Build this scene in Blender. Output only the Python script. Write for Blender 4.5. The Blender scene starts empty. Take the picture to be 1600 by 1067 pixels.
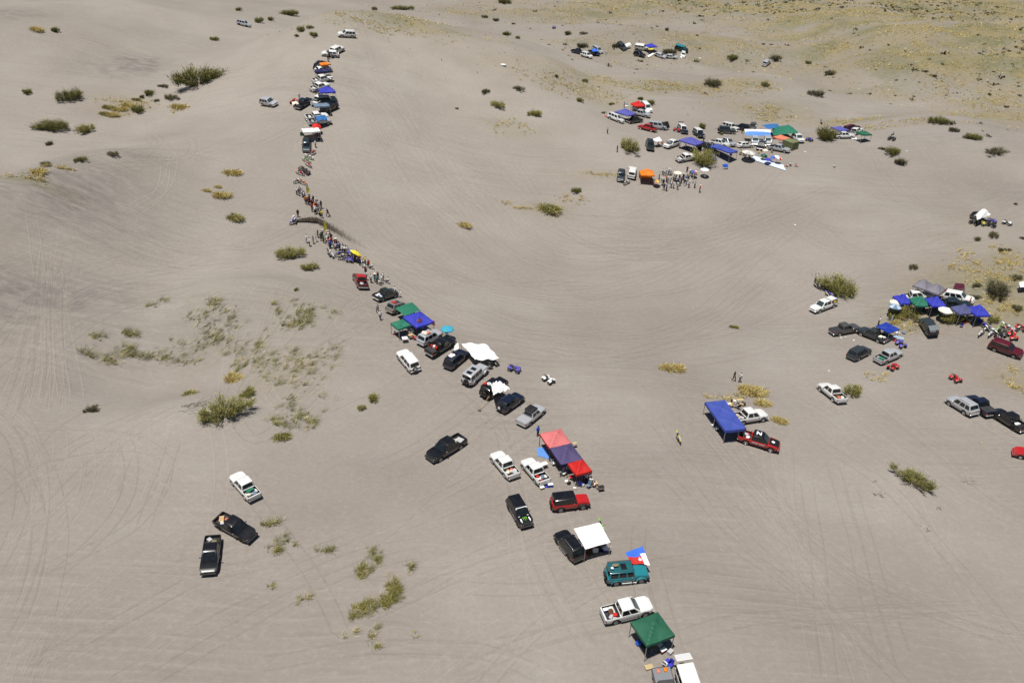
import bpy, bmesh, math, random
import numpy as np
from mathutils import Vector, Matrix, Euler

random.seed(11)
rng = np.random.default_rng(7)
SC = bpy.context.scene
COL = SC.collection

# ------------------------------------------------------------------ camera
F, TH, RO, CH = 1279.0, math.radians(31.37), math.radians(2.25), 65.4   # focal in pixels of a 1600 px wide frame
cam_data = bpy.data.cameras.new('camera')
cam_data.sensor_width = 36.0
cam_data.lens = F / 1600 * 36.0
cam_data.clip_start = 0.5
cam_data.clip_end = 20000
cam = bpy.data.objects.new('camera', cam_data)
COL.objects.link(cam)
R0 = Vector((1, 0, 0)); FW = Vector((0, math.cos(TH), -math.sin(TH))); U0 = Vector((0, math.sin(TH), math.cos(TH)))
CR = math.cos(RO) * R0 + math.sin(RO) * U0
CU = -math.sin(RO) * R0 + math.cos(RO) * U0
cam.matrix_world = Matrix(((CR.x, CU.x, -FW.x, 0), (CR.y, CU.y, -FW.y, 0), (CR.z, CU.z, -FW.z, CH), (0, 0, 0, 1)))
SC.camera = cam

# ------------------------------------------------------------------ sky, sun, exposure
SUN_EL = math.radians(77.5)
SUN_AZ = Vector((-0.72, -0.69, 0)).normalized()          # where the sun stands: behind the camera, to the left
world = bpy.data.worlds.new('World')
SC.world = world
world.use_nodes = True
wn = world.node_tree
bg = wn.nodes['Background']
sky = wn.nodes.new('ShaderNodeTexSky')
sky.sky_type = 'NISHITA'
sky.sun_disc = False
sky.sun_elevation = SUN_EL
sky.sun_rotation = math.atan2(SUN_AZ.x, SUN_AZ.y)
sky.altitude = 1500
sky.dust_density = 0.6
wn.links.new(sky.outputs['Color'], bg.inputs['Color'])
bg.inputs['Strength'].default_value = 0.05
sl = bpy.data.lights.new('sun', 'SUN')
sl.energy = 4.95
sl.angle = math.radians(0.53)
sl.color = (1.0, 0.955, 0.89)
sun = bpy.data.objects.new('sun', sl)
COL.objects.link(sun)
sdir = Vector((SUN_AZ.x * math.cos(SUN_EL), SUN_AZ.y * math.cos(SUN_EL), math.sin(SUN_EL)))
sun.rotation_euler = sdir.to_track_quat('Z', 'Y').to_euler()
sun.location = (0, 0, 120)
SC.view_settings.view_transform = 'Standard'
SC.view_settings.look = 'None'
SC.view_settings.exposure = 0.0
SC.view_settings.gamma = 1.0
SC.view_settings.use_curve_mapping = False

# ------------------------------------------------------------------ terrain height function
def _hash(ix, iy, seed):
    h = (ix * 374761393 + iy * 668265263 + seed * 1442695041) & 0xffffffff
    h = ((h ^ (h >> 13)) * 1274126177) & 0xffffffff
    return ((h ^ (h >> 16)) & 0xffff) / 65535.0 * 2 * np.pi

def pnoise(x, y, seed=0):
    x = np.asarray(x, float); y = np.asarray(y, float)
    ix = np.floor(x).astype(np.int64); iy = np.floor(y).astype(np.int64)
    fx = x - ix; fy = y - iy
    u = fx ** 3 * (fx * (fx * 6 - 15) + 10); v = fy ** 3 * (fy * (fy * 6 - 15) + 10)
    def g(dx, dy):
        a = _hash(ix + dx, iy + dy, seed)
        return np.cos(a) * (fx - dx) + np.sin(a) * (fy - dy)
    a = g(0, 0); b = g(1, 0); c = g(0, 1); d = g(1, 1)
    return (a + (b - a) * u) * (1 - v) + (c + (d - c) * u) * v

def ray_dir(px, py):
    u = (px - 800.0) / F; v = (py - 533.5) / F
    return FW + CR * u - CU * v

def flat(px, py, z=0.0):
    d = ray_dir(px, py)
    t = (CH - z) / (-d.z)
    return (d.x * t, d.y * t)

def sstep(t):
    t = np.clip(t, 0, 1)
    return t * t * (3 - 2 * t)

def make_ridge(pts, near, far):
    P = []
    for px, py, h in pts:
        x, y = flat(px, py, h)
        P.append((x, y, h))
    P = np.array(P)
    def fn(x, y):
        best = np.full(x.shape, 1e18); H = np.zeros(x.shape); S = np.zeros(x.shape)
        for i in range(len(P) - 1):
            ax, ay, ah = P[i]; bx, by, bh = P[i + 1]
            dx, dy = bx - ax, by - ay; L2 = dx * dx + dy * dy
            t = np.clip(((x - ax) * dx + (y - ay) * dy) / L2, 0, 1)
            qx, qy = ax + dx * t, ay + dy * t
            d2 = (x - qx) ** 2 + (y - qy) ** 2
            side = dx * (y - ay) - dy * (x - ax)        # + on the left of the direction
            m = d2 < best
            best = np.where(m, d2, best); H = np.where(m, ah + (bh - ah) * t, H); S = np.where(m, side, S)
        d = np.sqrt(best)
        wl = 0.5 + 0.5 * np.tanh(np.sign(S) * d / 6.0)
        w = far * wl + near * (1 - wl)                  # left side = far, right side = near (lines run left to right)
        return H * np.exp(-(d / w) ** 1.7)
    return fn

RIDGES = [
    make_ridge([(470, 350, 3), (463, 300, 5.5), (478, 225, 8.5), (500, 150, 11), (515, 100, 13), (538, 52, 15)], 50, 42),
    make_ridge([(538, 54, 15), (600, 52, 15), (660, 51, 14.5), (740, 58, 12), (830, 72, 8), (900, 92, 4)], 55, 20),
    make_ridge([(-120, 330, 12), (0, 288, 13), (60, 262, 13.5), (130, 246, 13), (190, 240, 10), (250, 252, 3)], 21, 15),
    make_ridge([(100, 112, 6), (150, 98, 7), (200, 97, 7), (250, 112, 3)], 16, 30),
    make_ridge([(-200, 60, 16), (-40, 34, 17), (80, 14, 16), (200, 8, 12), (330, 6, 6)], 70, 40),
    make_ridge([(-100, 470, 4), (0, 452, 4), (100, 446, 3.6), (230, 440, 2.6), (330, 446, 1)], 16, 26),
    make_ridge([(1330, 205, 2), (1400, 192, 5), (1470, 184, 6), (1540, 196, 6), (1640, 225, 5)], 34, 14),
    make_ridge([(880, 50, 2), (960, 44, 5), (1040, 50, 6), (1120, 62, 4)], 30, 20),
    make_ridge([(1080, 120, 2), (1150, 118, 4), (1230, 128, 5), (1300, 150, 2)], 26, 16),
    make_ridge([(1200, 60, 2), (1330, 40, 8), (1450, 45, 11), (1620, 62, 12)], 60, 60),
]
BUMPS = [  # pixel x, pixel y, height, radius across, radius deep
    (235, 570, -5.5, 13, 10), (330, 498, 2.6, 8, 7), (420, 485, 1.8, 10, 6), (330, 640, 1.6, 10, 7), (170, 530, 1.2, 12, 8),
    (600, 930, 0.7, 7, 7), (1100, 440, -5.0, 46, 32), (760, 330, -4.5, 36, 40), (1425, 755, 0.9, 6, 5),
    (1090, 240, 1.5, 45, 30), (1450, 480, 1.2, 26, 14), (1590, 440, 2.5, 26, 30), (840, 160, 2.2, 28, 22),
    (1000, 160, 2.0, 40, 14), (470, 470, 1.0, 14, 12), (60, 800, -1.2, 22, 16), (1300, 900, -1.0, 30, 14),
]
BUMPW = []
for px, py, h, ra, rb in BUMPS:
    bx_, by_ = flat(px, py, 0)
    BUMPW.append((bx_, by_, h, ra, rb))

# the dune crests, rounded off on a coarse grid and read back with cubic interpolation
CX0, CY0, CS = -640.0, -40.0, 3.0
_cx, _cy = np.meshgrid(CX0 + CS * np.arange(430), CY0 + CS * np.arange(330))
_s = np.zeros(_cx.shape)
for _r in RIDGES:
    _s = _s + _r(_cx, _cy) ** 3
CREST = np.cbrt(_s) * 1.15
_k = np.exp(-(np.arange(-9, 10) * CS / 6.0) ** 2); _k /= _k.sum()
_p = np.pad(CREST, 9, mode='edge')
_p = sum(_k[i] * _p[i:i + CREST.shape[0], :] for i in range(19))
CREST = sum(_k[i] * _p[:, i:i + CREST.shape[1]] for i in range(19))

def crest(x, y):
    u = np.clip((x - CX0) / CS, 1, CREST.shape[1] - 3.001); v = np.clip((y - CY0) / CS, 1, CREST.shape[0] - 3.001)
    i = u.astype(int); j = v.astype(int); a = u - i; b = v - j
    def w(t): return ((1 - t) ** 3 / 6, (3 * t ** 3 - 6 * t ** 2 + 4) / 6, (-3 * t ** 3 + 3 * t ** 2 + 3 * t + 1) / 6, t ** 3 / 6)
    wa, wb = w(a), w(b); out = 0
    for q in range(4):
        out = out + wb[q] * (wa[0] * CREST[j - 1 + q, i - 1] + wa[1] * CREST[j - 1 + q, i] + wa[2] * CREST[j - 1 + q, i + 1] + wa[3] * CREST[j - 1 + q, i + 2])
    return out

def Z(x, y):
    x, y = np.broadcast_arrays(np.asarray(x, float), np.asarray(y, float))
    z = crest(x, y)
    for bx_, by_, h, ra, rb in BUMPW:
        z = z + h * np.exp(-((x - bx_) / ra) ** 2 - ((y - by_) / rb) ** 2)
    d = np.sqrt(x * x + y * y)
    z = z + 2.4 * pnoise(x / 38, y / 30, 3) + 0.62 * pnoise(x / 14, y / 11, 5) + 0.07 * pnoise(x / 3.7, y / 3.1, 8)
    hill = sstep((y - 300) / 260) * sstep((x + 40) / 160)
    z = z + hill * (9 * pnoise(x / 95, y / 80, 21) + 4.0 * pnoise(x / 30, y / 26, 22) + 1.3 * pnoise(x / 11, y / 10, 23)) + sstep((y - 225) / 60) * sstep((x + 30) / 60) * (2.4 * pnoise(x / 24, y / 17, 25) + .7 * pnoise(x / 9, y / 8, 26))
    far = sstep((d - 650) / 1800)
    z = z + far * (30 * pnoise(x / 700, y / 700, 31) + 10 * pnoise(x / 160, y / 160, 32))
    return z

def Zf(x, y):
    return float(Z(np.array([x]), np.array([y]))[0])

_T = np.geomspace(45, 1600, 380)
def pick(px, py, h=0.0):
    """the place on the sand seen at a pixel of the photograph (h metres above the sand)"""
    d = ray_dir(px, py)
    x = d.x * _T; y = d.y * _T; z = CH + d.z * _T
    g = z - (Z(x, y) + h)
    i = int(np.argmax(g < 0))
    lo, hi = (_T[i - 1], _T[i]) if i > 0 else (_T[-2], _T[-1])
    for _ in range(3):
        tt = np.linspace(lo, hi, 12)
        g = CH + d.z * tt - (Z(d.x * tt, d.y * tt) + h)
        k = int(np.argmax(g < 0)); k = max(k, 1)
        lo, hi = tt[k - 1], tt[k]
    t = 0.5 * (lo + hi)
    x, y = d.x * t, d.y * t
    return Vector((x, y, Zf(x, y)))

def on_plane(px, py, z):
    d = ray_dir(px, py); t = (CH - z) / (-d.z)
    return Vector((d.x * t, d.y * t, z))

def px_scale(p):
    """photograph pixels per metre at a place"""
    return F / max(1.0, (p - Vector((0, 0, CH))).dot(FW))

def proj(p):
    v = p - Vector((0, 0, CH)); w = v.dot(FW)
    return 800 + F * v.dot(CR) / w, 533.5 - F * v.dot(CU) / w

def normal_at(x, y, e=1.2):
    zx = (Zf(x + e, y) - Zf(x - e, y)) / (2 * e); zy = (Zf(x, y + e) - Zf(x, y - e)) / (2 * e)
    return Vector((-zx, -zy, 1)).normalized()

# ------------------------------------------------------------------ materials
MATS = {}
def nodes_of(m):
    m.use_nodes = True
    nt = m.node_tree
    return nt, nt.nodes, nt.links, nt.nodes['Principled BSDF']

def plain(name, col, rough=0.6, metal=0.0, vary=0.12, scale=6.0, dust=0.0, low=0.0, coat=0.0, bump=0.0, bscale=20.0, spec=0.5):
    """a procedural material: colour with mottling, optional sand dust and fine relief"""
    if name in MATS: return MATS[name]
    m = bpy.data.materials.new(name); nt, N, L, P = nodes_of(m)
    tc = N.new('ShaderNodeTexCoord')
    nz = N.new('ShaderNodeTexNoise'); nz.inputs['Scale'].default_value = scale; nz.inputs['Detail'].default_value = 5
    L.new(tc.outputs['Object'], nz.inputs['Vector'])
    mix = N.new('ShaderNodeMix'); mix.data_type = 'RGBA'
    mix.inputs[6].default_value = (*[c * (1 - vary) for c in col], 1)
    mix.inputs[7].default_value = (*[min(1, c * (1 + vary)) for c in col], 1)
    L.new(nz.outputs['Fac'], mix.inputs[0])
    out = mix.outputs[2]
    if dust > 0:
        n2 = N.new('ShaderNodeTexNoise'); n2.inputs['Scale'].default_value = 1.7; n2.inputs['Detail'].default_value = 8
        L.new(tc.outputs['Object'], n2.inputs['Vector'])
        rm = N.new('ShaderNodeMapRange'); rm.inputs[1].default_value = 0.42; rm.inputs[2].default_value = 0.8
        rm.inputs[3].default_value = 0.0; rm.inputs[4].default_value = dust
        L.new(n2.outputs['Fac'], rm.inputs[0])
        fac = rm.outputs[0]
        if low > 0:     # road dust that thins out up the sides
            sx_ = N.new('ShaderNodeSeparateXYZ'); L.new(tc.outputs['Object'], sx_.inputs[0])
            lr = N.new('ShaderNodeMapRange'); lr.inputs[1].default_value = 0.95; lr.inputs[2].default_value = 0.40; lr.inputs[3].default_value = 0; lr.inputs[4].default_value = low
            L.new(sx_.outputs['Z'], lr.inputs[0])
            ad = N.new('ShaderNodeMath'); ad.operation = 'ADD'; L.new(fac, ad.inputs[0]); L.new(lr.outputs[0], ad.inputs[1]); fac = ad.outputs[0]
        dm = N.new('ShaderNodeMix'); dm.data_type = 'RGBA'
        dm.inputs[7].default_value = (0.27, 0.235, 0.19, 1)
        L.new(out, dm.inputs[6]); L.new(fac, dm.inputs[0]); out = dm.outputs[2]
    L.new(out, P.inputs['Base Color'])
    P.inputs['Roughness'].default_value = rough
    P.inputs['Metallic'].default_value = metal
    P.inputs['Specular IOR Level'].default_value = spec
    P.inputs['Coat Weight'].default_value = coat
    P.inputs['Coat Roughness'].default_value = 0.08
    if bump > 0:
        n3 = N.new('ShaderNodeTexNoise'); n3.inputs['Scale'].default_value = bscale; n3.inputs['Detail'].default_value = 4
        L.new(tc.outputs['Object'], n3.inputs['Vector'])
        b = N.new('ShaderNodeBump'); b.inputs['Strength'].default_value = bump; b.inputs['Distance'].default_value = 0.05
        L.new(n3.outputs['Fac'], b.inputs['Height']); L.new(b.outputs['Normal'], P.inputs['Normal'])
    MATS[name] = m
    return m

PAINTS = {
    'white': (0.72, 0.72, 0.70), 'silver': (0.55, 0.56, 0.58), 'black': (0.005, 0.005, 0.007), 'navy': (0.005, 0.009, 0.026),
    'grey': (0.10, 0.097, 0.095), 'red': (0.45, 0.012, 0.012), 'maroon': (0.09, 0.006, 0.014), 'teal': (0.015, 0.20, 0.24),
    'darkgreen': (0.012, 0.022, 0.020), 'champagne': (0.26, 0.255, 0.22), 'slate': (0.05, 0.062, 0.07), 'darkteal': (0.018, 0.034, 0.042),
}
def paint(c):
    metal = {'silver': 0.35, 'grey': 0.3, 'champagne': 0.35, 'slate': 0.4, 'darkteal': 0.3}.get(c, 0.0)
    return plain('paint_' + c, PAINTS[c], 0.32, metal, 0.04, 3, 0.035 if c in ('black', 'navy', 'darkgreen', 'maroon', 'slate', 'darkteal') else 0.06, 0.28, 0.6)

FABRICS = {
    'green': (0.018, 0.115, 0.065), 'royal': (0.035, 0.045, 0.42), 'pink': (0.62, 0.17, 0.17), 'purple': (0.075, 0.06, 0.155),  # pink and purple: red and navy cloth with sun glare mixed into the colour
    'red': (0.55, 0.018, 0.014), 'blue': (0.045, 0.075, 0.34), 'deepblue': (0.008, 0.035, 0.30), 'white': (0.80, 0.80, 0.79),
    'grey': (0.20, 0.19, 0.225), 'orange': (0.78, 0.20, 0.012), 'navy': (0.014, 0.016, 0.075), 'bluegrey': (0.14, 0.20, 0.28),
    'teal': (0.02, 0.16, 0.10), 'skyblue': (0.04, 0.33, 0.55), 'paleblue': (0.42, 0.52, 0.66), 'iceblue': (0.60, 0.68, 0.80), 'cream': (0.74, 0.70, 0.58),
    'yellow': (0.78, 0.66, 0.05), 'olive': (0.16, 0.18, 0.085), 'coral': (0.72, 0.20, 0.12), 'midblue': (0.03, 0.14, 0.36),
    'violetblue': (0.085, 0.09, 0.36), 'greyblue': (0.085, 0.095, 0.22), 'tarpblue': (0.10, 0.26, 0.62), 'black': (0.012, 0.012, 0.014),
    'khaki': (0.22, 0.18, 0.11), 'darkgrey': (0.035, 0.036, 0.04), 'bright': (0.03, 0.14, 0.66), 'darkgreen': (0.012, 0.05, 0.03),
    'lightgrey': (0.45, 0.45, 0.46), 'brown': (0.10, 0.045, 0.02), 'tan': (0.50, 0.34, 0.17), 'jeans': (0.03, 0.05, 0.11),
    'burgundy': (0.16, 0.01, 0.02), 'aqua': (0.05, 0.35, 0.40), 'lime': (0.30, 0.62, 0.06),
}
def fabric(c):
    return plain('fabric_' + c, FABRICS[c], 0.7, 0, 0.14, 1.3, 0.06, bump=0.45, bscale=2.6, spec=0.3)

SKIN = plain('skin', (0.36, 0.19, 0.12), 0.55, vary=0.06)
HAIR = plain('hair_dark', (0.012, 0.009, 0.007), 0.6)
GLASS = plain('dark_glass', (0.010, 0.014, 0.016), 0.06, vary=0.05, dust=0.05, spec=0.7)
GLASS2 = plain('pale_glass', (0.035, 0.06, 0.065), 0.06, vary=0.05, dust=0.08, spec=0.8)
RUBBER = plain('rubber', (0.014, 0.013, 0.012), 0.85, dust=0.35)
TRIM = plain('black_trim', (0.015, 0.015, 0.016), 0.6, dust=0.12)
ALLOY = plain('alloy', (0.50, 0.50, 0.50), 0.35, 0.6, dust=0.2)
STEEL = plain('steel', (0.42, 0.42, 0.42), 0.4, 0.7)
CHROME = plain('chrome', (0.75, 0.75, 0.75), 0.15, 1.0)
LAMP = plain('headlight_lens', (0.62, 0.64, 0.66), 0.12, 0.2, spec=0.8)
TAIL = plain('tail_light_lens', (0.30, 0.008, 0.008), 0.2)
WHITEPL = plain('white_plastic', (0.78, 0.78, 0.77), 0.5, dust=0.1)
DKPL = plain('dark_plastic', (0.02, 0.02, 0.022), 0.5, dust=0.15)
WOOD = plain('pale_wood', (0.50, 0.38, 0.20), 0.7, vary=0.2)

def mat_ground(name='sand', tint=1.0):
    m = bpy.data.materials.new(name); nt, N, L, P = nodes_of(m)
    geo = N.new('ShaderNodeNewGeometry')
    def noise(scale, detail=4, vec=None, rough=0.55, dist=0.0):
        n = N.new('ShaderNodeTexNoise'); n.inputs['Scale'].default_value = scale; n.inputs['Detail'].default_value = detail
        n.inputs['Roughness'].default_value = rough; n.inputs['Distortion'].default_value = dist
        L.new(vec if vec is not None else geo.outputs['Position'], n.inputs['Vector']); return n.outputs['Fac']
    def mapping(rotz, sx, sy):
        mp = N.new('ShaderNodeMapping'); mp.inputs['Rotation'].default_value = (0, 0, math.radians(rotz)); mp.inputs['Scale'].default_value = (sx, sy, 0.2)
        L.new(geo.outputs['Position'], mp.inputs['Vector']); return mp.outputs['Vector']
    def rng_(v, a, b, c, d):
        r = N.new('ShaderNodeMapRange'); r.inputs[1].default_value = a; r.inputs[2].default_value = b; r.inputs[3].default_value = c; r.inputs[4].default_value = d
        L.new(v, r.inputs[0]); return r.outputs[0]
    def math_(op, a, b):
        n = N.new('ShaderNodeMath'); n.operation = op
        for i, v in enumerate((a, b)):
            if isinstance(v, (int, float)): n.inputs[i].default_value = v
            else: L.new(v, n.inputs[i])
        return n.outputs[0]
    def mixc(fac, a, b):
        n = N.new('ShaderNodeMix'); n.data_type = 'RGBA'
        for i, v in ((0, fac), (6, a), (7, b)):
            if isinstance(v, tuple): n.inputs[i].default_value = (*v, 1)
            elif isinstance(v, (int, float)): n.inputs[i].default_value = v
            else: L.new(v, n.inputs[i])
        return n.outputs[2]
    def attr(name):
        a = N.new('ShaderNodeAttribute'); a.attribute_name = name; return a.outputs['Fac']
    c = mixc(rng_(noise(0.03, 7), 0.38, 0.62, 0, 1), (0.248, 0.220, 0.196), (0.314, 0.285, 0.257))
    c = mixc(math_('MULTIPLY', attr('pale'), 0.9), c, (0.355, 0.322, 0.278))
    c = mixc(rng_(noise(0.09, 6), 0.4, 0.7, 0, 0.5), c, (0.255, 0.224, 0.190))
    # streaks of worn sand: fine lines in several directions that take turns over the dunes
    tracks = []
    for k, (rot, sx, sy) in enumerate(((28, 0.06, 1.5), (-38, 0.06, 1.4), (9, 0.08, .9), (66, 0.06, 1.6))):
        v = mapping(-rot, sx, sy)
        s = noise(1.0, 3, v, 0.6, 0.35)
        msk = rng_(noise(0.018 + 0.004 * k, 2, mapping(17 * k, 1.0 + 0.13 * k, 1.0)), 0.47, 0.62, 0, 1)
        tracks.append(math_('MULTIPLY', math_('SUBTRACT', s, 0.5), msk))
    t = math_('ADD', math_('ADD', tracks[0], tracks[1]), math_('ADD', tracks[2], tracks[3]))
    c = mixc(rng_(t, 0.04, 0.24, 0, 0.36), c, (0.205, 0.181, 0.156))
    c = mixc(rng_(t, -0.24, -0.04, 0.30, 0), c, (0.36, 0.33, 0.29))
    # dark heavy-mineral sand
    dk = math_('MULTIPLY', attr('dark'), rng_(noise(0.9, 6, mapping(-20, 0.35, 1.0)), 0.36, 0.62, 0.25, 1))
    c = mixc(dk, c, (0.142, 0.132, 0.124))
    # dry ground cover
    veg = attr('veg')
    sp = rng_(noise(0.35, 9, None, 0.75), 0.36, 0.66, 0, 1)
    c = mixc(math_('MULTIPLY', veg, rng_(sp, 0, 1, 0.65, 1)), c, mixc(rng_(noise(0.06, 5), 0.42, 0.58, 0, 1), (0.262, 0.210, 0.075), (0.150, 0.145, 0.056)))
    c = mixc(math_('MULTIPLY', veg, rng_(noise(0.8, 7), 0.53, 0.68, 0, 0.75)), c, (0.105, 0.098, 0.052))
    # trampled sand round the vehicles and tents
    ch = attr('churn'); chn = noise(1.5, 5, None, 0.7)
    c = mixc(math_('MULTIPLY', ch, rng_(chn, 0.50, 0.66, 0, 0.55)), c, (0.195, 0.170, 0.146))
    c = mixc(math_('MULTIPLY', ch, rng_(chn, 0.34, 0.48, 0.45, 0)), c, (0.36, 0.33, 0.29))
    # fine grain
    c = mixc(rng_(noise(2.2, 8, None, 0.75), 0.36, 0.70, 0, 0.42), c, (0.205, 0.180, 0.155))
    c = mixc(rng_(noise(1.1, 6, mapping(40, 1.0, 1.6), 0.7), 0.50, 0.72, 0, 0.30), c, (0.36, 0.33, 0.29))
    if tint != 1.0:
        mu = N.new('ShaderNodeMix'); mu.data_type = 'RGBA'; mu.blend_type = 'MULTIPLY'; mu.inputs[0].default_value = 1.0; mu.inputs[7].default_value = (tint, tint, tint, 1)
        L.new(c, mu.inputs[6]); c = mu.outputs[2]
    L.new(c, P.inputs['Base Color'])
    P.inputs['Roughness'].default_value = 0.95; P.inputs['Specular IOR Level'].default_value = 0.1
    h = math_('ADD', math_('MULTIPLY', t, -0.34), math_('MULTIPLY', noise(0.7, 6, None, 0.65), 0.22))
    h = math_('ADD', h, math_('MULTIPLY', noise(3.2, 4), 0.045))
    h = math_('ADD', h, math_('MULTIPLY', math_('MULTIPLY', ch, chn), 0.22))
    b = N.new('ShaderNodeBump'); b.inputs['Strength'].default_value = 0.55; b.inputs['Distance'].default_value = 0.9
    L.new(h, b.inputs['Height']); L.new(b.outputs['Normal'], P.inputs['Normal'])
    return m

# ------------------------------------------------------------------ mesh helpers
def make_mesh(name, verts, faces, midx=None, smooth=None, sharp=None):
    me = bpy.data.meshes.new(name)
    me.from_pydata([tuple(v) for v in verts], [], faces)
    if midx is not None:
        me.polygons.foreach_set('material_index', midx)
    if smooth:
        me.polygons.foreach_set('use_smooth', [True] * len(me.polygons))
        if sharp: me.set_sharp_from_angle(angle=math.radians(sharp))
    me.update()
    return me

class MB:
    def __init__(s): s.v = []; s.f = []; s.m = []
    def add(s, vs, fs, mi=0):
        o = len(s.v); s.v += [tuple(p) for p in vs]; s.f += [tuple(i + o for i in f) for f in fs]; s.m += [mi] * len(fs); return s
    def box(s, c, d, mi=0, rot=None, taper=1.0):
        x, y, z = d[0] / 2, d[1] / 2, d[2] / 2
        vs = [Vector((sx * x * (taper if sz > 0 else 1), sy * y * (taper if sz > 0 else 1), sz * z)) for sz in (-1, 1) for sy in (-1, 1) for sx in (-1, 1)]
        if rot is not None: vs = [rot @ v for v in vs]
        vs = [v + Vector(c) for v in vs]
        return s.add(vs, [(0, 2, 3, 1), (4, 5, 7, 6), (0, 1, 5, 4), (2, 6, 7, 3), (0, 4, 6, 2), (1, 3, 7, 5)], mi)
    def rbox(s, c, d, r=0.04, mi=0, rot=None):
        """box with chamfered edges"""
        x, y, z = d[0] / 2, d[1] / 2, d[2] / 2; r = min(r, x * .9, y * .9, z * .9)
        rings = [(-z, r), (-z + r, 0), (z - r, 0), (z, r)]; vs = []
        for zz, q in rings:
            X, Y = x - q, y - q
            vs += [Vector((a, b, zz)) for a, b in ((X, -Y + r), (X, Y - r), (X - r, Y), (-X + r, Y), (-X, Y - r), (-X, -Y + r), (-X + r, -Y), (X - r, -Y))]
        if rot is not None: vs = [rot @ v for v in vs]
        vs = [v + Vector(c) for v in vs]
        fs = [tuple(range(7, -1, -1)), tuple(range(24, 32))]
        for k in range(3):
            for i in range(8):
                j = (i + 1) % 8; fs.append((k * 8 + i, k * 8 + j, k * 8 + 8 + j, k * 8 + 8 + i))
        return s.add(vs, fs, mi)
    def tube(s, pts, r, n=6, mi=0, cap=True):
        pts = [Vector(p) for p in pts]; rr = r if isinstance(r, (list, tuple)) else [r] * len(pts); vs = []; fs = []
        for i, p in enumerate(pts):
            t = (pts[min(i + 1, len(pts) - 1)] - pts[max(i - 1, 0)]).normalized()
            a = t.orthogonal().normalized() if i == 0 else (a - t * a.dot(t)).normalized()
            b = t.cross(a)
            vs += [p + (a * math.cos(2 * math.pi * k / n) + b * math.sin(2 * math.pi * k / n)) * rr[i] for k in range(n)]
        for i in range(len(pts) - 1):
            for k in range(n):
                j = (k + 1) % n; fs.append((i * n + k, i * n + j, i * n + n + j, i * n + n + k))
        if cap: fs += [tuple(range(n - 1, -1, -1)), tuple(range((len(pts) - 1) * n, len(pts) * n))]
        return s.add(vs, fs, mi)
    def lathe(s, prof, c=(0, 0, 0), axis='y', n=20, mi=0):
        vs = []; fs = []
        for r, h in prof:
            for k in range(n):
                a = 2 * math.pi * k / n; p = (r * math.cos(a), h, r * math.sin(a)) if axis == 'y' else (r * math.cos(a), r * math.sin(a), h)
                vs.append(Vector(p) + Vector(c))
        for i in range(len(prof) - 1):
            for k in range(n):
                j = (k + 1) % n; q = (i * n + k, i * n + j, i * n + n + j, i * n + n + k)
                fs.append(q if axis == 'z' else q[::-1])
        return s.add(vs, fs, mi)
    def lump(s, c, d, seed=0, amp=0.25, n=(10, 6), mi=0):
        """soft lumpy bag or bundle"""
        vs = []; fs = []; a, b = n
        for i in range(b + 1):
            th = math.pi * i / b
            for k in range(a):
                ph = 2 * math.pi * k / a
                p = Vector((math.sin(th) * math.cos(ph), math.sin(th) * math.sin(ph), math.cos(th)))
                q = 1 + amp * float(pnoise(np.array([p.x * 1.7 + seed * 3.1 + p.z]), np.array([p.y * 1.7 + seed]), seed)[0]) * 2
                p = Vector([math.copysign(abs(w) ** 0.7, w) for w in p])
                vs.append(Vector((p.x * d[0] / 2 * q, p.y * d[1] / 2 * q, p.z * d[2] / 2 * q)) + Vector(c))
        for i in range(b):
            for k in range(a):
                j = (k + 1) % a; fs.append((i * a + k, i * a + a + k, i * a + a + j, i * a + j))
        return s.add(vs, fs, mi)
    def mesh(s, name, smooth=False, sharp=35):
        return make_mesh(name, s.v, s.f, s.m if any(s.m) else None, smooth, sharp)

def link(name, me, mats, parent=None):
    """one object; materials sit on the object so that alike things can share the mesh"""
    if not isinstance(mats, (list, tuple)): mats = [mats]
    while len(me.materials) < len(mats): me.materials.append(None)
    o = bpy.data.objects.new(name, me)
    COL.objects.link(o)
    for i, m in enumerate(mats):
        o.material_slots[i].link = 'OBJECT'; o.material_slots[i].material = m
    if parent is not None: o.parent = parent
    return o

THINGS = []
def tag(o, label, cat, group=None):
    o['label'] = label; o['category'] = cat
    if group: o['group'] = group
    THINGS.append(o)
    return o

def thing(name, label, cat, loc, rot=None, group=None, scale=1.0):
    e = bpy.data.objects.new(name, None)
    e.empty_display_size = 0.3
    COL.objects.link(e)
    M = Matrix.Translation(Vector(loc))
    if rot is not None: M = M @ rot.to_4x4()
    if scale != 1.0: M = M @ Matrix.Scale(scale, 4)
    e.matrix_world = M
    return tag(e, label, cat, group)

def stand(loc, head, tilt=True):
    """rotation with +x along the heading and z along the slope's normal"""
    n = normal_at(loc.x, loc.y) if tilt else Vector((0, 0, 1))
    h = Vector((head.x, head.y, 0)).normalized()
    h = (h - n * h.dot(n)).normalized()
    l = n.cross(h)
    return Matrix(((h.x, l.x, n.x), (h.y, l.y, n.y), (h.z, l.z, n.z)))

# ------------------------------------------------------------------ the ground
def spaced(a0, a1, d0, centre, grow):
    out = [centre]; p = centre; d = d0
    while p < a1:
        d = d0 * (1 + max(0, abs(p - centre) - grow[0]) * grow[1]); p += d; out.append(p)
    p = centre; lo = []
    while p > a0:
        d = d0 * (1 + max(0, abs(p - centre) - grow[0]) * grow[1]); p -= d; lo.append(p)
    return np.array(lo[::-1] + out)

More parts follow.
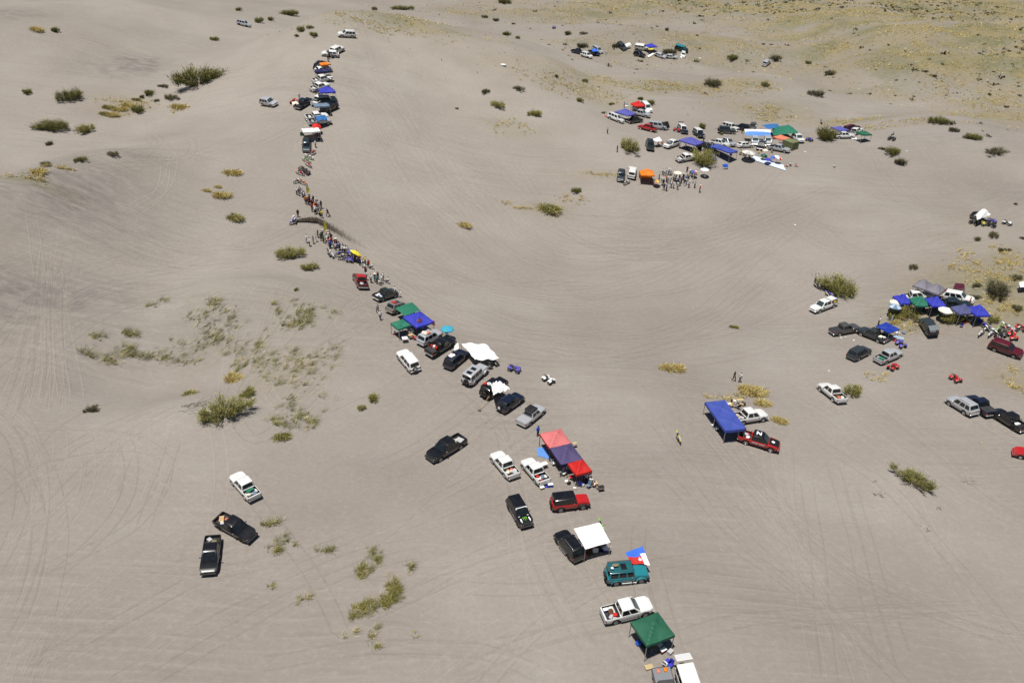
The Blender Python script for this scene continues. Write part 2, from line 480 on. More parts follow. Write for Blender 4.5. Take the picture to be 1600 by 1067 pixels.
gx = spaced(-6000, 6000, 1.05, 0, (80, 0.020))
gy = spaced(-2500, 9000, 1.05, 85, (50, 0.0105))
GX, GY = np.meshgrid(gx, gy)
GZ = Z(GX, GY)
nx, ny = len(gx), len(gy)
co = np.stack([GX.ravel(), GY.ravel(), GZ.ravel()], 1)
ii = np.arange(nx * ny).reshape(ny, nx)
quads = np.stack([ii[:-1, :-1].ravel(), ii[:-1, 1:].ravel(), ii[1:, 1:].ravel(), ii[1:, :-1].ravel()], 1)
gm = bpy.data.meshes.new('ground')
gm.vertices.add(len(co)); gm.vertices.foreach_set('co', co.ravel())
gm.loops.add(len(quads) * 4); gm.loops.foreach_set('vertex_index', quads.ravel())
gm.polygons.add(len(quads)); gm.polygons.foreach_set('loop_start', np.arange(0, len(quads) * 4, 4)); gm.polygons.foreach_set('loop_total', np.full(len(quads), 4))
gm.polygons.foreach_set('use_smooth', np.ones(len(quads), bool))
gm.update(calc_edges=True)

def spots(lst, x, y, wob=0.5):
    m = np.zeros(x.shape)
    for px, py, a, ra, rb in lst:
        p = pick(px, py)
        d = ((x - p.x) / ra) ** 2 + ((y - p.y) / rb) ** 2
        d = d * (1 + wob * pnoise(x / (ra * .5), y / (rb * .5), 44))
        m = np.maximum(m, a * np.exp(-d))
    return m
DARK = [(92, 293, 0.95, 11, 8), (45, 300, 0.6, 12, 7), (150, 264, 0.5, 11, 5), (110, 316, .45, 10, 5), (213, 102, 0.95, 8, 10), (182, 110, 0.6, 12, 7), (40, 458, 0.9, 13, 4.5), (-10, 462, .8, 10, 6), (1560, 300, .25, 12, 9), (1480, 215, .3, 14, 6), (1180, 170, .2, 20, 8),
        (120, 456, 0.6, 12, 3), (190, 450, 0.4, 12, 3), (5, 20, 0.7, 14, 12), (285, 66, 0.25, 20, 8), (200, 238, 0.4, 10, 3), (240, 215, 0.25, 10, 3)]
VEG = [(640, 30, 0.8, 22, 16), (730, 20, 0.5, 20, 18), (560, 28, 0.5, 20, 10), (880, 30, 0.6, 30, 16), (960, 20, 0.5, 30, 25), (930, 60, 0.5, 20, 9),
       (900, 135, 0.55, 22, 8), (985, 130, 0.7, 26, 6), (1060, 135, 0.7, 24, 6), (1000, 105, 0.35, 24, 8), (800, 200, 0.35, 10, 6), (850, 325, 0.3, 7, 3),
       (940, 272, 0.4, 9, 2), (1190, 170, 0.5, 14, 6), (1160, 130, 0.6, 22, 6), (1210, 185, 0.5, 14, 4), (1120, 100, 0.45, 40, 12), (1300, 120, 0.3, 30, 12),
       (1400, 195, 0.6, 26, 2.5), (1330, 190, 0.6, 14, 3), (1480, 145, 0.6, 26, 9), (1560, 160, 0.6, 24, 10), (1550, 440, 0.65, 13, 9), (1500, 450, 0.4, 9, 7),
       (1590, 400, 0.55, 12, 10), (1430, 500, 0.5, 8, 4), (1590, 590, 0.35, 5, 4), (1540, 560, 0.2, 6, 3), (1580, 480, 0.6, 9, 8), (1440, 490, .4, 9, 5),
       (1540, 350, 0.3, 10, 6), (190, 160, 0.45, 8, 4), (165, 175, 0.4, 6, 3), (30, 280, 0.5, 9, 1.2), (330, 500, 0.22, 6, 7), (460, 500, 0.2, 6, 6), (440, 590, .2, 6, 8)]
VEG += [(1350, 20, .9, 60, 40), (1500, 15, .9, 80, 60), (1200, 10, .8, 60, 35), (1100, 5, .7, 50, 30), (1450, 50, .9, 50, 30), (1560, 60, .9, 40, 30), (1380, 55, .75, 40, 20), (1300, 45, .65, 35, 14), (1000, 10, .6, 50, 25),
        (1360, 97, .75, 22, 9), (1420, 105, .7, 20, 9), (1540, 110, .8, 40, 14), (1590, 90, .85, 30, 16), (1080, 75, .55, 40, 10), (1150, 80, .6, 30, 12), (1120, 60, .5, 40, 10), (900, 15, .6, 50, 25), (1470, 85, .7, 40, 12), (1590, 130, .7, 24, 10), (1480, 130, .5, 30, 8), (1390, 140, .35, 26, 8), (1560, 180, .5, 20, 7), (1250, 120, .3, 24, 8)]
VEG = [(a, b, c * (1.45 if k >= len(VEG) - 23 else 1.0), d, e) for k, (a, b, c, d, e) in enumerate(VEG)]
PALE = [(690, 105, 1.0, 60, 45), (600, 200, .8, 40, 50), (780, 250, .5, 40, 30), (300, 40, .8, 90, 50), (420, 100, .8, 60, 50), (350, 220, .5, 40, 40), (900, 110, .6, 40, 20), (60, 120, .5, 50, 40), (1100, 160, .3, 60, 20)]
near = (GY < 700) & (GY > 20) & (np.abs(GX) < 420)
dk = np.zeros(GX.shape); vg = np.zeros(GX.shape)
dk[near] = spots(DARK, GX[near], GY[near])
vg[near] = spots(VEG, GX[near], GY[near])
pl = np.zeros(GX.shape); pl[near] = spots(PALE, GX[near], GY[near], .25)
plainm = sstep((GY - 375 - 0.15 * (150 - GX)) / 110) * sstep((GX - 20) / 120) + sstep((np.sqrt(GX**2 + GY**2) - 620) / 200)
bare = sstep((pnoise(GX / 60, GY / 45, 61) + 0.35 * pnoise(GX / 20, GY / 17, 62) + 0.10) / 0.35)
bands = sstep((pnoise(GX / 30 + .4 * pnoise(GX / 14, GY / 14, 66), GY / 13, 63) + .5 * pnoise(GX / 9, GY / 6, 64) + .22) / .42)
vg = np.clip(np.maximum(vg * (.5 + .6 * bands), np.clip(plainm, 0, 1) * (0.25 + 0.40 * bare + .4 * bands)), 0, 1)
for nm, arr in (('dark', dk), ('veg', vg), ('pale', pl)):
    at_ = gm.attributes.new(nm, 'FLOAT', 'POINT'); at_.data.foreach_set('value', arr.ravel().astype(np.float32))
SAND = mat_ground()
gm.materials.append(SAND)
ground = bpy.data.objects.new('ground', gm); COL.objects.link(ground)
ground['kind'] = 'structure'
# ------------------------------------------------------------------ vehicles
def loft_body(S, caps=True):
    """S: list of stations (x, half width, z bottom, z top, z inner) -> closed lofted body with a crowned or sunken top"""
    vs = []; fs = []
    for x, w, zb, zt, zi in S:
        h = zt - zb; wi = w - 0.09
        half = [(w * 0.93, zb), (w * 0.985, zb + 0.10 * h + 0.02), (w, zb + 0.55 * h), (w * 0.975, zt - 0.05), (w * 0.945, zt), (wi * 0.985, zt), (wi * 0.97, zi)]
        ring = [(x, y, z) for y, z in half] + [(x, -y, z) for y, z in half[::-1]]
        vs += ring
    n = 14
    for i in range(len(S) - 1):
        for k in range(n):
            j = (k + 1) % n; fs.append((i * n + k, i * n + j, i * n + n + j, i * n + n + k))
    fs += [tuple(range(n)), tuple(range((len(S) - 1) * n + n - 1, (len(S) - 1) * n - 1, -1))]
    return vs, fs

VT = {
    # L, W, belt, roof height, wheel radius, ground clearance, front axle, rear axle, cab bottom (x0,x1), cab top (x0,x1), top half width, bed (x0,x1) or None, side panes, hood nose z
    'pickup': dict(L=5.25, W=1.86, belt=1.06, roof=1.80, r=0.39, gc=0.44, xf=1.66, xr=-1.52, cb=(-0.98, 1.22), ct=(-0.82, 0.40), tw=0.72, bed=(-2.48, -1.06), panes=[(.05, .46), (.53, .92)], nose=0.93),
    'suv': dict(L=4.75, W=1.88, belt=1.06, roof=1.84, r=0.39, gc=0.42, xf=1.46, xr=-1.32, cb=(-2.26, 1.12), ct=(-1.95, 0.32), tw=0.71, bed=None, panes=[(.04, .28), (.33, .60), (.65, .93)], nose=0.93),
    'boxy': dict(L=4.55, W=1.86, belt=1.12, roof=1.92, r=0.42, gc=0.48, xf=1.42, xr=-1.30, cb=(-2.14, 0.72), ct=(-2.06, 0.52), tw=0.78, bed=None, panes=[(.05, .34), (.39, .66), (.71, .95)], nose=1.04),
    'car': dict(L=4.35, W=1.76, belt=0.92, roof=1.48, r=0.33, gc=0.30, xf=1.32, xr=-1.30, cb=(-2.02, 0.98), ct=(-1.45, 0.22), tw=0.62, bed=None, panes=[(.10, .48), (.54, .90)], nose=0.72),
    'van': dict(L=4.9, W=1.86, belt=1.15, roof=1.95, r=0.36, gc=0.36, xf=1.55, xr=-1.40, cb=(-2.36, 1.55), ct=(-2.28, 0.85), tw=0.76, bed=None, panes=[(.05, .30), (.35, .62), (.68, .92)], nose=0.92),
}
VCACHE = {}
VEH = []
def vehicle_parts(kind):
    if kind in VCACHE: return VCACHE[kind]
    t = VT[kind]; L, W = t['L'] / 2, t['W'] / 2; P = []
    # body -----------------------------------------------------------
    xs = set(np.round(np.linspace(-L + .02, L - .02, 17), 3).tolist())
    R = t['r'] + 0.075
    for xc in (t['xf'], t['xr']):
        for q in (-1, -.97, -.8, -.5, 0, .5, .8, .97, 1): xs.add(round(xc + q * R, 3))
    if t['bed']:
        for b in t['bed']: xs.add(round(b, 3)); xs.add(round(b + 0.004, 3))
    xs = sorted(x for x in xs if abs(x) <= L)
    S = []
    for x in xs:
        zb = t['gc']
        for xc in (t['xf'], t['xr']):
            if abs(x - xc) < R: zb = max(zb, t['r'] * .95 + math.sqrt(max(0, R * R - (x - xc) ** 2)))
        u = max(0, (x - t['cb'][1]) / (L - t['cb'][1]))
        zt = t['belt'] + (0.03 if u > 0 else 0) * min(1, u * 8) - (t['belt'] - t['nose']) * u ** 1.6
        w = W
        e = (abs(x) - (L - 0.62)) / 0.62
        if kind == 'boxy':
            if e > 0: w = W - 0.06 * e ** 2
            if u > 0: w = W - 0.14
        else:
            if e > 0: w = W - (0.30 if x > 0 else (0.10 if kind == 'pickup' else 0.16)) * e ** 2.4
        if x > L - 0.06: zt -= 0.10
        if abs(x) > L - 0.3: zb = max(zb, t['gc'] + (abs(x) - L + 0.3) * 0.25)
        zi = zt + (0.035 if u > 0.02 else 0.0)
        if t['bed'] and t['bed'][0] + 0.002 < x <= t['bed'][1] + 0.001: zi = 0.70
        zb = min(zb, zt - 0.12)
        S.append((x, w, zb, zt, zi))
    v, f = loft_body(S)
    P.append(('body', make_mesh('body', v, f, None, True, 32), 'paint', None))
    # cabin ----------------------------------------------------------
    x0, x1 = t['cb']; X0, X1 = t['ct']; zb, zr = t['belt'] - 0.03, t['roof']; wb = W - 0.055; wt = t['tw']
    m = MB()
    ring = lambda a, b, w, z: [(b, -w, z), (b, w, z), (a, w, z), (a, -w, z)]
    def oct_(a, b, w, z, c=0.07): return [(b, -w + c, z), (b, w - c, z), (b - c, w, z), (a + c, w, z), (a, w - c, z), (a, -w + c, z), (a + c, -w, z), (b - c, -w, z)]
    lv = [oct_(x0, x1, wb, zb), oct_(X0 + (x0 - X0) * .07, X1 + (x1 - X1) * .07, wt + (wb - wt) * .07, zr - .055), oct_(X0 + .045, X1 - .06, wt - .05, zr - .012), oct_(X0 + .28, X1 - .28, wt - .26, zr + 0.012)]
    vs = [p for q in lv for p in q]; fs = []
    for i in range(3):
        for k in range(8):
            j = (k + 1) % 8; fs.append((i * 8 + k, i * 8 + j, i * 8 + 8 + j, i * 8 + 8 + k))
    fs.append(tuple(range(24, 32)))
    m.add(vs, fs)
    P.append(('cabin', m.mesh('cabin', True, 28), 'roofpaint', None))
    # glass ----------------------------------------------------------
    def pane(name, A, B, C, D, s0, s1, t0, t1, mat):
        A, B, C, D = map(Vector, (A, B, C, D))
        n = (B - A).cross(D - A).normalized()
        g = lambda s, q: (A * (1 - s) + B * s) * (1 - q) + (D * (1 - s) + C * s) * q + n * 0.014
        c = 0.06
        pts = [g(s0 + (s1 - s0) * c, t0), g(s1 - (s1 - s0) * c, t0), g(s1, t0 + (t1 - t0) * .12), g(s1, t1 - (t1 - t0) * .15), g(s1 - (s1 - s0) * c, t1), g(s0 + (s1 - s0) * c, t1), g(s0, t1 - (t1 - t0) * .15), g(s0, t0 + (t1 - t0) * .12)]
        back = [p - n * 0.02 for p in pts]
        fs = [tuple(range(8))] + [(i, i + 8, (i + 1) % 8 + 8, (i + 1) % 8) for i in range(8)]
        P.append((name, make_mesh(name, pts + back, fs), mat, None))
    zt_ = zr - .055; X0, X1, wt = X0 + (x0 - X0) * .07, X1 + (x1 - X1) * .07, wt + (wb - wt) * .07
    pane('windshield', (x1, -wb, zb), (x1, wb, zb), (X1, wt, zt_), (X1, -wt, zt_), .07, .93, .10, .93, 'windshield')
    pane('rear_window', (x0, wb, zb), (x0, -wb, zb), (X0, -wt, zt_), (X0, wt, zt_), .10, .90, .25 if kind != 'pickup' else .18, .90, 'glass')
    for a, b in t['panes']:
        pane('side_window', (x1, wb, zb), (x0, wb, zb), (X0, wt, zt_), (X1, wt, zt_), 1 - b, 1 - a, .16, .90, 'glass')
        pane('side_window', (x0, -wb, zb), (x1, -wb, zb), (X1, -wt, zt_), (X0, -wt, zt_), a, b, .16, .90, 'glass')
    # wheels ---------------------------------------------------------
    r = t['r']; wd = 0.25
    wm = MB().lathe([(r * .60, -wd * .42), (r * .80, -wd / 2), (r * .95, -wd * .46), (r, -wd * .3), (r, wd * .3), (r * .95, wd * .46), (r * .80, wd / 2), (r * .60, wd * .42)], n=22).mesh('wheel', True, 40)
    rm = MB().lathe([(0.0, wd * .36), (r * .16, wd * .40), (r * .18, wd * .30), (r * .50, wd * .26), (r * .56, wd * .44), (r * .62, wd * .44), (r * .62, -wd * .4), (0.0, -wd * .4)], n=18)
    for k in range(5):
        a = 2 * math.pi * k / 5
        rm.tube([(r * .15 * math.cos(a), wd * .37, r * .15 * math.sin(a)), (r * .56 * math.cos(a), wd * .40, r * .56 * math.sin(a))], [r * .07, r * .10], 5)
    rm = rm.mesh('rim', True, 40)
    for xc in (t['xf'], t['xr']):
        for s in (1, -1):
            i = len(P)
            P.append(('wheel', wm, 'rubber', None, (xc, s * (W - wd / 2 - 0.015), r), 0 if s > 0 else math.pi))
            P.append(('rim', rm, 'rim', i))
    # lamps, bumpers, grille, mirrors ----------------------------------
    nz = t['nose']; rb = t['belt']
    for s in (1, -1):
        if kind == 'boxy': hm = MB().lathe([(0, .03), (.09, .02), (.10, -.05)], (0, 0, 0), 'y', 12).mesh('headlight', True)
        else: hm = MB().rbox((0, 0, 0), (0.20, 0.36, 0.15), .05).mesh('headlight', True, 30)
        P.append(('headlight', hm, 'lamp', None, (L - (0.14 if kind != 'boxy' else 0.0), s * (W - 0.40 if kind == 'boxy' else W - 0.36), nz - 0.15), (-math.pi / 2 if kind == 'boxy' else s * 0.32)))
        P.append(('tail_light', MB().rbox((0, 0, 0), (0.10, 0.14, 0.34), .03).mesh('tail_light'), 'tail', None, (-L + 0.05, s * (W - 0.13), rb - 0.23), 0))
        P.append(('mirror', MB().rbox((0, 0, 0), (0.13, 0.22, 0.17), .04).mesh('mirror', True, 30), 'mirror', None, (x1 - 0.42, s * (W + 0.075), rb + 0.12), 0))
    P.append(('grille', MB().rbox((L - 0.035, 0, nz - 0.20), (0.08, W * 1.0, 0.22), .03).mesh('grille'), 'trim', None))
    P.append(('bumper', MB().rbox((L - 0.05, 0, t['gc'] + 0.12), (0.28, W * 1.84, 0.26), .09).mesh('bumper', True, 30), 'bumper', None))
    P.append(('bumper', MB().rbox((-L + 0.03, 0, t['gc'] + 0.10), (0.22, W * 1.80, 0.20), .07).mesh('bumper', True, 30), 'rearbumper', None))
    if t['bed']:
        b0, b1 = t['bed']; bm_ = MB(); wi = W - 0.13
        bm_.box(((b0 + b1) / 2, 0, 0.712), (b1 - b0 - .03, wi * 2, 0.02))
        for k in range(7): bm_.box(((b0 + b1) / 2, -wi + .12 + k * (wi * 2 - .24) / 6, 0.725), (b1 - b0 - .06, 0.06, 0.012))
        for s in (1, -1): bm_.box(((b0 + b1) / 2, s * (wi - .005), .89), (b1 - b0 - .02, .02, .36))
        for xx in (b0 + .02, b1 - .02): bm_.box((xx, 0, .89), (.02, wi * 2, .36))
        P.append(('bed_liner', bm_.mesh('bed_liner'), 'liner', None))
        g = MB()
        g.tube([(b1 - .06, -W + .14, 1.05), (b1 - .10, -W + .2, 1.42), (b1 - .10, W - .2, 1.42), (b1 - .06, W - .14, 1.05)], 0.03, 6)
        P.append(('roll_bar', g.mesh('roll_bar', True), 'rollbar', None))
        P.append(('tailgate', MB().rbox((-L + 0.015, 0, 0.83), (0.05, W * 1.66, 0.40), .02).mesh('tailgate'), 'paint', None))
    if kind == 'boxy':
        fm = MB()
        for s in (1, -1):
            for xc in (t['xf'], t['xr']):
                m = MB(); rr = r + .13; vs = []
                for a in np.linspace(math.pi * .97, math.pi * .03, 9):
                    q = .72 if .3 < a / math.pi < .7 else 1.0
                    cx_, cz_ = xc + rr * 1.05 * math.cos(a), r + rr * .92 * math.sin(a)
                    vs += [(cx_, s * (W - .24), cz_ + .01), (cx_, s * (W + .06), cz_), (cx_ * 1.0, s * (W + .07), cz_ - .07)]
                m.add(vs, [f for i in range(8) for k in range(2) for f in [((i * 3 + k, i * 3 + k + 1, i * 3 + k + 4, i * 3 + k + 3) if s > 0 else (i * 3 + k, i * 3 + k + 3, i * 3 + k + 4, i * 3 + k + 1))]])
                P.append(('fender_flare', m.mesh('fender_flare', True), 'trimflare', None))
        sw = MB().lathe([(0, -.10), (.22, -.11), (.36, -.10), (.40, -.05), (.40, .05), (.36, .10), (.22, .09), (0, .11)], (0, 0, 0), 'y', 20).mesh('spare_wheel', True, 40)
        P.append(('spare_wheel', sw, 'rubber', None, (-L - 0.12, -0.15, 1.05), math.pi / 2))
    VCACHE[kind] = P
    return P

def lum_dark(c): return c in ('black', 'navy', 'darkgreen', 'maroon', 'slate', 'darkteal', 'grey')

def vehicle(kind, color, rear, front, label, roof=None, cat=None, name=None, rim=None, extras=(), h=0.85, fit=True, glassm=None, group=None, flare=None):
    """rear and front: pixels of the middle of the tail and of the nose at about bonnet height"""
    # seat the vehicle so that its middle shows at the mean pixel
    c = pick((rear[0] + front[0]) / 2, (rear[1] + front[1]) / 2, h)
    head = on_plane(*front, c.z + h) - on_plane(*rear, c.z + h)
    sc = (min(1.07, max(0.95, head.length / VT[kind]['L'])) if fit else 1.0) if isinstance(fit, bool) else fit
    rot = stand(c, head)
    c.z -= 0.03
    nm = name or {'pickup': 'pickup_truck', 'suv': 'suv', 'boxy': 'offroad_vehicle', 'car': 'car', 'van': 'van'}[kind]
    root = thing(nm, label, cat or {'pickup': 'pickup truck', 'suv': 'SUV', 'boxy': 'off-roader', 'car': 'car', 'van': 'van'}[kind], c, rot, group, sc)
    pm = paint(color); rp = paint(roof) if isinstance(roof, str) else (roof or pm)
    mm = {'paint': pm, 'roofpaint': rp, 'glass': GLASS, 'windshield': glassm or (GLASS2 if not lum_dark(color) else GLASS), 'rubber': RUBBER, 'rim': rim or (TRIM if color in ('black', 'navy') and (sum(map(ord, label)) % 2) else ALLOY),
          'lamp': LAMP, 'tail': TAIL, 'mirror': CHROME if color in ('black', 'navy', 'grey') else pm, 'trim': TRIM, 'bumper': pm if kind not in ('boxy',) else TRIM,
          'rearbumper': (STEEL if kind == 'pickup' else pm) if kind != 'boxy' else TRIM, 'liner': DKPL, 'rollbar': TRIM, 'trimflare': flare or TRIM}
    objs = []
    far = px_scale(c) < 5.0
    for p in vehicle_parts(kind):
        if far and p[0] in ('grille', 'roll_bar', 'mirror', 'rim', 'tailgate') : objs.append(None); continue
        if p[0] == 'roll_bar' and 'canopy' in extras or p[0] in ('roll_bar',) and 'norollbar' in extras: objs.append(None); continue
        o = link(p[0], p[1], mm[p[2]], objs[p[3]] if p[3] is not None else root)
        if len(p) > 4: o.location = p[4]; o.rotation_euler = (0, 0, p[5])
        objs.append(o)
    t = VT[kind]
    if 'tonneau' in extras:
        b0, b1 = t['bed']; W = t['W'] / 2
        link('tonneau_cover', MB().rbox(((b0 + b1) / 2, 0, t['belt'] + .02), (b1 - b0 + .06, W * 1.80, .05), .02).mesh('tonneau_cover'), fabric('darkgrey') if color != 'silver' else pm, root)
    if 'canopy' in extras:
        b0, b1 = t['bed']; W = t['W'] / 2; m = MB()
        lo = [(b1 + .06, -W + .06), (b1 + .06, W - .06), (b0 - .02, W - .06), (b0 - .02, -W + .06)]
        hi = [(b1 + .10, -t['tw']), (b1 + .10, t['tw']), (b0 + .22, t['tw'] - .02), (b0 + .22, -t['tw'] + .02)]
        m.add([(x, y, t['belt'] + .01) for x, y in lo] + [(x, y, t['roof'] - .06) for x, y in hi] + [(x * .98 - .02, y * .86, t['roof'] - .01) for x, y in hi],
              [(0, 1, 5, 4), (1, 2, 6, 5), (2, 3, 7, 6), (3, 0, 4, 7), (4, 5, 9, 8), (5, 6, 10, 9), (6, 7, 11, 10), (7, 4, 8, 11), (8, 9, 10, 11)])
        link('bed_canopy', m.mesh('bed_canopy'), pm, root)
        for s in (1, -1):
            w = MB(); y0 = s * (W - .045); y1 = s * (t['tw'] + .005)
            pts = [(b1 - .05, y0 * .985, 1.16), (b0 + .18, y0 * .985, 1.16), (b0 + .34, y1, 1.62), (b1 - .05, y1, 1.62)]
            pts = [(x, y + s * .015, z) for x, y, z in pts]
            w.add(pts, [(0, 1, 2, 3) if s < 0 else (3, 2, 1, 0)])
            link('canopy_window', w.mesh('canopy_window'), GLASS, root)
    if 'rails' in extras:
        X0, X1 = t['ct']
        for s in (1, -1):
            link('roof_rail', MB().tube([(X0 + .15, s * (t['tw'] - .10), t['roof'] - .0), (X0 + .3, s * (t['tw'] - .10), t['roof'] + .06), (X1 - .4, s * (t['tw'] - .10), t['roof'] + .06), (X1 - .25, s * (t['tw'] - .10), t['roof'])], .022, 6).mesh('roof_rail', True), STEEL if color != 'silver' else TRIM, root)
    if 'sunroofs' in extras or 'sunroof' in extras:
        X0, X1 = t['ct']
        for q in ((.66, .26) if 'sunroofs' in extras else (.62,)):
            xx = X0 + (X1 - X0) * q
            link('sunroof', MB().rbox((xx, 0, t['roof'] + .012), (0.62, t['tw'] * 1.05, .03), .012).mesh('sunroof'), GLASS, root)
    if 'spare' in extras:
        sw = MB().lathe([(0, -.10), (.22, -.11), (.33, -.10), (.37, -.05), (.37, .05), (.33, .10), (0, .10)], (0, 0, 0), 'y', 20).mesh('spare_wheel', True, 40)
        o = link('spare_wheel', sw, RUBBER, root); o.location = (-t['L'] / 2 - .10, 0.12, 1.0); o.rotation_euler = (0, 0, math.pi / 2)
        hub = link('hub_cover', MB().lathe([(0, .0), (.20, -.01), (.22, -.04)], (0, 0, 0), 'y', 16).mesh('hub_cover', True), WHITEPL, o); hub.location = (0, .135, 0)
    if 'rack' in extras:
        X0, X1 = t['ct']; w = t['tw'] - .03; z = t['roof'] + .10; m = MB()
        m.tube([(X0 + .02, -w, z), (X1 - .02, -w, z), (X1 - .02, w, z), (X0 + .02, w, z), (X0 + .02, -w, z)], .022, 6)
        for xx in (X0 + .15, (X0 + X1) / 2, X1 - .15):
            for s in (1, -1): m.tube([(xx, s * w, z), (xx, s * w, z - .12)], .015, 5)
        link('roof_rack', m.mesh('roof_rack', True), TRIM, root)
        sl_ = MB().box((0, 0, 0), (X1 - X0 - .06, 0.03, .02)).mesh('rack_slat')
        for k in range(9):
            o = link('rack_slat', sl_, TRIM, root); o.location = ((X0 + X1) / 2, -w + .07 + k * (2 * w - .14) / 8, z)
    if 'steps' in extras:
        for s in (1, -1):
            link('side_step', MB().tube([(t['xr'] + .55, s * (t['W'] / 2 + .03), .42), (t['xf'] - .55, s * (t['W'] / 2 + .03), .42)], .045, 6).mesh('side_step', True), STEEL if color != 'teal' else WHITEPL, root)
    if 'tailopen' in extras:
        W = t['W'] / 2; X0 = t['ct'][0]; m = MB()
        rot_ = Matrix.Rotation(math.radians(-24), 3, 'Y')
        m.rbox((X0 - .52, 0, t['roof'] + .16), (1.05, W * 1.62, .06), .03, rot=rot_)
        tg = link('tailgate', m.mesh('tailgate'), pm, root)
        link('tailgate_glass', MB().rbox((X0 - .42, 0, t['roof'] + .07), (.62, W * 1.4, .03), .01, rot=rot_).mesh('tailgate_glass'), GLASS2, tg)
    if 'hoodopen' in extras:
        W = t['W'] / 2; m = MB(); rot_ = Matrix.Rotation(math.radians(-50), 3, 'Y')
        m.rbox((t['cb'][1] + .45, 0, t['belt'] + .55), (1.3, W * 1.6, .05), .02, rot=rot_)
        link('open_hood', m.mesh('open_hood'), pm, root)
    VEH.append(root)
    return root

def local(root, p):
    return root.matrix_world @ Vector(p)

# ------------------------------------------------------------------ small things
def small(name, label, cat, meshes, loc, yaw=0.0, group=None, rot=None):
    """meshes: list of (part name, mesh, material); one mesh makes a single-object thing"""
    r3 = rot if rot is not None else Matrix.Rotation(yaw, 3, 'Z')
    if len(meshes) == 1:
        o = link(name, meshes[0][1], meshes[0][2]); o.matrix_world = Matrix.Translation(Vector(loc)) @ r3.to_4x4()
        return tag(o, label, cat, group)
    root = thing(name, label, cat, loc, r3, group)
    for pn, me, mt in meshes: link(pn, me, mt, root)
    return root

def cooler(loc, yaw, body, lid, label, s=1.0, rot=None):
    b = MB().rbox((0, 0, .19 * s), (.62 * s, .40 * s, .36 * s), .04)
    l = MB().rbox((0, 0, .405 * s), (.66 * s, .44 * s, .07 * s), .03)
    h = MB().tube([(-.24 * s, .23 * s, .30 * s), (-.2 * s, .27 * s, .34 * s), (.2 * s, .27 * s, .34 * s), (.24 * s, .23 * s, .30 * s)], .015, 5)
    return small('cooler_box', label, 'cooler', [('cooler_body', b.mesh('cooler_body'), body), ('lid', l.mesh('lid'), lid), ('handle', h.mesh('handle'), DKPL)], loc, yaw, rot=rot)

def bundle(loc, size, matl, label, name='bag', cat='bag', seed=0, yaw=0, amp=.25, rot=None):
    return small(name, label, cat, [(name, MB().lump((0, 0, size[2] * .46), size, seed, amp, (12, 8)).mesh(name, True, 60), matl)], loc, yaw, rot=rot)

def crate(loc, size, matl, label, yaw=0, rot=None, name='storage_box', cat='box'):
    m = MB().rbox((0, 0, size[2] * .46), (size[0], size[1], size[2] * .92), .03)
    l = MB().rbox((0, 0, size[2] * .95), (size[0] * 1.04, size[1] * 1.04, size[2] * .1), .02)
    return small(name, label, cat, [('box_body', m.mesh('box_body'), matl), ('lid', l.mesh('lid'), matl)], loc, yaw, rot=rot)

def chair(loc, yaw, c, label):
    s = MB().rbox((0, 0, .42), (.48, .46, .04), .015); b = MB().rbox((-.24, 0, .70), (.05, .46, .46), .02, rot=Matrix.Rotation(-.22, 3, 'Y'))
    parts = [('seat', s.mesh('seat'), fabric(c)), ('backrest', b.mesh('backrest'), fabric(c))]
    for sx in (-1, 1):
        for sy in (-1, 1):
            parts.append(('leg', MB().tube([(sx * .2, sy * .2, .42), (sx * .26, sy * .24, 0)], .016, 5).mesh('leg'), STEEL))
    return small('camping_chair', label, 'chair', parts, loc, yaw)

def table(loc, yaw, size, mt, label):
    parts = [('table_top', MB().rbox((0, 0, .71), (size[0], size[1], .05), .02).mesh('table_top'), mt)]
    for sx in (-1, 1):
        for sy in (-1, 1):
            parts.append(('leg', MB().tube([(sx * (size[0] / 2 - .08), sy * (size[1] / 2 - .08), .69), (sx * (size[0] / 2 - .04), sy * (size[1] / 2 - .04), 0)], .018, 5).mesh('leg'), STEEL))
    return small('folding_table', label, 'table', parts, loc, yaw)

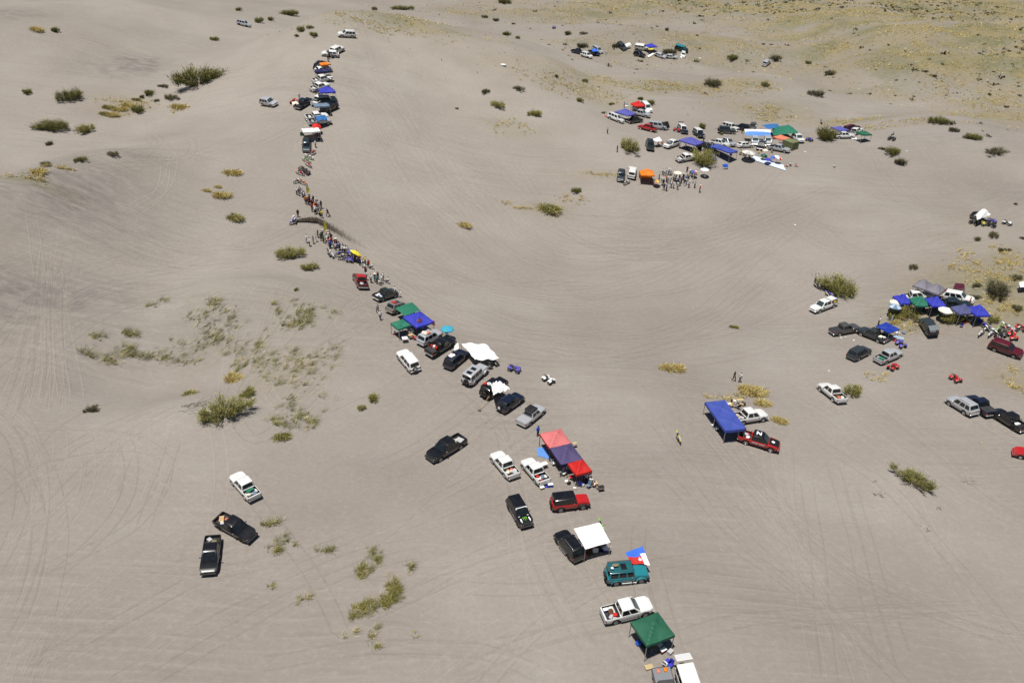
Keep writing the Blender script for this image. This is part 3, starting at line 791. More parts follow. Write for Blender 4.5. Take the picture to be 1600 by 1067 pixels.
# ------------------------------------------------------------------ canopies, tarps, parasols
def canopy_mesh(w, d, peak, val, nu=1, sag=0.10, seed=0):
    """pyramid roofs in a row along x (nu of them) with hips, sagging panels and a valance"""
    n = 12; vs = []; fs = []
    NX = n * nu
    for j in range(n + 1):
        for i in range(NX + 1):
            u = (i % n) / n * 2 - 1 if i % n or i == 0 else -1
            if i == NX: u = 1
            v = j / n * 2 - 1
            q = max(abs(u), abs(v)); lo = min(abs(u), abs(v))
            e = 1 - q
            z = peak * e - sag * math.sin(math.pi * min(1, e)) * (1 - (lo / max(q, 1e-6)) ** 2) * 1.0
            edge = max(0, (q - .6) / .4)
            z -= 0.05 * edge * (1 - min(1, lo / max(q, 1e-6)) ** 2)
            x = (i / NX - .5) * w; y = (j / n - .5) * d
            z += 0.07 * float(pnoise(np.array([x * 1.3 + seed]), np.array([y * 1.3 + seed * 2]), 5)[0]) + 0.06 * abs(float(pnoise(np.array([x * 2.7 + y + seed]), np.array([y * 2.1 - x * .6]), 6)[0]))
            vs.append((x, y, z))
    for j in range(n):
        for i in range(NX):
            a = j * (NX + 1) + i; fs.append((a, a + 1, a + NX + 2, a + NX + 1))
    rim = [i for i in range(NX + 1)] + [j * (NX + 1) + NX for j in range(1, n + 1)] + [n * (NX + 1) + i for i in range(NX - 1, -1, -1)] + [j * (NX + 1) for j in range(n - 1, 0, -1)]
    top = make_mesh('canopy', vs, fs, None, True, 9)
    n_ = len(rim)
    w_ = [(vs[r][0] * 1.006, vs[r][1] * 1.006, vs[r][2] + .004) for r in rim] + [(vs[r][0] * 1.016, vs[r][1] * 1.016, vs[r][2] - val - 0.025 * math.sin(k * 1.9)) for k, r in enumerate(rim)]
    return top, make_mesh('valance', w_, [(k, n_ + k, n_ + (k + 1) % n_, (k + 1) % n_) for k in range(n_)])

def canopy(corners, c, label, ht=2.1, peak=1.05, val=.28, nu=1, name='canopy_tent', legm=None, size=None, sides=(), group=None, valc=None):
    """corners: four pixels of the eaves in order; the long side (nu roofs) runs from corner 0 to corner 1"""
    cx = sum(p[0] for p in corners) / 4; cy = sum(p[1] for p in corners) / 4
    g = pick(cx, cy, ht)
    P = [on_plane(px, py, g.z + ht) for px, py in corners]
    ctr = sum(P, Vector()) / 4
    ax = ((P[1] - P[0]) + (P[2] - P[3])); ay = ((P[3] - P[0]) + (P[2] - P[1]))
    w = ax.length / 2; d = ay.length / 2
    ax.normalize()
    mid = (ax + Vector((ay.normalized().y, -ay.normalized().x, 0)) * (1 if Vector((ay.y, -ay.x, 0)).dot(ax) > 0 else -1)).normalized()
    if size: w, d = size
    gz = Zf(ctr.x, ctr.y)
    yaw = math.atan2(mid.y, mid.x)
    root = thing(name, label, 'canopy', (ctr.x, ctr.y, gz), Matrix.Rotation(yaw, 3, 'Z'), group)
    top_, val_ = canopy_mesh(w, d, peak, val, nu, .16, len(THINGS))
    o = link('canopy', top_, fabric(c), root); o.location = (0, 0, ht)
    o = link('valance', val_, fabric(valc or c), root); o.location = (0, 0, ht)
    def foot(x, y):
        q = root.matrix_world @ Vector((x, y, 0)); return Zf(q.x, q.y) - gz
    xs = [-w / 2 + .05 + (w - .1) * k / nu for k in range(nu + 1)]
    for x in xs:
        for y in (-d / 2 + .05, d / 2 - .05):
            zf = foot(x, y) - .05
            link('leg', MB().box((x, y, (zf + ht) / 2), (.06, .06, ht - zf)).box((x, y, zf + .05), (.14, .14, .03)).mesh('leg'), legm or STEEL, root)
    for y in (-d / 2 + .06, d / 2 - .06):
        link('truss', MB().tube([(xs[0], y, ht - .32), (0, y, ht - .05), (xs[-1], y, ht - .32)], .018, 5).tube([(xs[0], y, ht - .05), (0, y, ht - .34), (xs[-1], y, ht - .05)], .018, 5).mesh('truss'), STEEL, root)
    for sd in sides:    # hanging side walls
        if sd == 'back': vs = [(-w / 2, d / 2, ht - .1), (w / 2, d / 2, ht - .1), (w / 2, d / 2, .1), (-w / 2, d / 2, .1)]
        elif sd == 'right': vs = [(w / 2, -d / 2, ht - .1), (w / 2, d / 2, ht - .1), (w / 2, d / 2, .1), (w / 2, -d / 2, .1)]
        elif sd == 'left': vs = [(-w / 2, -d / 2, ht - .1), (-w / 2, d / 2, ht - .1), (-w / 2, d / 2, .1), (-w / 2, -d / 2, .1)]
        else: vs = [(-w / 2, -d / 2, ht - .1), (w / 2, -d / 2, ht - .1), (w / 2, -d / 2, .1), (-w / 2, -d / 2, .1)]
        link('side_wall', make_mesh('side_wall', vs, [(0, 1, 2, 3)]), fabric(c), root)
    root['_w'] = w; root['_d'] = d
    return root

def tarp(corners, hts, c, label, bulge=0.3, wrinkle=.10, poles=(), name='tarp', n=18, seed=0, cat='tarp', c2=None):
    """a cloth sheet: four corner pixels with the height of each corner above the sand"""
    P = []
    for (px, py), h in zip(corners, hts):
        g = pick(px, py, h); P.append(Vector((g.x, g.y, g.z + h)))
    ctr = sum(P, Vector()) / 4; base = Vector((ctr.x, ctr.y, Zf(ctr.x, ctr.y)))
    fs = []; mi = []
    U, V_ = np.meshgrid(np.arange(n + 1) / n, np.arange(n + 1) / n); U = U.ravel(); V_ = V_.ravel()
    Q = [np.array(q[:]) for q in P]
    G = (Q[0][None] * (1 - U)[:, None] + Q[1][None] * U[:, None]) * (1 - V_)[:, None] + (Q[3][None] * (1 - U)[:, None] + Q[2][None] * U[:, None]) * V_[:, None]
    q = 9.0 / max(.5, (P[1] - P[0]).length)
    zz = G[:, 2] + bulge * np.abs(np.sin(np.pi * U)) ** .7 * np.abs(np.sin(np.pi * V_)) ** .7
    zz = zz + wrinkle * (pnoise(U * q + seed * 7.3 + V_ * 2, V_ * q * .8 + seed, 9) + .6 * np.abs(pnoise(U * q * 2 - V_ * q, V_ * q * 1.3 + seed, 12)))
    zz = np.maximum(zz, Z(G[:, 0], G[:, 1]) + .05)
    vs = np.stack([G[:, 0] - base.x, G[:, 1] - base.y, zz - base.z], 1).tolist()
    for j in range(n):
        for i in range(n):
            a = j * (n + 1) + i; fs.append((a, a + 1, a + n + 2, a + n + 1)); mi.append(1 if (c2 and (j < n * .45)) else 0)
    me = make_mesh(name, vs, fs, mi if c2 else None, True, 50)
    mats = [fabric(c)] + ([fabric(c2)] if c2 else [])
    if not poles:
        o = link(name, me, mats); o.location = base
        return tag(o, label, cat)
    root = thing(name, label, cat, base)
    link('sheet', me, mats, root)
    for k in poles:
        p = P[k]; g = Zf(p.x, p.y)
        link('pole', MB().tube([(p.x - base.x, p.y - base.y, g - base.z - .05), (p.x - base.x, p.y - base.y, p.z - base.z - .01)], .03, 6).mesh('pole'), STEEL, root)
    return root

def parasol(px, cols, label, R=1.15, ht=1.9, tilt=(0, 0), rise=.35):
    g = pick(*px, ht + rise * .5)
    root = thing('parasol', label, 'parasol', g, Matrix.Rotation(tilt[0], 3, 'X') @ Matrix.Rotation(tilt[1], 3, 'Y'))
    m = MB(); n = 8
    for k in range(n):
        a0, a1 = 2 * math.pi * k / n, 2 * math.pi * (k + 1) / n; am = (a0 + a1) / 2
        rings = []
        for q in (0, .4, .75, 1.0):
            zz = ht + rise * (1 - q ** 1.8)
            rings.append([(R * q * math.cos(a0), R * q * math.sin(a0), zz), (R * q * .955 * math.cos(am), R * q * .955 * math.sin(am), zz - .03 * q), (R * q * math.cos(a1), R * q * math.sin(a1), zz)])
        vs = [p for r in rings for p in r]
        for p in rings[-1]: vs.append((p[0] * 1.01, p[1] * 1.01, p[2] - .12))
        fs = []
        for i in range(4): fs += [(i * 3, i * 3 + 3, i * 3 + 4, i * 3 + 1), (i * 3 + 1, i * 3 + 4, i * 3 + 5, i * 3 + 2)]
        m.add(vs, fs, k % len(cols))
    link('canopy', m.mesh('canopy', True, 30), [fabric(c) for c in cols], root)
    link('pole', MB().tube([(0, 0, -.15), (0, 0, ht + rise)], .02, 6).mesh('pole'), STEEL, root)
    return root

# ------------------------------------------------------------------ people
BASEP = {  # joints: x right, y forward, z up
    'pelvis': (0, 0, .95), 'waist': (0, .005, 1.10), 'chest': (0, 0, 1.30), 'neckb': (0, -.01, 1.45), 'neck': (0, .005, 1.52), 'head': (0, .02, 1.62), 'crown': (0, .015, 1.70),
    'shL': (-.175, -.01, 1.42), 'elL': (-.235, -.03, 1.14), 'wrL': (-.24, .06, .90), 'haL': (-.235, .09, .82),
    'shR': (.175, -.01, 1.42), 'elR': (.235, -.03, 1.14), 'wrR': (.24, .06, .90), 'haR': (.235, .09, .82),
    'hiL': (-.095, 0, .90), 'knL': (-.11, .03, .50), 'anL': (-.115, -.02, .09), 'toL': (-.13, .14, .04),
    'hiR': (.095, 0, .90), 'knR': (.11, .03, .50), 'anR': (.115, -.02, .09), 'toR': (.13, .14, .04),
}
RAD = {'pelvis': (.165, .115), 'waist': (.145, .10), 'chest': (.175, .115), 'neckb': (.085, .075), 'neck': (.058, .06), 'head': (.078, .098), 'crown': (.066, .082),
       'sh': (.066, .066), 'el': (.047, .047), 'wr': (.032, .034), 'ha': (.040, .022), 'hi': (.095, .098), 'kn': (.062, .064), 'an': (.043, .048), 'to': (.046, .036)}
BONES = [('pelvis', 'waist', 'torso'), ('waist', 'chest', 'torso'), ('chest', 'neckb', 'torso'), ('neckb', 'neck', 'neck'), ('neck', 'head', 'head'), ('head', 'crown', 'head')]
for _s in 'LR':
    BONES += [('chest', 'sh' + _s, 'torso'), ('sh' + _s, 'el' + _s, 'uarm'), ('el' + _s, 'wr' + _s, 'farm'), ('wr' + _s, 'ha' + _s, 'hand'), ('pelvis', 'hi' + _s, 'hip'), ('hi' + _s, 'kn' + _s, 'thigh'), ('kn' + _s, 'an' + _s, 'shin'), ('an' + _s, 'to' + _s, 'foot')]
POSES = {
    'stand': {},
    'walk': {'knL': (-.10, .20, .52), 'anL': (-.10, .24, .11), 'toL': (-.11, .40, .06), 'knR': (.10, -.02, .50), 'anR': (.11, -.30, .13), 'toR': (.12, -.16, .05), 'elL': (-.24, -.12, 1.16), 'wrL': (-.24, -.10, .92), 'haL': (-.235, -.08, .84), 'elR': (.24, .06, 1.16), 'wrR': (.22, .22, .98), 'haR': (.215, .27, .92)},
    'look': {'elL': (-.27, .06, 1.22), 'wrL': (-.14, .22, 1.44), 'haL': (-.08, .24, 1.52), 'elR': (.27, .06, 1.22), 'wrR': (.14, .22, 1.44), 'haR': (.08, .24, 1.52)},
    'hips': {'elL': (-.36, -.08, 1.18), 'wrL': (-.21, .03, 1.03), 'haL': (-.17, .06, .99), 'knL': (-.16, .02, .50), 'anL': (-.20, -.02, .09), 'toL': (-.25, .13, .04), 'knR': (.16, .02, .50), 'anR': (.20, -.02, .09), 'toR': (.25, .13, .04)},
    'cheer': {'elL': (-.34, .02, 1.58), 'wrL': (-.36, .06, 1.84), 'haL': (-.36, .08, 1.93), 'elR': (.34, .02, 1.58), 'wrR': (.36, .06, 1.84), 'haR': (.36, .08, 1.93)},
    'sit': {'pelvis': (0, -.05, .50), 'waist': (0, -.07, .65), 'chest': (0, -.06, .85), 'neckb': (0, -.06, 1.0), 'neck': (0, -.03, 1.07), 'head': (0, -.01, 1.17), 'crown': (0, -.015, 1.25), 'shL': (-.175, -.06, .97), 'shR': (.175, -.06, .97), 'elL': (-.25, .02, .72), 'elR': (.25, .02, .72), 'wrL': (-.16, .22, .62), 'wrR': (.16, .22, .62), 'haL': (-.12, .29, .60), 'haR': (.12, .29, .60), 'hiL': (-.095, 0, .47), 'hiR': (.095, 0, .47), 'knL': (-.13, .40, .48), 'knR': (.13, .40, .48), 'anL': (-.13, .42, .09), 'anR': (.13, .42, .09), 'toL': (-.14, .58, .04), 'toR': (.14, .58, .04)},
    'ground': {'pelvis': (0, -.05, .14), 'waist': (0, -.09, .29), 'chest': (0, -.08, .49), 'neckb': (0, -.06, .64), 'neck': (0, -.03, .71), 'head': (0, -.01, .81), 'crown': (0, -.015, .89), 'shL': (-.175, -.07, .61), 'shR': (.175, -.07, .61), 'elL': (-.27, .06, .42), 'elR': (.27, .06, .42), 'wrL': (-.15, .28, .42), 'wrR': (.15, .28, .42), 'haL': (-.10, .35, .42), 'haR': (.10, .35, .42), 'hiL': (-.095, 0, .13), 'hiR': (.095, 0, .13), 'knL': (-.16, .34, .42), 'knR': (.16, .34, .42), 'anL': (-.13, .58, .08), 'anR': (.13, .58, .08), 'toL': (-.14, .73, .05), 'toR': (.14, .73, .05)},
    'ride': {'pelvis': (0, -.30, .98), 'waist': (0, -.24, 1.12), 'chest': (0, -.12, 1.31), 'neckb': (0, -.03, 1.44), 'neck': (0, .02, 1.50), 'head': (0, .06, 1.60), 'crown': (0, .06, 1.69), 'shL': (-.18, -.06, 1.39), 'shR': (.18, -.06, 1.39), 'elL': (-.36, .12, 1.24), 'elR': (.36, .12, 1.24), 'wrL': (-.36, .36, 1.14), 'wrR': (.36, .36, 1.14), 'haL': (-.36, .43, 1.12), 'haR': (.36, .43, 1.12), 'hiL': (-.10, -.26, .95), 'hiR': (.10, -.26, .95), 'knL': (-.20, .10, .74), 'knR': (.20, .10, .74), 'anL': (-.20, -.12, .40), 'anR': (.20, -.12, .40), 'toL': (-.21, .06, .36), 'toR': (.21, .06, .36)},
    'run': {'waist': (0, .04, 1.10), 'chest': (0, .10, 1.28), 'neckb': (0, .15, 1.42), 'neck': (0, .19, 1.48), 'head': (0, .23, 1.58), 'crown': (0, .23, 1.66), 'shL': (-.175, .13, 1.39), 'shR': (.175, .13, 1.39), 'elL': (-.42, .02, 1.28), 'wrL': (-.55, .10, 1.10), 'haL': (-.58, .14, 1.03), 'elR': (.36, .24, 1.24), 'wrR': (.42, .42, 1.34), 'haR': (.42, .49, 1.38), 'knL': (-.14, .26, .58), 'anL': (-.18, .30, .12), 'toL': (-.19, .46, .06), 'knR': (.14, -.12, .52), 'anR': (.20, -.44, .22), 'toR': (.21, -.36, .10)},
}
PCACHE = {}
def person_meshes(pose):
    if pose in PCACHE: return PCACHE[pose]
    J = dict(BASEP); J.update(POSES[pose]); names = list(J)
    idx = {n: i for i, n in enumerate(names)}
    me = bpy.data.meshes.new('skeleton')
    me.from_pydata([J[n] for n in names], [(idx[a], idx[b]) for a, b, _ in BONES], [])
    o = bpy.data.objects.new('skeleton', me); COL.objects.link(o)
    md = o.modifiers.new('skin', 'SKIN'); md.use_smooth_shade = True
    sub = o.modifiers.new('sub', 'SUBSURF'); sub.levels = 1; sub.render_levels = 1
    if not me.skin_vertices: 
        bpy.context.view_layer.objects.active = o
    for n in names:
        r = RAD.get(n) or RAD[n[:2]]
        me.skin_vertices[0].data[idx[n]].radius = r
        me.skin_vertices[0].data[idx[n]].use_root = (n == 'pelvis')
    bpy.context.view_layer.update()
    dg = bpy.context.evaluated_depsgraph_get()
    body = bpy.data.meshes.new_from_object(o.evaluated_get(dg))
    bpy.data.objects.remove(o, do_unlink=True); bpy.data.meshes.remove(me)
    V = np.array([v.co[:] for v in body.vertices]); Nn = np.array([v.normal[:] for v in body.vertices])
    best = np.full(len(V), 1e9); cls = np.zeros(len(V), int); par = np.zeros(len(V))
    kinds = ['torso', 'neck', 'head', 'uarm', 'farm', 'hand', 'hip', 'thigh', 'shin', 'foot']
    for a, b, k in BONES:
        A, B = np.array(J[a]), np.array(J[b]); d = B - A
        t = np.clip(((V - A) @ d) / (d @ d), 0, 1); q = np.linalg.norm(V - (A + t[:, None] * d), axis=1)
        ra = (RAD.get(a) or RAD[a[:2]])[0]; rb = (RAD.get(b) or RAD[b[:2]])[0]
        q = q / (ra + (rb - ra) * t)
        m = q < best; best = np.where(m, q, best); cls = np.where(m, kinds.index(k), cls); par = np.where(m, t, par)
    polys = [tuple(p.vertices) for p in body.polygons]
    def shell(name, test, off):
        sel = [p for p in polys if sum(test(i) for i in p) >= len(p) * .75]
        used = sorted({i for p in sel for i in p}); mp = {i: k for k, i in enumerate(used)}
        return make_mesh(name, [V[i] + Nn[i] * off for i in used], [tuple(mp[i] for i in p) for p in sel], None, True)
    K = lambda i: kinds[cls[i]]
    pw = J['pelvis'][2] + .07
    out = {}
    out['shirt'] = shell('shirt', lambda i: (K(i) == 'torso' and V[i][2] > pw - .05) or (K(i) == 'uarm' and par[i] < .85), .014)
    out['jacket'] = shell('jacket', lambda i: (K(i) == 'torso' and V[i][2] > pw - .08) or K(i) in ('uarm', 'farm'), .018)
    out['trousers'] = shell('trousers', lambda i: K(i) in ('hip', 'thigh', 'shin') or (K(i) == 'torso' and V[i][2] <= pw + .02), .012)
    out['shorts'] = shell('shorts', lambda i: K(i) in ('hip', 'thigh') or (K(i) == 'torso' and V[i][2] <= pw + .02), .016)
    out['shoes'] = shell('shoes', lambda i: K(i) == 'foot', .010)
    hz = J['head'][2]; hy = J['head'][1]
    out['hair'] = shell('hair', lambda i: K(i) == 'head' and (V[i][2] > hz + .035 or (V[i][1] < hy - .01 and V[i][2] > hz - .06)), .016)
    # cap or hat, helmet
    c = J['crown']; m = MB()
    m.lathe([(.20, c[2] - .03), (.19, c[2] - .02), (.105, c[2] - .01), (.10, c[2] + .05), (.06, c[2] + .085), (0, c[2] + .09)], (c[0], c[1], 0), 'z', 14); out['hat'] = m.mesh('hat', True, 40)
    m = MB().lathe([(.112, c[2] - .045), (.108, c[2] + .02), (.075, c[2] + .075), (0, c[2] + .092)], (c[0], c[1], 0), 'z', 14)
    m.rbox((c[0], c[1] + .13, c[2] - .035), (.15, .12, .015), .006); out['cap'] = m.mesh('cap', True, 40)
    m = MB().lump((c[0], c[1], c[2] - .06), (.30, .34, .32), 1, .02, (14, 8)).rbox((c[0], c[1] + .19, c[2] + .03), (.20, .14, .02), .008); out['helmet'] = m.mesh('helmet', True, 50)
    # fingers, nose, ears are added to the body surface
    bm = bmesh.new(); bm.from_mesh(body)
    def spike(p, d, l, r):
        t = Vector(d).normalized(); a = t.orthogonal().normalized(); b = t.cross(a); vs = []
        for q, rr in ((0, 1), (.55, .95), (1, .55)):
            pt = Vector(p) + t * l * q + Vector((0, .02 * q * q, 0))
            vs.append([bm.verts.new(pt + (a * x + b * y) * r * rr) for x, y in ((1, 0), (0, 1), (-1, 0), (0, -1))])
        for k in range(2):
            for i in range(4): bm.faces.new((vs[k][i], vs[k][(i + 1) % 4], vs[k + 1][(i + 1) % 4], vs[k + 1][i]))
        bm.faces.new(vs[2])
    for s in 'LR':
        w, h = Vector(J['wr' + s]), Vector(J['ha' + s]); d = (h - w).normalized(); side = d.cross(Vector((1, 0, 0))).normalized()
        for k, l in enumerate((.07, .085, .08, .062)): spike(h + side * (k - 1.5) * .019, d, l + .02, .0095)
        spike(h - d * .04 + side * -.034, d * .6 - side, .06, .0105)
    hd = Vector(J['head'])
    spike(hd + Vector((0, .085, .01)), (0, 1, -.5), .035, .016)
    for s in (-1, 1): spike(hd + Vector((s * .072, -.005, 0)), (s, -.3, .3), .022, .022)
    bm.to_mesh(body); bm.free()
    body.polygons.foreach_set('use_smooth', [True] * len(body.polygons))
    body.materials.clear()
    out['body'] = body
    PCACHE[pose] = out
    return out

CWORD = {'royal': 'royal blue', 'paleblue': 'pale blue', 'deepblue': 'deep blue', 'darkgrey': 'charcoal', 'lightgrey': 'grey', 'midblue': 'blue', 'jeans': 'denim', 'skyblue': 'sky blue', 'bright': 'bright blue', 'darkgreen': 'dark green', 'aqua': 'turquoise'}
def person(px, shirt, legs, where, pose='stand', yaw=None, hat=None, top='shirt', bottom='trousers', hgt=1.0, label=None, skin=None, loc=None, rot=None, group=None, z=0.0):
    g = Vector(loc) if loc is not None else pick(*px, 0.0)
    if loc is None: g.z += z - 0.015
    if yaw is None: yaw = random.uniform(0, 6.28)
    cs, cl = CWORD.get(shirt, shirt), CWORD.get(legs, legs)
    hw = ''
    if hat: hw = {'hat': 'hat', 'cap': 'cap', 'helmet': 'helmet'}[hat[0]]; hw = f", {CWORD.get(hat[1], hat[1])} {hw}"
    verb = {'sit': 'seated person', 'ground': 'person sitting on the sand', 'cheer': 'person with raised arms', 'run': 'running person'}.get(pose, 'person')
    lab = label or (f"{verb} in {cs} {top}, {cl} {bottom}{hw} {where}")
    M = person_meshes(pose)
    root = thing('person', lab, 'person', g, rot if rot is not None else Matrix.Rotation(yaw, 3, 'Z'), group, hgt)
    link('body', M['body'], skin or SKIN, root)
    link(top, M[top], fabric(shirt), root)
    link(bottom, M[bottom], fabric(legs), root)
    link('shoes', M['shoes'], DKPL, root)
    if hat: link(hat[0], M[hat[0]], fabric(hat[1]), root)
    if not hat or hat[0] == 'cap': link('hair', M['hair'], HAIR, root)
    return root

# ------------------------------------------------------------------ motorcycles and quads
MCACHE = {}
def moto_parts():
    if 'm' in MCACHE: return MCACHE['m']
    P = []
    wm = MB()
    wm.lathe([(.255, -.045), (.30, -.055), (.335, -.03), (.335, .03), (.30, .055), (.255, .045), (.255, -.045)], n=22); wm = wm.mesh('wheel', True, 40)
    rm = MB().lathe([(.24, -.02), (.258, -.03), (.258, .03), (.24, .02), (.24, -.02)], n=22).lathe([(0, -.07), (.05, -.07), (.05, .07), (0, .07)], n=10)
    for k in range(9):
        a = 2 * math.pi * k / 9; rm.tube([(.04 * math.cos(a), .03 * (-1) ** k, .04 * math.sin(a)), (.245 * math.cos(a), 0, .245 * math.sin(a))], .006, 3)
    rm = rm.mesh('rim', True, 40)
    P += [('wheel', wm, 'rubber', None, (.74, 0, .335)), ('rim', rm, 'rim', 0), ('wheel', wm, 'rubber', None, (-.72, 0, .335)), ('rim', rm, 'rim', 2)]
    P.append(('fork', MB().tube([(.74, -.09, .34), (.50, -.09, .98)], .026, 6).tube([(.74, .09, .34), (.50, .09, .98)], .026, 6).box((.52, 0, .93), (.10, .24, .05)).mesh('fork', True), 'steel', None))
    P.append(('handlebar', MB().tube([(.36, -.40, 1.08), (.46, -.20, 1.06), (.49, 0, 1.03), (.46, .20, 1.06), (.36, .40, 1.08)], .016, 6).mesh('handlebar', True), 'trim', None))
    P.append(('frame', MB().tube([(.48, 0, .90), (.30, .07, .42), (-.05, .09, .34), (-.22, .08, .62), (-.60, .06, .82)], .024, 6).tube([(.48, 0, .90), (.30, -.07, .42), (-.05, -.09, .34), (-.22, -.08, .62), (-.60, -.06, .82)], .024, 6)
              .tube([(-.15, .10, .42), (-.72, .10, .335)], .03, 6).tube([(-.15, -.10, .42), (-.72, -.10, .335)], .03, 6).mesh('frame', True), 'steel', None))
    P.append(('engine', MB().rbox((.05, 0, .46), (.36, .24, .28), .05).rbox((.13, 0, .66), (.17, .17, .20), .03).mesh('engine', True, 40), 'engine', None))
    P.append(('exhaust', MB().tube([(.22, -.08, .60), (.26, -.14, .44), (0, -.15, .48), (-.30, -.14, .62), (-.68, -.13, .78)], [.022, .024, .028, .05, .05], 7).mesh('exhaust', True), 'steel', None))
    P.append(('fuel_tank', MB().lump((.20, 0, .86), (.52, .30, .26), 3, .05, (12, 8)).mesh('fuel_tank', True, 50), 'col', None))
    for s in (1, -1):
        P.append(('shroud', MB().add([(.45, s * .13, .92), (.10, s * .15, .88), (.05, s * .16, .66), (.38, s * .17, .62)], [(0, 1, 2, 3) if s < 0 else (3, 2, 1, 0)]).mesh('shroud'), 'col', None))
    P.append(('seat', MB().rbox((-.28, 0, .90), (.66, .19, .09), .04).mesh('seat', True, 40), 'trim', None))
    P.append(('front_fender', MB().add([(1.02, -.07, .70), (1.02, .07, .70), (.70, .10, .76), (.70, -.10, .76), (.42, .07, .72), (.42, -.07, .72), (.70, .0, .80), (1.02, 0, .72), (.42, 0, .75)], [(0, 3, 6, 7), (7, 6, 2, 1), (3, 5, 8, 6), (6, 8, 4, 2)]).mesh('front_fender', True), 'col', None))
    P.append(('rear_fender', MB().add([(-.48, -.11, .86), (-.48, .11, .86), (-1.0, .08, 1.0), (-1.0, -.08, 1.0), (-.48, 0, .92), (-1.0, 0, 1.03)], [(0, 4, 5, 3), (4, 1, 2, 5), (0, 3, 2, 1)]).mesh('rear_fender', True), 'col', None))
    P.append(('number_plate', MB().rbox((.60, 0, .92), (.03, .24, .24), .01, rot=Matrix.Rotation(-.35, 3, 'Y')).mesh('number_plate'), 'plate', None))
    MCACHE['m'] = P
    return P

def quad_parts():
    if 'q' in MCACHE: return MCACHE['q']
    P = []
    wm = MB().lathe([(.14, -.11), (.22, -.13), (.27, -.10), (.285, -.05), (.285, .05), (.27, .10), (.22, .13), (.14, .11), (.14, -.11)], n=18).mesh('wheel', True, 40)
    rm = MB().lathe([(0, .07), (.10, .06), (.145, .09), (.145, -.09), (0, -.07)], n=14).mesh('rim', True, 40)
    for xc in (.60, -.58):
        for s in (1, -1):
            i = len(P); P.append(('wheel', wm, 'rubber', None, (xc, s * .44, .285))); P.append(('rim', rm, 'rim', i))
    P.append(('frame', MB().rbox((0, 0, .42), (1.1, .26, .20), .05).tube([(.60, -.42, .29), (.60, .42, .29)], .035, 6).tube([(-.58, -.42, .29), (-.58, .42, .29)], .04, 6).mesh('frame', True, 40), 'engine', None))
    P.append(('engine', MB().rbox((.05, 0, .55), (.42, .30, .26), .05).mesh('engine', True, 40), 'engine', None))
    for s in (1, -1):
        for xc, l in ((.60, .62), (-.58, .70)):
            pts = []
            for q in np.linspace(-1, 1, 7):
                zz = .70 - .10 * q * q
                pts += [(xc + q * l / 2, s * .20, zz + .05), (xc + q * l / 2, s * .44, zz + .02), (xc + q * l / 2, s * .60, zz - .05)]
            fs = []
            for i in range(6):
                for k in range(2):
                    a = i * 3 + k; fs.append((a, a + 3, a + 4, a + 1) if s < 0 else (a, a + 1, a + 4, a + 3))
            P.append(('fender', make_mesh('fender', pts, fs, None, True), 'col', None))
    P.append(('body_panel', MB().lump((.48, 0, .78), (.60, .42, .26), 2, .05, (12, 8)).mesh('body_panel', True, 50), 'col', None))
    P.append(('fuel_tank', MB().lump((.12, 0, .80), (.40, .26, .22), 5, .05, (12, 8)).mesh('fuel_tank', True, 50), 'col', None))
    P.append(('seat', MB().rbox((-.34, 0, .82), (.72, .26, .12), .05).mesh('seat', True, 40), 'trim', None))
    P.append(('handlebar', MB().tube([(.16, -.38, 1.00), (.30, -.16, 1.02), (.32, 0, .98), (.30, .16, 1.02), (.16, .38, 1.00)], .018, 6).tube([(.32, 0, .98), (.44, 0, .72)], .03, 6).mesh('handlebar', True), 'trim', None))
    P.append(('front_bumper', MB().tube([(.70, -.18, .45), (.98, -.16, .50), (.96, -.14, .74), (.96, .14, .74), (.98, .16, .50), (.70, .18, .45)], .018, 6).mesh('front_bumper', True), 'steel', None))
    P.append(('rear_rack', MB().tube([(-.50, -.20, .88), (-.98, -.18, .86), (-.98, .18, .86), (-.50, .20, .88)], .016, 5).tube([(-.70, -.2, .87), (-.70, .2, .87)], .014, 5).mesh('rear_rack', True), 'trim', None))
    for s in (1, -1):
        P.append(('headlight', MB().lump((.76, s * .14, .72), (.10, .14, .10), 1, .0, (8, 6)).mesh('headlight', True), 'lamp', None))
    MCACHE['q'] = P
    return P

BIKEC = {'white': (.72, .72, .71), 'red': (.50, .012, .012), 'blue': (.03, .04, .38), 'green': (.18, .50, .04), 'black': (.012, .012, .013), 'orange': (.75, .17, .01), 'yellow': (.50, .44, .10), 'violet': (.10, .08, .42)}
def bike(kind, px, ang_px, col, label, h=.5, lean=0.12, s=1.0, group=None):
    """ang_px: pixel offset that points from the rear wheel to the front wheel"""
    c = pick(px[0], px[1], h)
    a = on_plane(px[0] - ang_px[0], px[1] - ang_px[1], c.z + h); b = on_plane(px[0] + ang_px[0], px[1] + ang_px[1], c.z + h)
    rot = stand(c, b - a)
    if kind == 'moto': rot = rot @ Matrix.Rotation(lean, 3, 'X')
    c.z -= 0.02
    root = thing('motorcycle' if kind == 'moto' else 'quad_bike', label, 'motorcycle' if kind == 'moto' else 'quad bike', c, rot, group, s)
    cm = plain('plastic_' + col, BIKEC[col], 0.4, vary=.05, dust=.12)
    mm = {'col': cm, 'rubber': RUBBER, 'rim': STEEL, 'steel': STEEL, 'trim': TRIM, 'engine': plain('engine_metal', (.09, .09, .09), .5, .5), 'plate': WHITEPL, 'lamp': LAMP}
    objs = []
    for p in (moto_parts() if kind == 'moto' else quad_parts()):
        o = link(p[0], p[1], mm[p[2]], objs[p[3]] if p[3] is not None else root)
        if len(p) > 4: o.location = p[4]
        objs.append(o)
    if kind == 'moto' and lean:
        link('side_stand', MB().tube([(-.05, .10, .40), (-.10, .10 + .36 * lean * 2.2, .02)], .014, 5).mesh('side_stand'), STEEL, root)
    return root

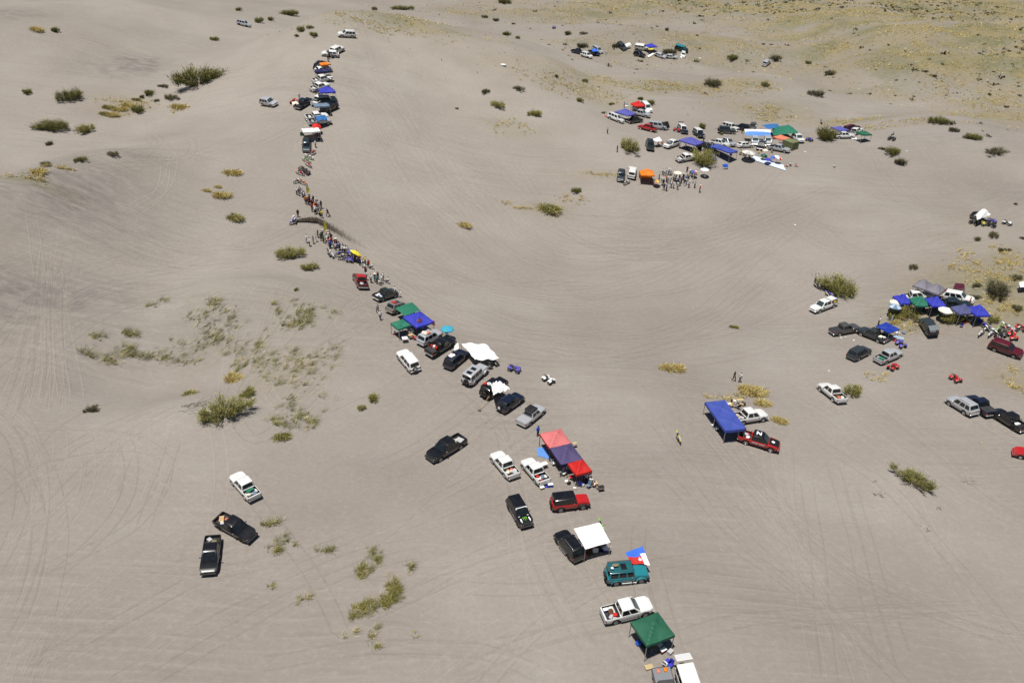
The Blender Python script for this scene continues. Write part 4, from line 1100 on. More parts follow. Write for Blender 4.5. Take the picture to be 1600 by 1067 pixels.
# ------------------------------------------------------------------ plants
LEAFM = {}
def leaf_mat(name, col):
    return plain('leaf_' + name, col, .7, vary=.25, scale=3.0, spec=.2)
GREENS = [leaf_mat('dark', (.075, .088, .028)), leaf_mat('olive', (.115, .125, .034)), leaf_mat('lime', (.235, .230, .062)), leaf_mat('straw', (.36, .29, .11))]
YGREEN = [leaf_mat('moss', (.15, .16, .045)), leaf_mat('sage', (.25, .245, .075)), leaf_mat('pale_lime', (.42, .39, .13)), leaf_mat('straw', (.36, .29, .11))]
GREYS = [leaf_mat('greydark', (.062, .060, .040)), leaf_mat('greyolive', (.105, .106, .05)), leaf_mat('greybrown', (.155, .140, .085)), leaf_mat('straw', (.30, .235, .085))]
GRASSY = [leaf_mat('wheat', (.40, .335, .13)), leaf_mat('gold', (.56, .43, .14)), leaf_mat('straw', (.36, .29, .11)), leaf_mat('palestraw', (.74, .62, .30))]
GRASSG = [leaf_mat('olive', (.115, .125, .034)), leaf_mat('olivegrass', (.20, .19, .055)), leaf_mat('limegold', (.32, .27, .07)), leaf_mat('palestraw', (.74, .62, .30))]
GRASSW = [leaf_mat('olive', (.115, .125, .034)), leaf_mat('olivegrass', (.20, .19, .055)), leaf_mat('greywheat', (.34, .31, .14)), leaf_mat('palestraw', (.74, .62, .30))]
BARK = plain('bark', (.17, .14, .10), .85, vary=.3)
DEAD = plain('dead_wood', (.33, .30, .26), .85, vary=.25)

def blades(rg, pts, dirs, lens, wid, curve, midx):
    """arrays of blades: each a bent tapering strip of two quads and a tip"""
    n = len(pts)
    t = dirs / np.linalg.norm(dirs, axis=1)[:, None]
    up = np.tile(np.array([0, 0, 1.0]), (n, 1)); side = np.cross(t, up + rg.normal(0, .6, (n, 3))); side /= np.linalg.norm(side, axis=1)[:, None] + 1e-9
    out = t * np.array([1, 1, 0]); 
    p0 = pts; p1 = pts + t * lens[:, None] * .55
    p2 = pts + t * lens[:, None] + out * (curve * lens)[:, None] - np.array([0, 0, 1]) * (curve * lens * .8)[:, None]
    w = wid[:, None] / 2
    v = np.stack([p0 - side * w * .7, p0 + side * w * .7, p1 + side * w, p1 - side * w, p2], 1).reshape(-1, 3)
    b = np.arange(n) * 5
    f4 = np.stack([b, b + 1, b + 2, b + 3], 1); f3 = np.stack([b + 3, b + 2, b + 4], 1)
    return v, f4, f3, midx

def blade_mesh(name, v, f4, f3, midx):
    me = bpy.data.meshes.new(name)
    n = len(f4)
    me.vertices.add(len(v)); me.vertices.foreach_set('co', v.ravel())
    loops = np.concatenate([f4.ravel(), f3.ravel()]); me.loops.add(len(loops)); me.loops.foreach_set('vertex_index', loops.astype(np.int32))
    me.polygons.add(2 * n)
    me.polygons.foreach_set('loop_start', np.concatenate([np.arange(n) * 4, n * 4 + np.arange(n) * 3]).astype(np.int32))
    me.polygons.foreach_set('loop_total', np.concatenate([np.full(n, 4), np.full(n, 3)]).astype(np.int32))
    me.polygons.foreach_set('material_index', np.concatenate([midx, midx]).astype(np.int32))
    me.update(calc_edges=True)
    return me

SCACHE = {}
def shrub_mesh(var, big=False):
    """unit shrub (radius about 1, height about 0.8): tufts of upright twiggy sprays"""
    if (var, big) in SCACHE: return SCACHE[(var, big)]
    rg = np.random.default_rng(100 + var)
    K = (58 if big else 24) + (var % 3) * 8; fs_ = .62 if big else 1.0
    ang = rg.uniform(0, 6.283, K); rad = np.sqrt(rg.uniform(0.02, 1, K)) * .84 * (1 + .28 * np.sin(ang * 2 + var) + .12 * np.sin(ang * 5 + 2 * var))
    ctr = np.stack([rad * np.cos(ang), rad * np.sin(ang) * .8, rg.uniform(0, .18, K)], 1)
    hgt = (1 - rad * .4) * rg.uniform(.35, .95, K) * (.85 if big else 1.0)
    P = []; D = []; L = []; Wd = []; M = []
    stems = MB()
    for k in range(K):
        n = int(rg.integers(45, 95))
        base = ctr[k] + rg.normal(0, .06 * fs_, (n, 3)) * np.array([1, 1, .2]); lv = rg.uniform(0, 1, n) ** .8
        spread = rg.normal(0, 1, (n, 3)) * np.array([.34, .34, .2]) + np.array([ctr[k][0] * .55, ctr[k][1] * .55, .95])
        pos = base + spread * (lv * hgt[k] * .75)[:, None]; pos[:, 2] = np.maximum(pos[:, 2], .01)
        P.append(pos); D.append(spread + rg.normal(0, .35, (n, 3))); L.append(rg.uniform(.12, .30, n) * fs_); Wd.append(rg.uniform(.016, .034, n) * fs_)
        tone = rg.uniform(0, 1)
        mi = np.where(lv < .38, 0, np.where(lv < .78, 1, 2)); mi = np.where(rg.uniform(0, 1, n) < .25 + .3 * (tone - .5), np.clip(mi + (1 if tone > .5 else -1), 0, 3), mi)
        M.append(mi)
        e = ctr[k] + np.array([ctr[k][0] * .3, ctr[k][1] * .3, hgt[k] * .7])
        stems.tube([(ctr[k][0] * .25, ctr[k][1] * .25, -.05), tuple(ctr[k] * np.array([.8, .8, 1]) + np.array([0, 0, .12])), tuple(e)], [.03, .018, .006], 4)
    P, D, L, Wd, M = map(np.concatenate, (P, D, L, Wd, M))
    fo = blade_mesh('foliage', *blades(rg, P, D, L, Wd, rg.uniform(0, .25, len(P)), M))
    SCACHE[(var, big)] = (fo, stems.mesh('branches', True))
    return SCACHE[(var, big)]

def shrub(px, wpx, label, var=0, mats=None, flat_=1.0, group=None, name='shrub', asp=1.0, cat='shrub', turn=None):
    p = pick(px[0], px[1], 0.0); R = wpx / px_scale(p) / 2
    p = pick(px[0], px[1], R * .25 * flat_)
    root = thing(name, label, cat, (p.x, p.y, p.z - .02 * R), Matrix.Rotation(turn if turn is not None else random.uniform(-.6, .6) + (0 if asp != 1 else random.uniform(0, 6.28)), 3, 'Z'), group)
    fo, st = shrub_mesh(var % 6, R > 1.9)
    for nm, me, mt in (('foliage', fo, mats or GREENS), ('branches', st, BARK)):
        o = link(nm, me, mt, root); o.scale = (R, R * asp, R * flat_ * 1.5)
    return root

def grass_arrays(rg, n, cx, cy, rx, ry, hmin, hmax, clump=12, lean=(.25, .1), zf=True, wid=(.03, .06)):
    """blades in tufts of uneven size, thicker towards a few centres"""
    k = max(3, n // clump)
    if zf:
        nc = max(3, k // 14); ca = rg.uniform(0, 6.283, nc); cr = np.sqrt(rg.uniform(0, 1, nc)); pick_ = rg.integers(0, nc, k)
        sp = rg.uniform(.08, .34, nc)[pick_]
        X = cx + rx * (cr * np.cos(ca))[pick_] + rg.normal(0, 1, k) * rx * sp; Y = cy + ry * (cr * np.sin(ca))[pick_] + rg.normal(0, 1, k) * ry * sp
    else:
        a = rg.uniform(0, 6.283, k); r = np.sqrt(rg.uniform(0, 1, k)); X = cx + rx * r * np.cos(a); Y = cy + ry * r * np.sin(a)
    z = Z(X, Y) if zf else np.zeros(k)
    cnt = np.maximum(2, (clump * rg.gamma(1.4, .7, k)).astype(int)) if zf else np.full(k, clump)
    size = np.clip(rg.gamma(4, .25, k), .45, 1.7) if zf else np.ones(k)
    base = np.repeat(np.stack([X, Y, z], 1), cnt, 0); sz = np.repeat(size, cnt); m = len(base)
    base = base + rg.normal(0, .11, (m, 3)) * np.array([1, 1, 0]) * sz[:, None]
    ta = np.repeat(rg.normal(0, .25, (k, 3)), cnt, 0)
    d = rg.normal(0, .40, (m, 3)) * np.array([1, 1, .2]) + np.array([lean[0], lean[1], .9]) + ta * np.array([1, 1, 0])
    tone = np.clip(np.repeat(rg.normal(1.5, 1.0, k), cnt) + rg.normal(0, .6, m), 0, 3).astype(int)
    return base, d, rg.uniform(hmin, hmax, m) * sz, rg.uniform(wid[0], wid[1], m), rg.uniform(.1, .6, m), tone

TCACHE = {}
def tuft(px, wpx, label, mats=None, var=0, n=420, group=None, asp=.7, name='grass_tuft', hs=1.0):
    """a clump of dry bunch grass"""
    p = pick(px[0], px[1], .15); R = wpx / px_scale(p) / 2
    key = var % 4
    if key not in TCACHE:
        rg = np.random.default_rng(300 + key)
        b, d, l, w, c, m = grass_arrays(rg, 620, 0, 0, .85, .85, .35, .75, 10, (.3, .0), False, (.03, .055))
        d = d + b * np.array([.8, .8, 0])
        TCACHE[key] = blade_mesh('grass_tuft', *blades(rg, b, d, l, w, c, m))
    o = link(name, TCACHE[key], mats or GRASSY)
    o.location = (p.x, p.y, p.z - .02); o.rotation_euler = (0, 0, random.uniform(-.5, .5)); o.scale = (R, R * asp, min(1.9, max(.8, R)) * 1.15 * hs)
    return tag(o, label, 'grass', group)

def patch(name, ells, mats, n_per, hmin, hmax, seed, label, lean=(.25, .1), wid=(.03, .06), clump=9):
    """sparse grass nobody would count: one object of kind stuff.  ells: pixel centre and pixel radii"""
    rg = np.random.default_rng(seed); A = []
    for px, py, rx, ry, dens in ells:
        c = pick(px, py); e = pick(px + rx, py); f_ = pick(px, py + ry)
        A.append(grass_arrays(rg, int(n_per * dens), c.x, c.y, (e - c).length, (f_ - c).length, hmin, hmax, clump, lean, True, wid))
    b, d, l, w, c, m = [np.concatenate(q) for q in zip(*A)]
    o = link(name, blade_mesh(name, *blades(rg, b, d, l, w, c, m)), mats)
    o['kind'] = 'stuff'; o['label'] = label; o['category'] = 'grass'
    return o

def dead_branches(px, wpx, label, seed=0, n=14, name='dead_branches', spread=None, mt=None, group=None):
    rg = random.Random(seed); p = pick(*px); R = wpx / px_scale(p) / 2; m = MB()
    for k in range(n):
        a = rg.uniform(0, 6.28) if spread is None else spread + rg.gauss(0, .35)
        r0 = rg.uniform(0, .35) * R; q = Vector((math.cos(a) * r0, math.sin(a) * r0, rg.uniform(.0, .10)))
        if spread is not None: q = Vector((rg.uniform(-.8, .8) * R, rg.uniform(-.6, .6) * R, rg.uniform(.02, .15)))
        pts = [q]; L = R * rg.uniform(.35, .8)
        for s in range(4):
            a += rg.gauss(0, .35); q = q + Vector((math.cos(a), math.sin(a), rg.uniform(-.15, .35))) * L / 4
            q.z = max(.02, q.z); pts.append(q.copy())
            if s in (1, 2):
                a2 = a + rg.choice((-1, 1)) * rg.uniform(.5, 1.0)
                m.tube([q, q + Vector((math.cos(a2), math.sin(a2), .25)) * L * .3], [.022, .008], 4)
        m.tube(pts, [.05, .042, .034, .024, .010], 5)
    o = link(name, m.mesh(name, True), mt or DEAD); o.location = p
    return tag(o, label, 'branches', group)
# ------------------------------------------------------------------ tyre tracks pressed into the sand
def track_curves():
    base = [
        [(-30, 900), (50, 845), (108, 790), (128, 735), (120, 690)], [(-30, 760), (60, 725), (150, 708), (230, 712), (310, 748)],
        [(170, 790), (196, 735), (214, 700), (232, 660)], [(-20, 1040), (80, 985), (200, 925), (300, 872), (420, 838)],
        [(120, 1067), (260, 985), (420, 900), (560, 850), (700, 830)], [(-20, 830), (70, 770), (150, 700), (250, 640), (330, 610)],
        [(-20, 650), (40, 700), (60, 790), (30, 900), (-20, 990)], [(-20, 560), (90, 510), (200, 468), (330, 440), (450, 408)],
        [(-20, 600), (70, 545), (170, 490), (280, 455), (380, 430)], [(-20, 405), (120, 402), (260, 398), (380, 385), (470, 352)],
        [(60, 420), (200, 418), (330, 405), (450, 372)], [(10, 640), (40, 560), (80, 480), (90, 440)], [(70, 640), (78, 560), (84, 500), (96, 450)],
        [(560, 400), (700, 470), (860, 505), (1000, 495), (1120, 450), (1230, 390)], [(600, 420), (740, 500), (900, 535), (1060, 510), (1200, 440)],
        [(620, 300), (720, 380), (880, 420), (1050, 400), (1180, 350)], [(580, 380), (680, 420), (800, 430), (930, 410)],
        [(1250, 620), (1360, 720), (1450, 830), (1520, 960), (1570, 1067)], [(1080, 640), (1180, 760), (1330, 880), (1500, 960), (1640, 1000)],
        [(1000, 700), (1120, 820), (1280, 930), (1420, 1067)], [(1330, 560), (1420, 640), (1530, 740), (1640, 800)], [(1300, 700), (1340, 820), (1370, 950), (1400, 1067)],
        [(1200, 700), (1230, 820), (1300, 960), (1340, 1067)], [(520, 840), (640, 790), (760, 720), (860, 640)], [(560, 960), (700, 900), (860, 850), (1000, 830)],
        [(430, 1040), (600, 1010), (780, 1000), (900, 1040)], [(900, 320), (1020, 340), (1150, 330), (1280, 300)], [(700, 260), (800, 330), (950, 350), (1100, 320)],
        [(150, 330), (220, 300), (270, 260), (255, 225)], [(180, 345), (260, 315), (330, 285), (400, 260)], [(200, 255), (230, 275), (210, 320), (140, 350)],
        [(560, 120), (600, 200), (680, 270), (780, 310)], [(480, 480), (400, 560), (420, 640), (520, 560)], [(430, 620), (480, 560), (540, 510), (590, 470)],
        [(1240, 300), (1330, 360), (1430, 380), (1560, 370)], [(1350, 270), (1430, 320), (1520, 330), (1620, 300)], [(30, 1067), (60, 1000), (90, 960), (140, 900)],
        [(640, 1067), (760, 980), (900, 930), (1040, 920)], [(720, 640), (800, 700), (830, 800), (870, 920), (960, 1060)], [(1040, 1000), (1200, 960), (1380, 940), (1560, 930)],
    ]
    out = []
    rg = random.Random(5)
    for b in base:
        out.append((b, 1.0)); cx_ = sum(p[0] for p in b) / len(b)
        for k in range(9 if cx_ < 520 else (10 if 560 < cx_ < 1150 and b[0][1] < 520 else 4)):
            sx, sy = rg.gauss(0, 40), rg.gauss(0, 24); ro = rg.gauss(0, .16); s = rg.uniform(.8, 1.25)
            cx = sum(p[0] for p in b) / len(b); cy = sum(p[1] for p in b) / len(b)
            out.append(([(cx + sx + s * ((x - cx) * math.cos(ro) - (y - cy) * math.sin(ro)), max(200, cy + sy * .8 + s * ((x - cx) * math.sin(ro) * .6 + (y - cy) * math.cos(ro)))) for x, y in b], rg.uniform(.4, 1)))
    return out

def build_tracks():
    V = []; Fq = []; MI = []; off = 0
    rg = random.Random(9)
    prof_x = np.array([-.15, -.09, 0.0, .09, .15])
    curves = [(np.array([flat(x, min(1120, max(y, 60)), 2.0 if y < 400 else 0.5) for x, y in pts]), depth, pts[0][0] < 500) for pts, depth in track_curves()]
    for k, v in enumerate(VEH):      # where each vehicle came in
        M = v.matrix_world; o_ = M.translation; h_ = M.to_3x3() @ Vector((-1, 0, 0)); h_.z = 0; h_.normalize()
        if px_scale(o_) < 6: continue
        L_ = rg.uniform(9, 26); bend = rg.uniform(-.5, .5); W = []; ang = math.atan2(h_.y, h_.x); p = Vector((o_.x, o_.y))
        for i in range(6):
            W.append((p.x, p.y)); p = p + Vector((math.cos(ang), math.sin(ang))) * L_ / 5; ang += bend / 5 * (i > 0)
        curves.append((np.array(W), .9, rg.random() < .5))
    for W, depth, west in curves:
        n = 8 * (len(W) - 1); tt = np.linspace(0, len(W) - 1, 200)
        def cr(t):
            i = np.clip(t.astype(int), 0, len(W) - 2); u = (t - i)[:, None]
            p0 = W[np.maximum(i - 1, 0)]; p1 = W[i]; p2 = W[i + 1]; p3 = W[np.minimum(i + 2, len(W) - 1)]
            return .5 * (2 * p1 + (p2 - p0) * u + (2 * p0 - 5 * p1 + 4 * p2 - p3) * u ** 2 + (3 * p1 - p0 - 3 * p2 + p3) * u ** 3)
        C = cr(tt); seg = np.r_[0, np.cumsum(np.linalg.norm(np.diff(C, axis=0), axis=1))]
        m = int(min(170, max(12, seg[-1] / .9)))
        C = np.stack([np.interp(np.linspace(0, seg[-1], m), seg, C[:, k]) for k in (0, 1)], 1)
        T = np.gradient(C, axis=0); T /= np.linalg.norm(T, axis=1)[:, None] + 1e-9; Nn = np.stack([-T[:, 1], T[:, 0]], 1)
        single = rg.random() < .35; tone = 0 if rg.random() < (.75 if west else .45) else 1
        wob = .15 * pnoise(np.arange(m) / 9.0, np.full(m, rg.random() * 90), 2)
        fade = np.clip(np.minimum(np.arange(m), np.arange(m)[::-1]) / 8.0, 0, 1) * (0.55 + .45 * np.clip(pnoise(np.arange(m) / 14.0, np.full(m, rg.random() * 50), 3) * 3 + .5, 0, 1)) * depth
        for s in ((0,) if single else (-.76, .76)):
            wsc = .6 if single else 1.0
            hh = np.array([0, .05, -.014, .05, 0])
            X = C[:, None, 0] + Nn[:, None, 0] * (s + wob[:, None] + prof_x[None] * wsc); Y = C[:, None, 1] + Nn[:, None, 1] * (s + wob[:, None] + prof_x[None] * wsc)
            Zz = Z(X, Y) + .014 + hh[None] * fade[:, None] - .06 * (1 - np.clip(fade * 4, 0, 1))[:, None]
            Zz[:, 0] -= .05; Zz[:, 4] -= .05
            V.append(np.stack([X, Y, Zz], 2).reshape(-1, 3))
            i = np.arange(m - 1)[:, None] * 5 + np.arange(4)[None]
            Fq.append((np.stack([i, i + 1, i + 6, i + 5], 2).reshape(-1, 4) + off)); off += m * 5; MI.append(np.full((m - 1) * 4, tone))
    V = np.concatenate(V); Fq = np.concatenate(Fq)
    me = bpy.data.meshes.new('tyre_tracks'); me.vertices.add(len(V)); me.vertices.foreach_set('co', V.ravel())
    me.loops.add(len(Fq) * 4); me.loops.foreach_set('vertex_index', Fq.ravel().astype(np.int32)); me.polygons.add(len(Fq))
    me.polygons.foreach_set('loop_start', np.arange(0, len(Fq) * 4, 4)); me.polygons.foreach_set('loop_total', np.full(len(Fq), 4)); me.polygons.foreach_set('use_smooth', np.ones(len(Fq), bool))
    me.update(calc_edges=True)
    me.polygons.foreach_set('material_index', np.concatenate(MI).astype(np.int32))
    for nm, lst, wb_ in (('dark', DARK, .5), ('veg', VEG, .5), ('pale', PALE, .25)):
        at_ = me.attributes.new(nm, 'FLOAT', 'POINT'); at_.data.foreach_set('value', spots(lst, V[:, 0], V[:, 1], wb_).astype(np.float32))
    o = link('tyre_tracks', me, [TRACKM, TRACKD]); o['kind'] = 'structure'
TRACKM = mat_ground('loose_sand', 1.06)
TRACKD = mat_ground('pressed_sand', 0.945)

# ------------------------------------------------------------------ the lower line of vehicles
def put(root, p):        # a place in a vehicle's own space -> world, with the vehicle's rotation
    return root.matrix_world @ Vector(p), root.matrix_world.to_3x3().normalized()

def bed_load(v, items):
    """things lying in a pickup bed: (kind, x, y, size, colour, label)"""
    for k, (kind, x, y, size, c, lab) in enumerate(items):
        p, r = put(v, (x, y, .73))
        if kind == 'bag': bundle(p, size, fabric(c), lab, seed=k + len(THINGS), rot=r @ Matrix.Rotation(k * 1.3, 3, 'Z'))
        elif kind == 'cooler': cooler(p, 0, fabric(c), WHITEPL, lab, size, rot=r @ Matrix.Rotation(k * .8, 3, 'Z'))
        elif kind == 'box': crate(p, size, fabric(c), lab, rot=r @ Matrix.Rotation(.2 + k * .5, 3, 'Z'))

def hood_z(kind, x):
    t = VT[kind]; u = max(0, (x - t['cb'][1]) / (t['L'] / 2 - t['cb'][1])); return t['belt'] + .03 * min(1, u * 8) - (t['belt'] - t['nose']) * u ** 1.6 + .035 + .010

def decal(root, name, kind, poly, mt, on='hood', rows=6):
    """flat print laid on a bonnet or roof: polygon in (x, y)"""
    z = lambda x: hood_z(kind, x) if on == 'hood' else VT[kind]['roof'] + .022
    cx = sum(p[0] for p in poly) / len(poly); cy = sum(p[1] for p in poly) / len(poly)
    vs = [(x, y, z(x)) for x, y in poly] + [(cx, cy, z(cx) + .001)]
    n = len(poly)
    return link(name, make_mesh(name, vs, [(i, (i + 1) % n, n) for i in range(n)]), mt, root)

LIME = plain('lime_print', (.22, .62, .03), .5)
WHITEP = plain('white_print', (.80, .80, .80), .5)
BLACKP = plain('black_print', (.010, .010, .011), .45)
YELP = plain('yellow_print', (.75, .50, .02), .5)

# bottom of the line: two vehicles cut by the lower edge of the picture
v = vehicle('boxy', 'white', (1072, 1046), (1092, 1104), 'white off-roader with its roof-hinged tailgate raised, beside the silver-boxed pickup', extras=('tailopen',), h=1.0, fit=False)
v = vehicle('pickup', 'grey', (1036, 1050), (1053, 1112), 'grey pickup with a flat silver bed cover below the green canopy', h=1.0, fit=False, extras=('norollbar',))
link('bed_cover', MB().rbox((-1.75, 0, 1.10), (1.5, 1.66, .05), .02).mesh('bed_cover'), plain('silver_panel', (.30, .31, .33), .4, .5), v)
p, r = put(v, (-2.2, .35, 1.13)); bundle(p, (.45, .35, .14), fabric('orange'), 'orange bundle on the grey pickup bed cover', seed=3, rot=r)
p, r = put(v, (-2.15, -.35, 1.13)); bundle(p, (.42, .3, .12), fabric('coral'), 'coral cloth lying on the grey pickup bed cover', name='folded_cloth', cat='cloth', seed=4, rot=r)
canopy([(985, 971), (1028, 956), (1055, 992), (1011, 1008)], 'green', 'dark green canopy tent on thin legs at the bottom of the line')
bundle(pick(998, 1004, .2), (.6, .5, .45), fabric('bright'), 'bright blue bag in the shade of the dark green canopy', seed=8)
cooler(pick(1036, 1016, .2), .6, fabric('burgundy'), WHITEPL, 'white and dark red cooler at the edge of the green canopy')
chair(pick(1044, 1032, .4), 2.2, 'royal', 'folding chair with blue seat between green canopy and white off-roader')
chair(pick(1040, 1036, .4), .8, 'white', 'white camping chair beside the blue one below the green canopy')
chair(pick(1047, 1039, .3), 4.0, 'royal', 'low blue camping chair nearest the raised white tailgate')
crate(pick(1014, 1042, .1), (.75, .5, .2), WOOD, 'flat wooden crate on the sand left of the grey pickup', .3)
v = vehicle('pickup', 'white', (943, 957), (1018, 941), 'white double-cab pickup with loaded bed above the dark green canopy', h=.9, extras=('steps',))
bed_load(v, [('cooler', -2.15, .45, .8, 'bright', 'blue cooler in the corner of the white pickup bed above the green canopy'), ('bag', -1.75, .1, (.8, .5, .35), 'brown', 'brown bag in the white pickup bed above the green canopy'),
             ('bag', -1.45, -.35, (.5, .4, .35), 'red', 'red bag in the white pickup bed above the green canopy'), ('bag', -1.9, -.45, (.6, .4, .3), 'lightgrey', 'pale grey bag in the white pickup bed above the green canopy')])
v = vehicle('boxy', 'teal', (947, 896), (1012, 890), 'teal boxy off-roader with slatted roof rack and rear spare wheel', extras=('rack', 'sunroof', 'steps'), h=1.0, flare=paint('teal'), cat='off-roader')
p, r = put(v, (-1.3, .1, 2.06)); bundle(p, (.7, .4, .15), fabric('khaki'), 'khaki cloth bundle on the teal off-roader roof rack', name='cloth_bundle', cat='bundle', seed=2, rot=r)
p, r = put(v, (-1.75, -.25, 2.06)); bundle(p, (.3, .3, .15), fabric('white'), 'small white bag on the teal off-roader roof rack', seed=5, rot=r)

def flag_chile():
    n, m = 20, 14; P = [(977, 863), (1004, 853), (1016, 882), (986, 880)]; H = [1.75, 2.2, 1.3, 1.2]
    Q = []
    for (a, b), h in zip(P, H):
        g = pick(a, b, h); Q.append(Vector((g.x, g.y, g.z + h)))
    base = pick(1003, 886, 0); vs = []; fs = []; mi = []
    for j in range(m + 1):
        for i in range(n + 1):
            u, w = i / n, j / m; q = (Q[0] * (1 - u) + Q[1] * u) * (1 - w) + (Q[3] * (1 - u) + Q[2] * u) * w
            q = q + Vector((0, 0, .09 * math.sin(u * 9 + w * 3) * w)) - base; vs.append(q)
    for j in range(m):
        for i in range(n):
            u, w = (i + .5) / n, (j + .5) / m; a = j * (n + 1) + i; fs.append((a, a + 1, a + n + 2, a + n + 1))
            star = (u - .58) ** 2 * 2.2 + (w - .70) ** 2 < .010
            mi.append(2 if star or (u > .72 and w > .36) else (0 if w < .44 + .10 * u else 1))
    root = thing('flag', 'large blue, red and white flag with a star beside the teal off-roader', 'flag', base)
    link('flag_cloth', make_mesh('flag_cloth', vs, fs, mi, True), [fabric('bright'), fabric('red'), fabric('white')], root)
    link('flag_pole', MB().tube([Vector((0, 0, -.2)), Q[1] - base + Vector((0, 0, .2))], .022, 6).mesh('flag_pole'), STEEL, root)
flag_chile()

v = vehicle('suv', 'black', (906, 868), (876, 828), 'black SUV with a white awning tied to its side', h=1.0, extras=('rails', 'steps'))
tarp([(896.5, 825.5), (937, 816), (954, 847), (914.5, 858)], [1.95, 1.95, 1.95, 1.9], 'white', 'white square awning stretched from the black SUV', bulge=-.05, wrinkle=.05, poles=(1, 2, 3), name='awning', cat='awning')
for q, lab in ((pick(925, 858, .1), 'dark brown blanket spread in the shade of the white awning'),):
    small('blanket', lab, 'blanket', [('blanket', MB().rbox((0, 0, .05), (2.0, 1.2, .05), .02).mesh('blanket'), fabric('brown'))], q, .4)
cooler(pick(946, 858, .2), .7, fabric('royal'), WHITEPL, 'blue cooler with white lid at the white awning corner')
bike('moto', (941, 822), (3, 8), 'green', 'black and green motorcycle behind the white awning', h=.6)
v = vehicle('boxy', 'red', (862, 784), (920, 778), 'red boxy off-roader with black hard top and bare red bonnet', roof='black', h=1.0)
v = vehicle('suv', 'black', (800, 776), (824, 817), 'black SUV with green claw emblem and white bonnet flashes', h=.95, rim=TRIM)
for k in (-1, 0, 1):
    y = .19 * k
    decal(v, 'claw_mark', 'suv', [(1.36, y + .045), (1.40, y - .045), (1.62, y - .02), (1.92 + (.14 if k == 0 else 0), y + .02 * k), (1.62, y + .035)], LIME)
for s in (1, -1):
    decal(v, 'white_flash', 'suv', [(1.10, s * .66), (1.10, s * .46), (1.70, s * .42), (2.20, s * .50), (1.9, s * .62)], WHITEP)
x1, X1 = VT['suv']['cb'][1], VT['suv']['ct'][1]
sx = lambda q, dz: (x1 + (X1 - x1) * q + .030, 1.03 + (1.80 - 1.03) * q + .02)
a_, b_ = sx(.80, 0), sx(.98, 0)
link('sun_strip', make_mesh('sun_strip', [(a_[0], -.72, a_[1]), (a_[0], .72, a_[1]), (b_[0], .68, b_[1]), (b_[0], -.68, b_[1])], [(0, 1, 2, 3)]), WHITEP, v)
v = vehicle('pickup', 'white', (804, 742), (773, 704), 'white pickup with open bed, left of the pair beside the pink canopy', h=.95)
bed_load(v, [('box', -2.1, -.3, (.6, .5, .3), 'lightgrey', 'white box in the bed of the left white pickup'), ('bag', -1.35, -.3, (.4, .3, .2), 'coral', 'coral bag in the bed of the left white pickup'), ('bag', -1.7, .35, (.5, .3, .25), 'white', 'white bag in the bed of the left white pickup'), ('box', -1.3, .2, (.3, 1.0, .12), 'tan', 'tan plank box in the left white pickup bed')])
v = vehicle('pickup', 'white', (852, 752), (821, 714), 'white pickup full of bags, right of the pair beside the pink canopy', h=.95)
bed_load(v, [('bag', -1.3, .35, (.45, .4, .3), 'red', 'red bag behind the cab in the right white pickup bed'), ('bag', -2.25, .25, (.3, .3, .25), 'red', 'red bag by the tailgate in the right white pickup bed'),
             ('bag', -1.6, -.2, (.7, .4, .2), 'bluegrey', 'blue-grey bundle in the right white pickup bed'), ('bag', -2.1, -.3, (.5, .35, .2), 'darkgrey', 'dark bag in the right white pickup bed')])
canopy([(842, 677), (877, 670), (892, 692), (860, 700)], 'pink', 'pink canopy tent, first of three joined tents in the line', legm=TRIM, valc='red')  # top colour is red cloth with glare painted in; the valance keeps the red
canopy([(860, 700), (892, 692), (911, 717), (876, 726)], 'purple', 'purple canopy tent between the pink and red tents', legm=TRIM, valc='navy')  # purple top is navy cloth paled by painted-in glare, valance left navy
canopy([(887, 724), (911, 717), (925, 735), (901, 742)], 'red', 'small bright red canopy tent beside the purple one', legm=TRIM)
tarp([(838, 700), (852, 698), (861, 718), (841, 712)], [.05, .05, .05, .05], 'tarpblue', 'bright blue ground sheet beside the pink canopy', bulge=.04, wrinkle=.05, name='ground_sheet', cat='sheet', seed=3)
table(pick(850, 724, .7), .5, (.9, .6), WHITEPL, 'white folding table between the right white pickup and pink canopy')
cooler(pick(860, 758, .2), .2, fabric('royal'), WHITEPL, 'blue and white cooler behind the right white pickup tailgate')
cooler(pick(847, 762, .2), .5, fabric('tan'), WHITEPL, 'orange-tan cooler with white lid near the right white pickup', .85)
bundle(pick(853, 760, .1), (.5, .3, .2), fabric('royal'), 'small blue bag between two coolers behind the white pickup', seed=6)
bundle(pick(885, 752, .15), (.45, .4, .35), fabric('white'), 'round white bag on the sand left of the red canopy', seed=9)
chair(pick(907, 756, .3), 1.0, 'royal', 'low blue folding chair in front of the red canopy')
chair(pick(893, 744, .5), 2.6, 'red', 'red and white folding chair at the red canopy corner')
chair(pick(865, 722, .5), .4, 'white', 'white folding chair under the purple canopy edge')
chair(pick(883, 736, .5), 5.4, 'lightgrey', 'light folding chair between the purple and red canopies')
cooler(pick(898, 778 - 15, .1), 0, fabric('white'), WHITEPL, 'small white box on the sand behind the red off-roader', .6)
small('barbecue', 'small barbecue on legs right of the red canopy', 'barbecue', [('grill_box', MB().rbox((0, 0, .62), (.7, .45, .2), .04).mesh('grill_box'), plain('rusty', (.16, .10, .07), .8, vary=.3)), ('grate', MB().box((0, 0, .735), (.66, .41, .015)).mesh('grate'), TRIM)] +
      [('leg', MB().tube([(a * .3, b * .18, .55), (a * .34, b * .2, 0)], .018, 5).mesh('leg'), TRIM) for a in (-1, 1) for b in (-1, 1)], pick(939, 764, .3), .3)
table(pick(898, 693, .6), .4, (.6, .4), WOOD, 'small pale table at the far edge of the pink canopy')

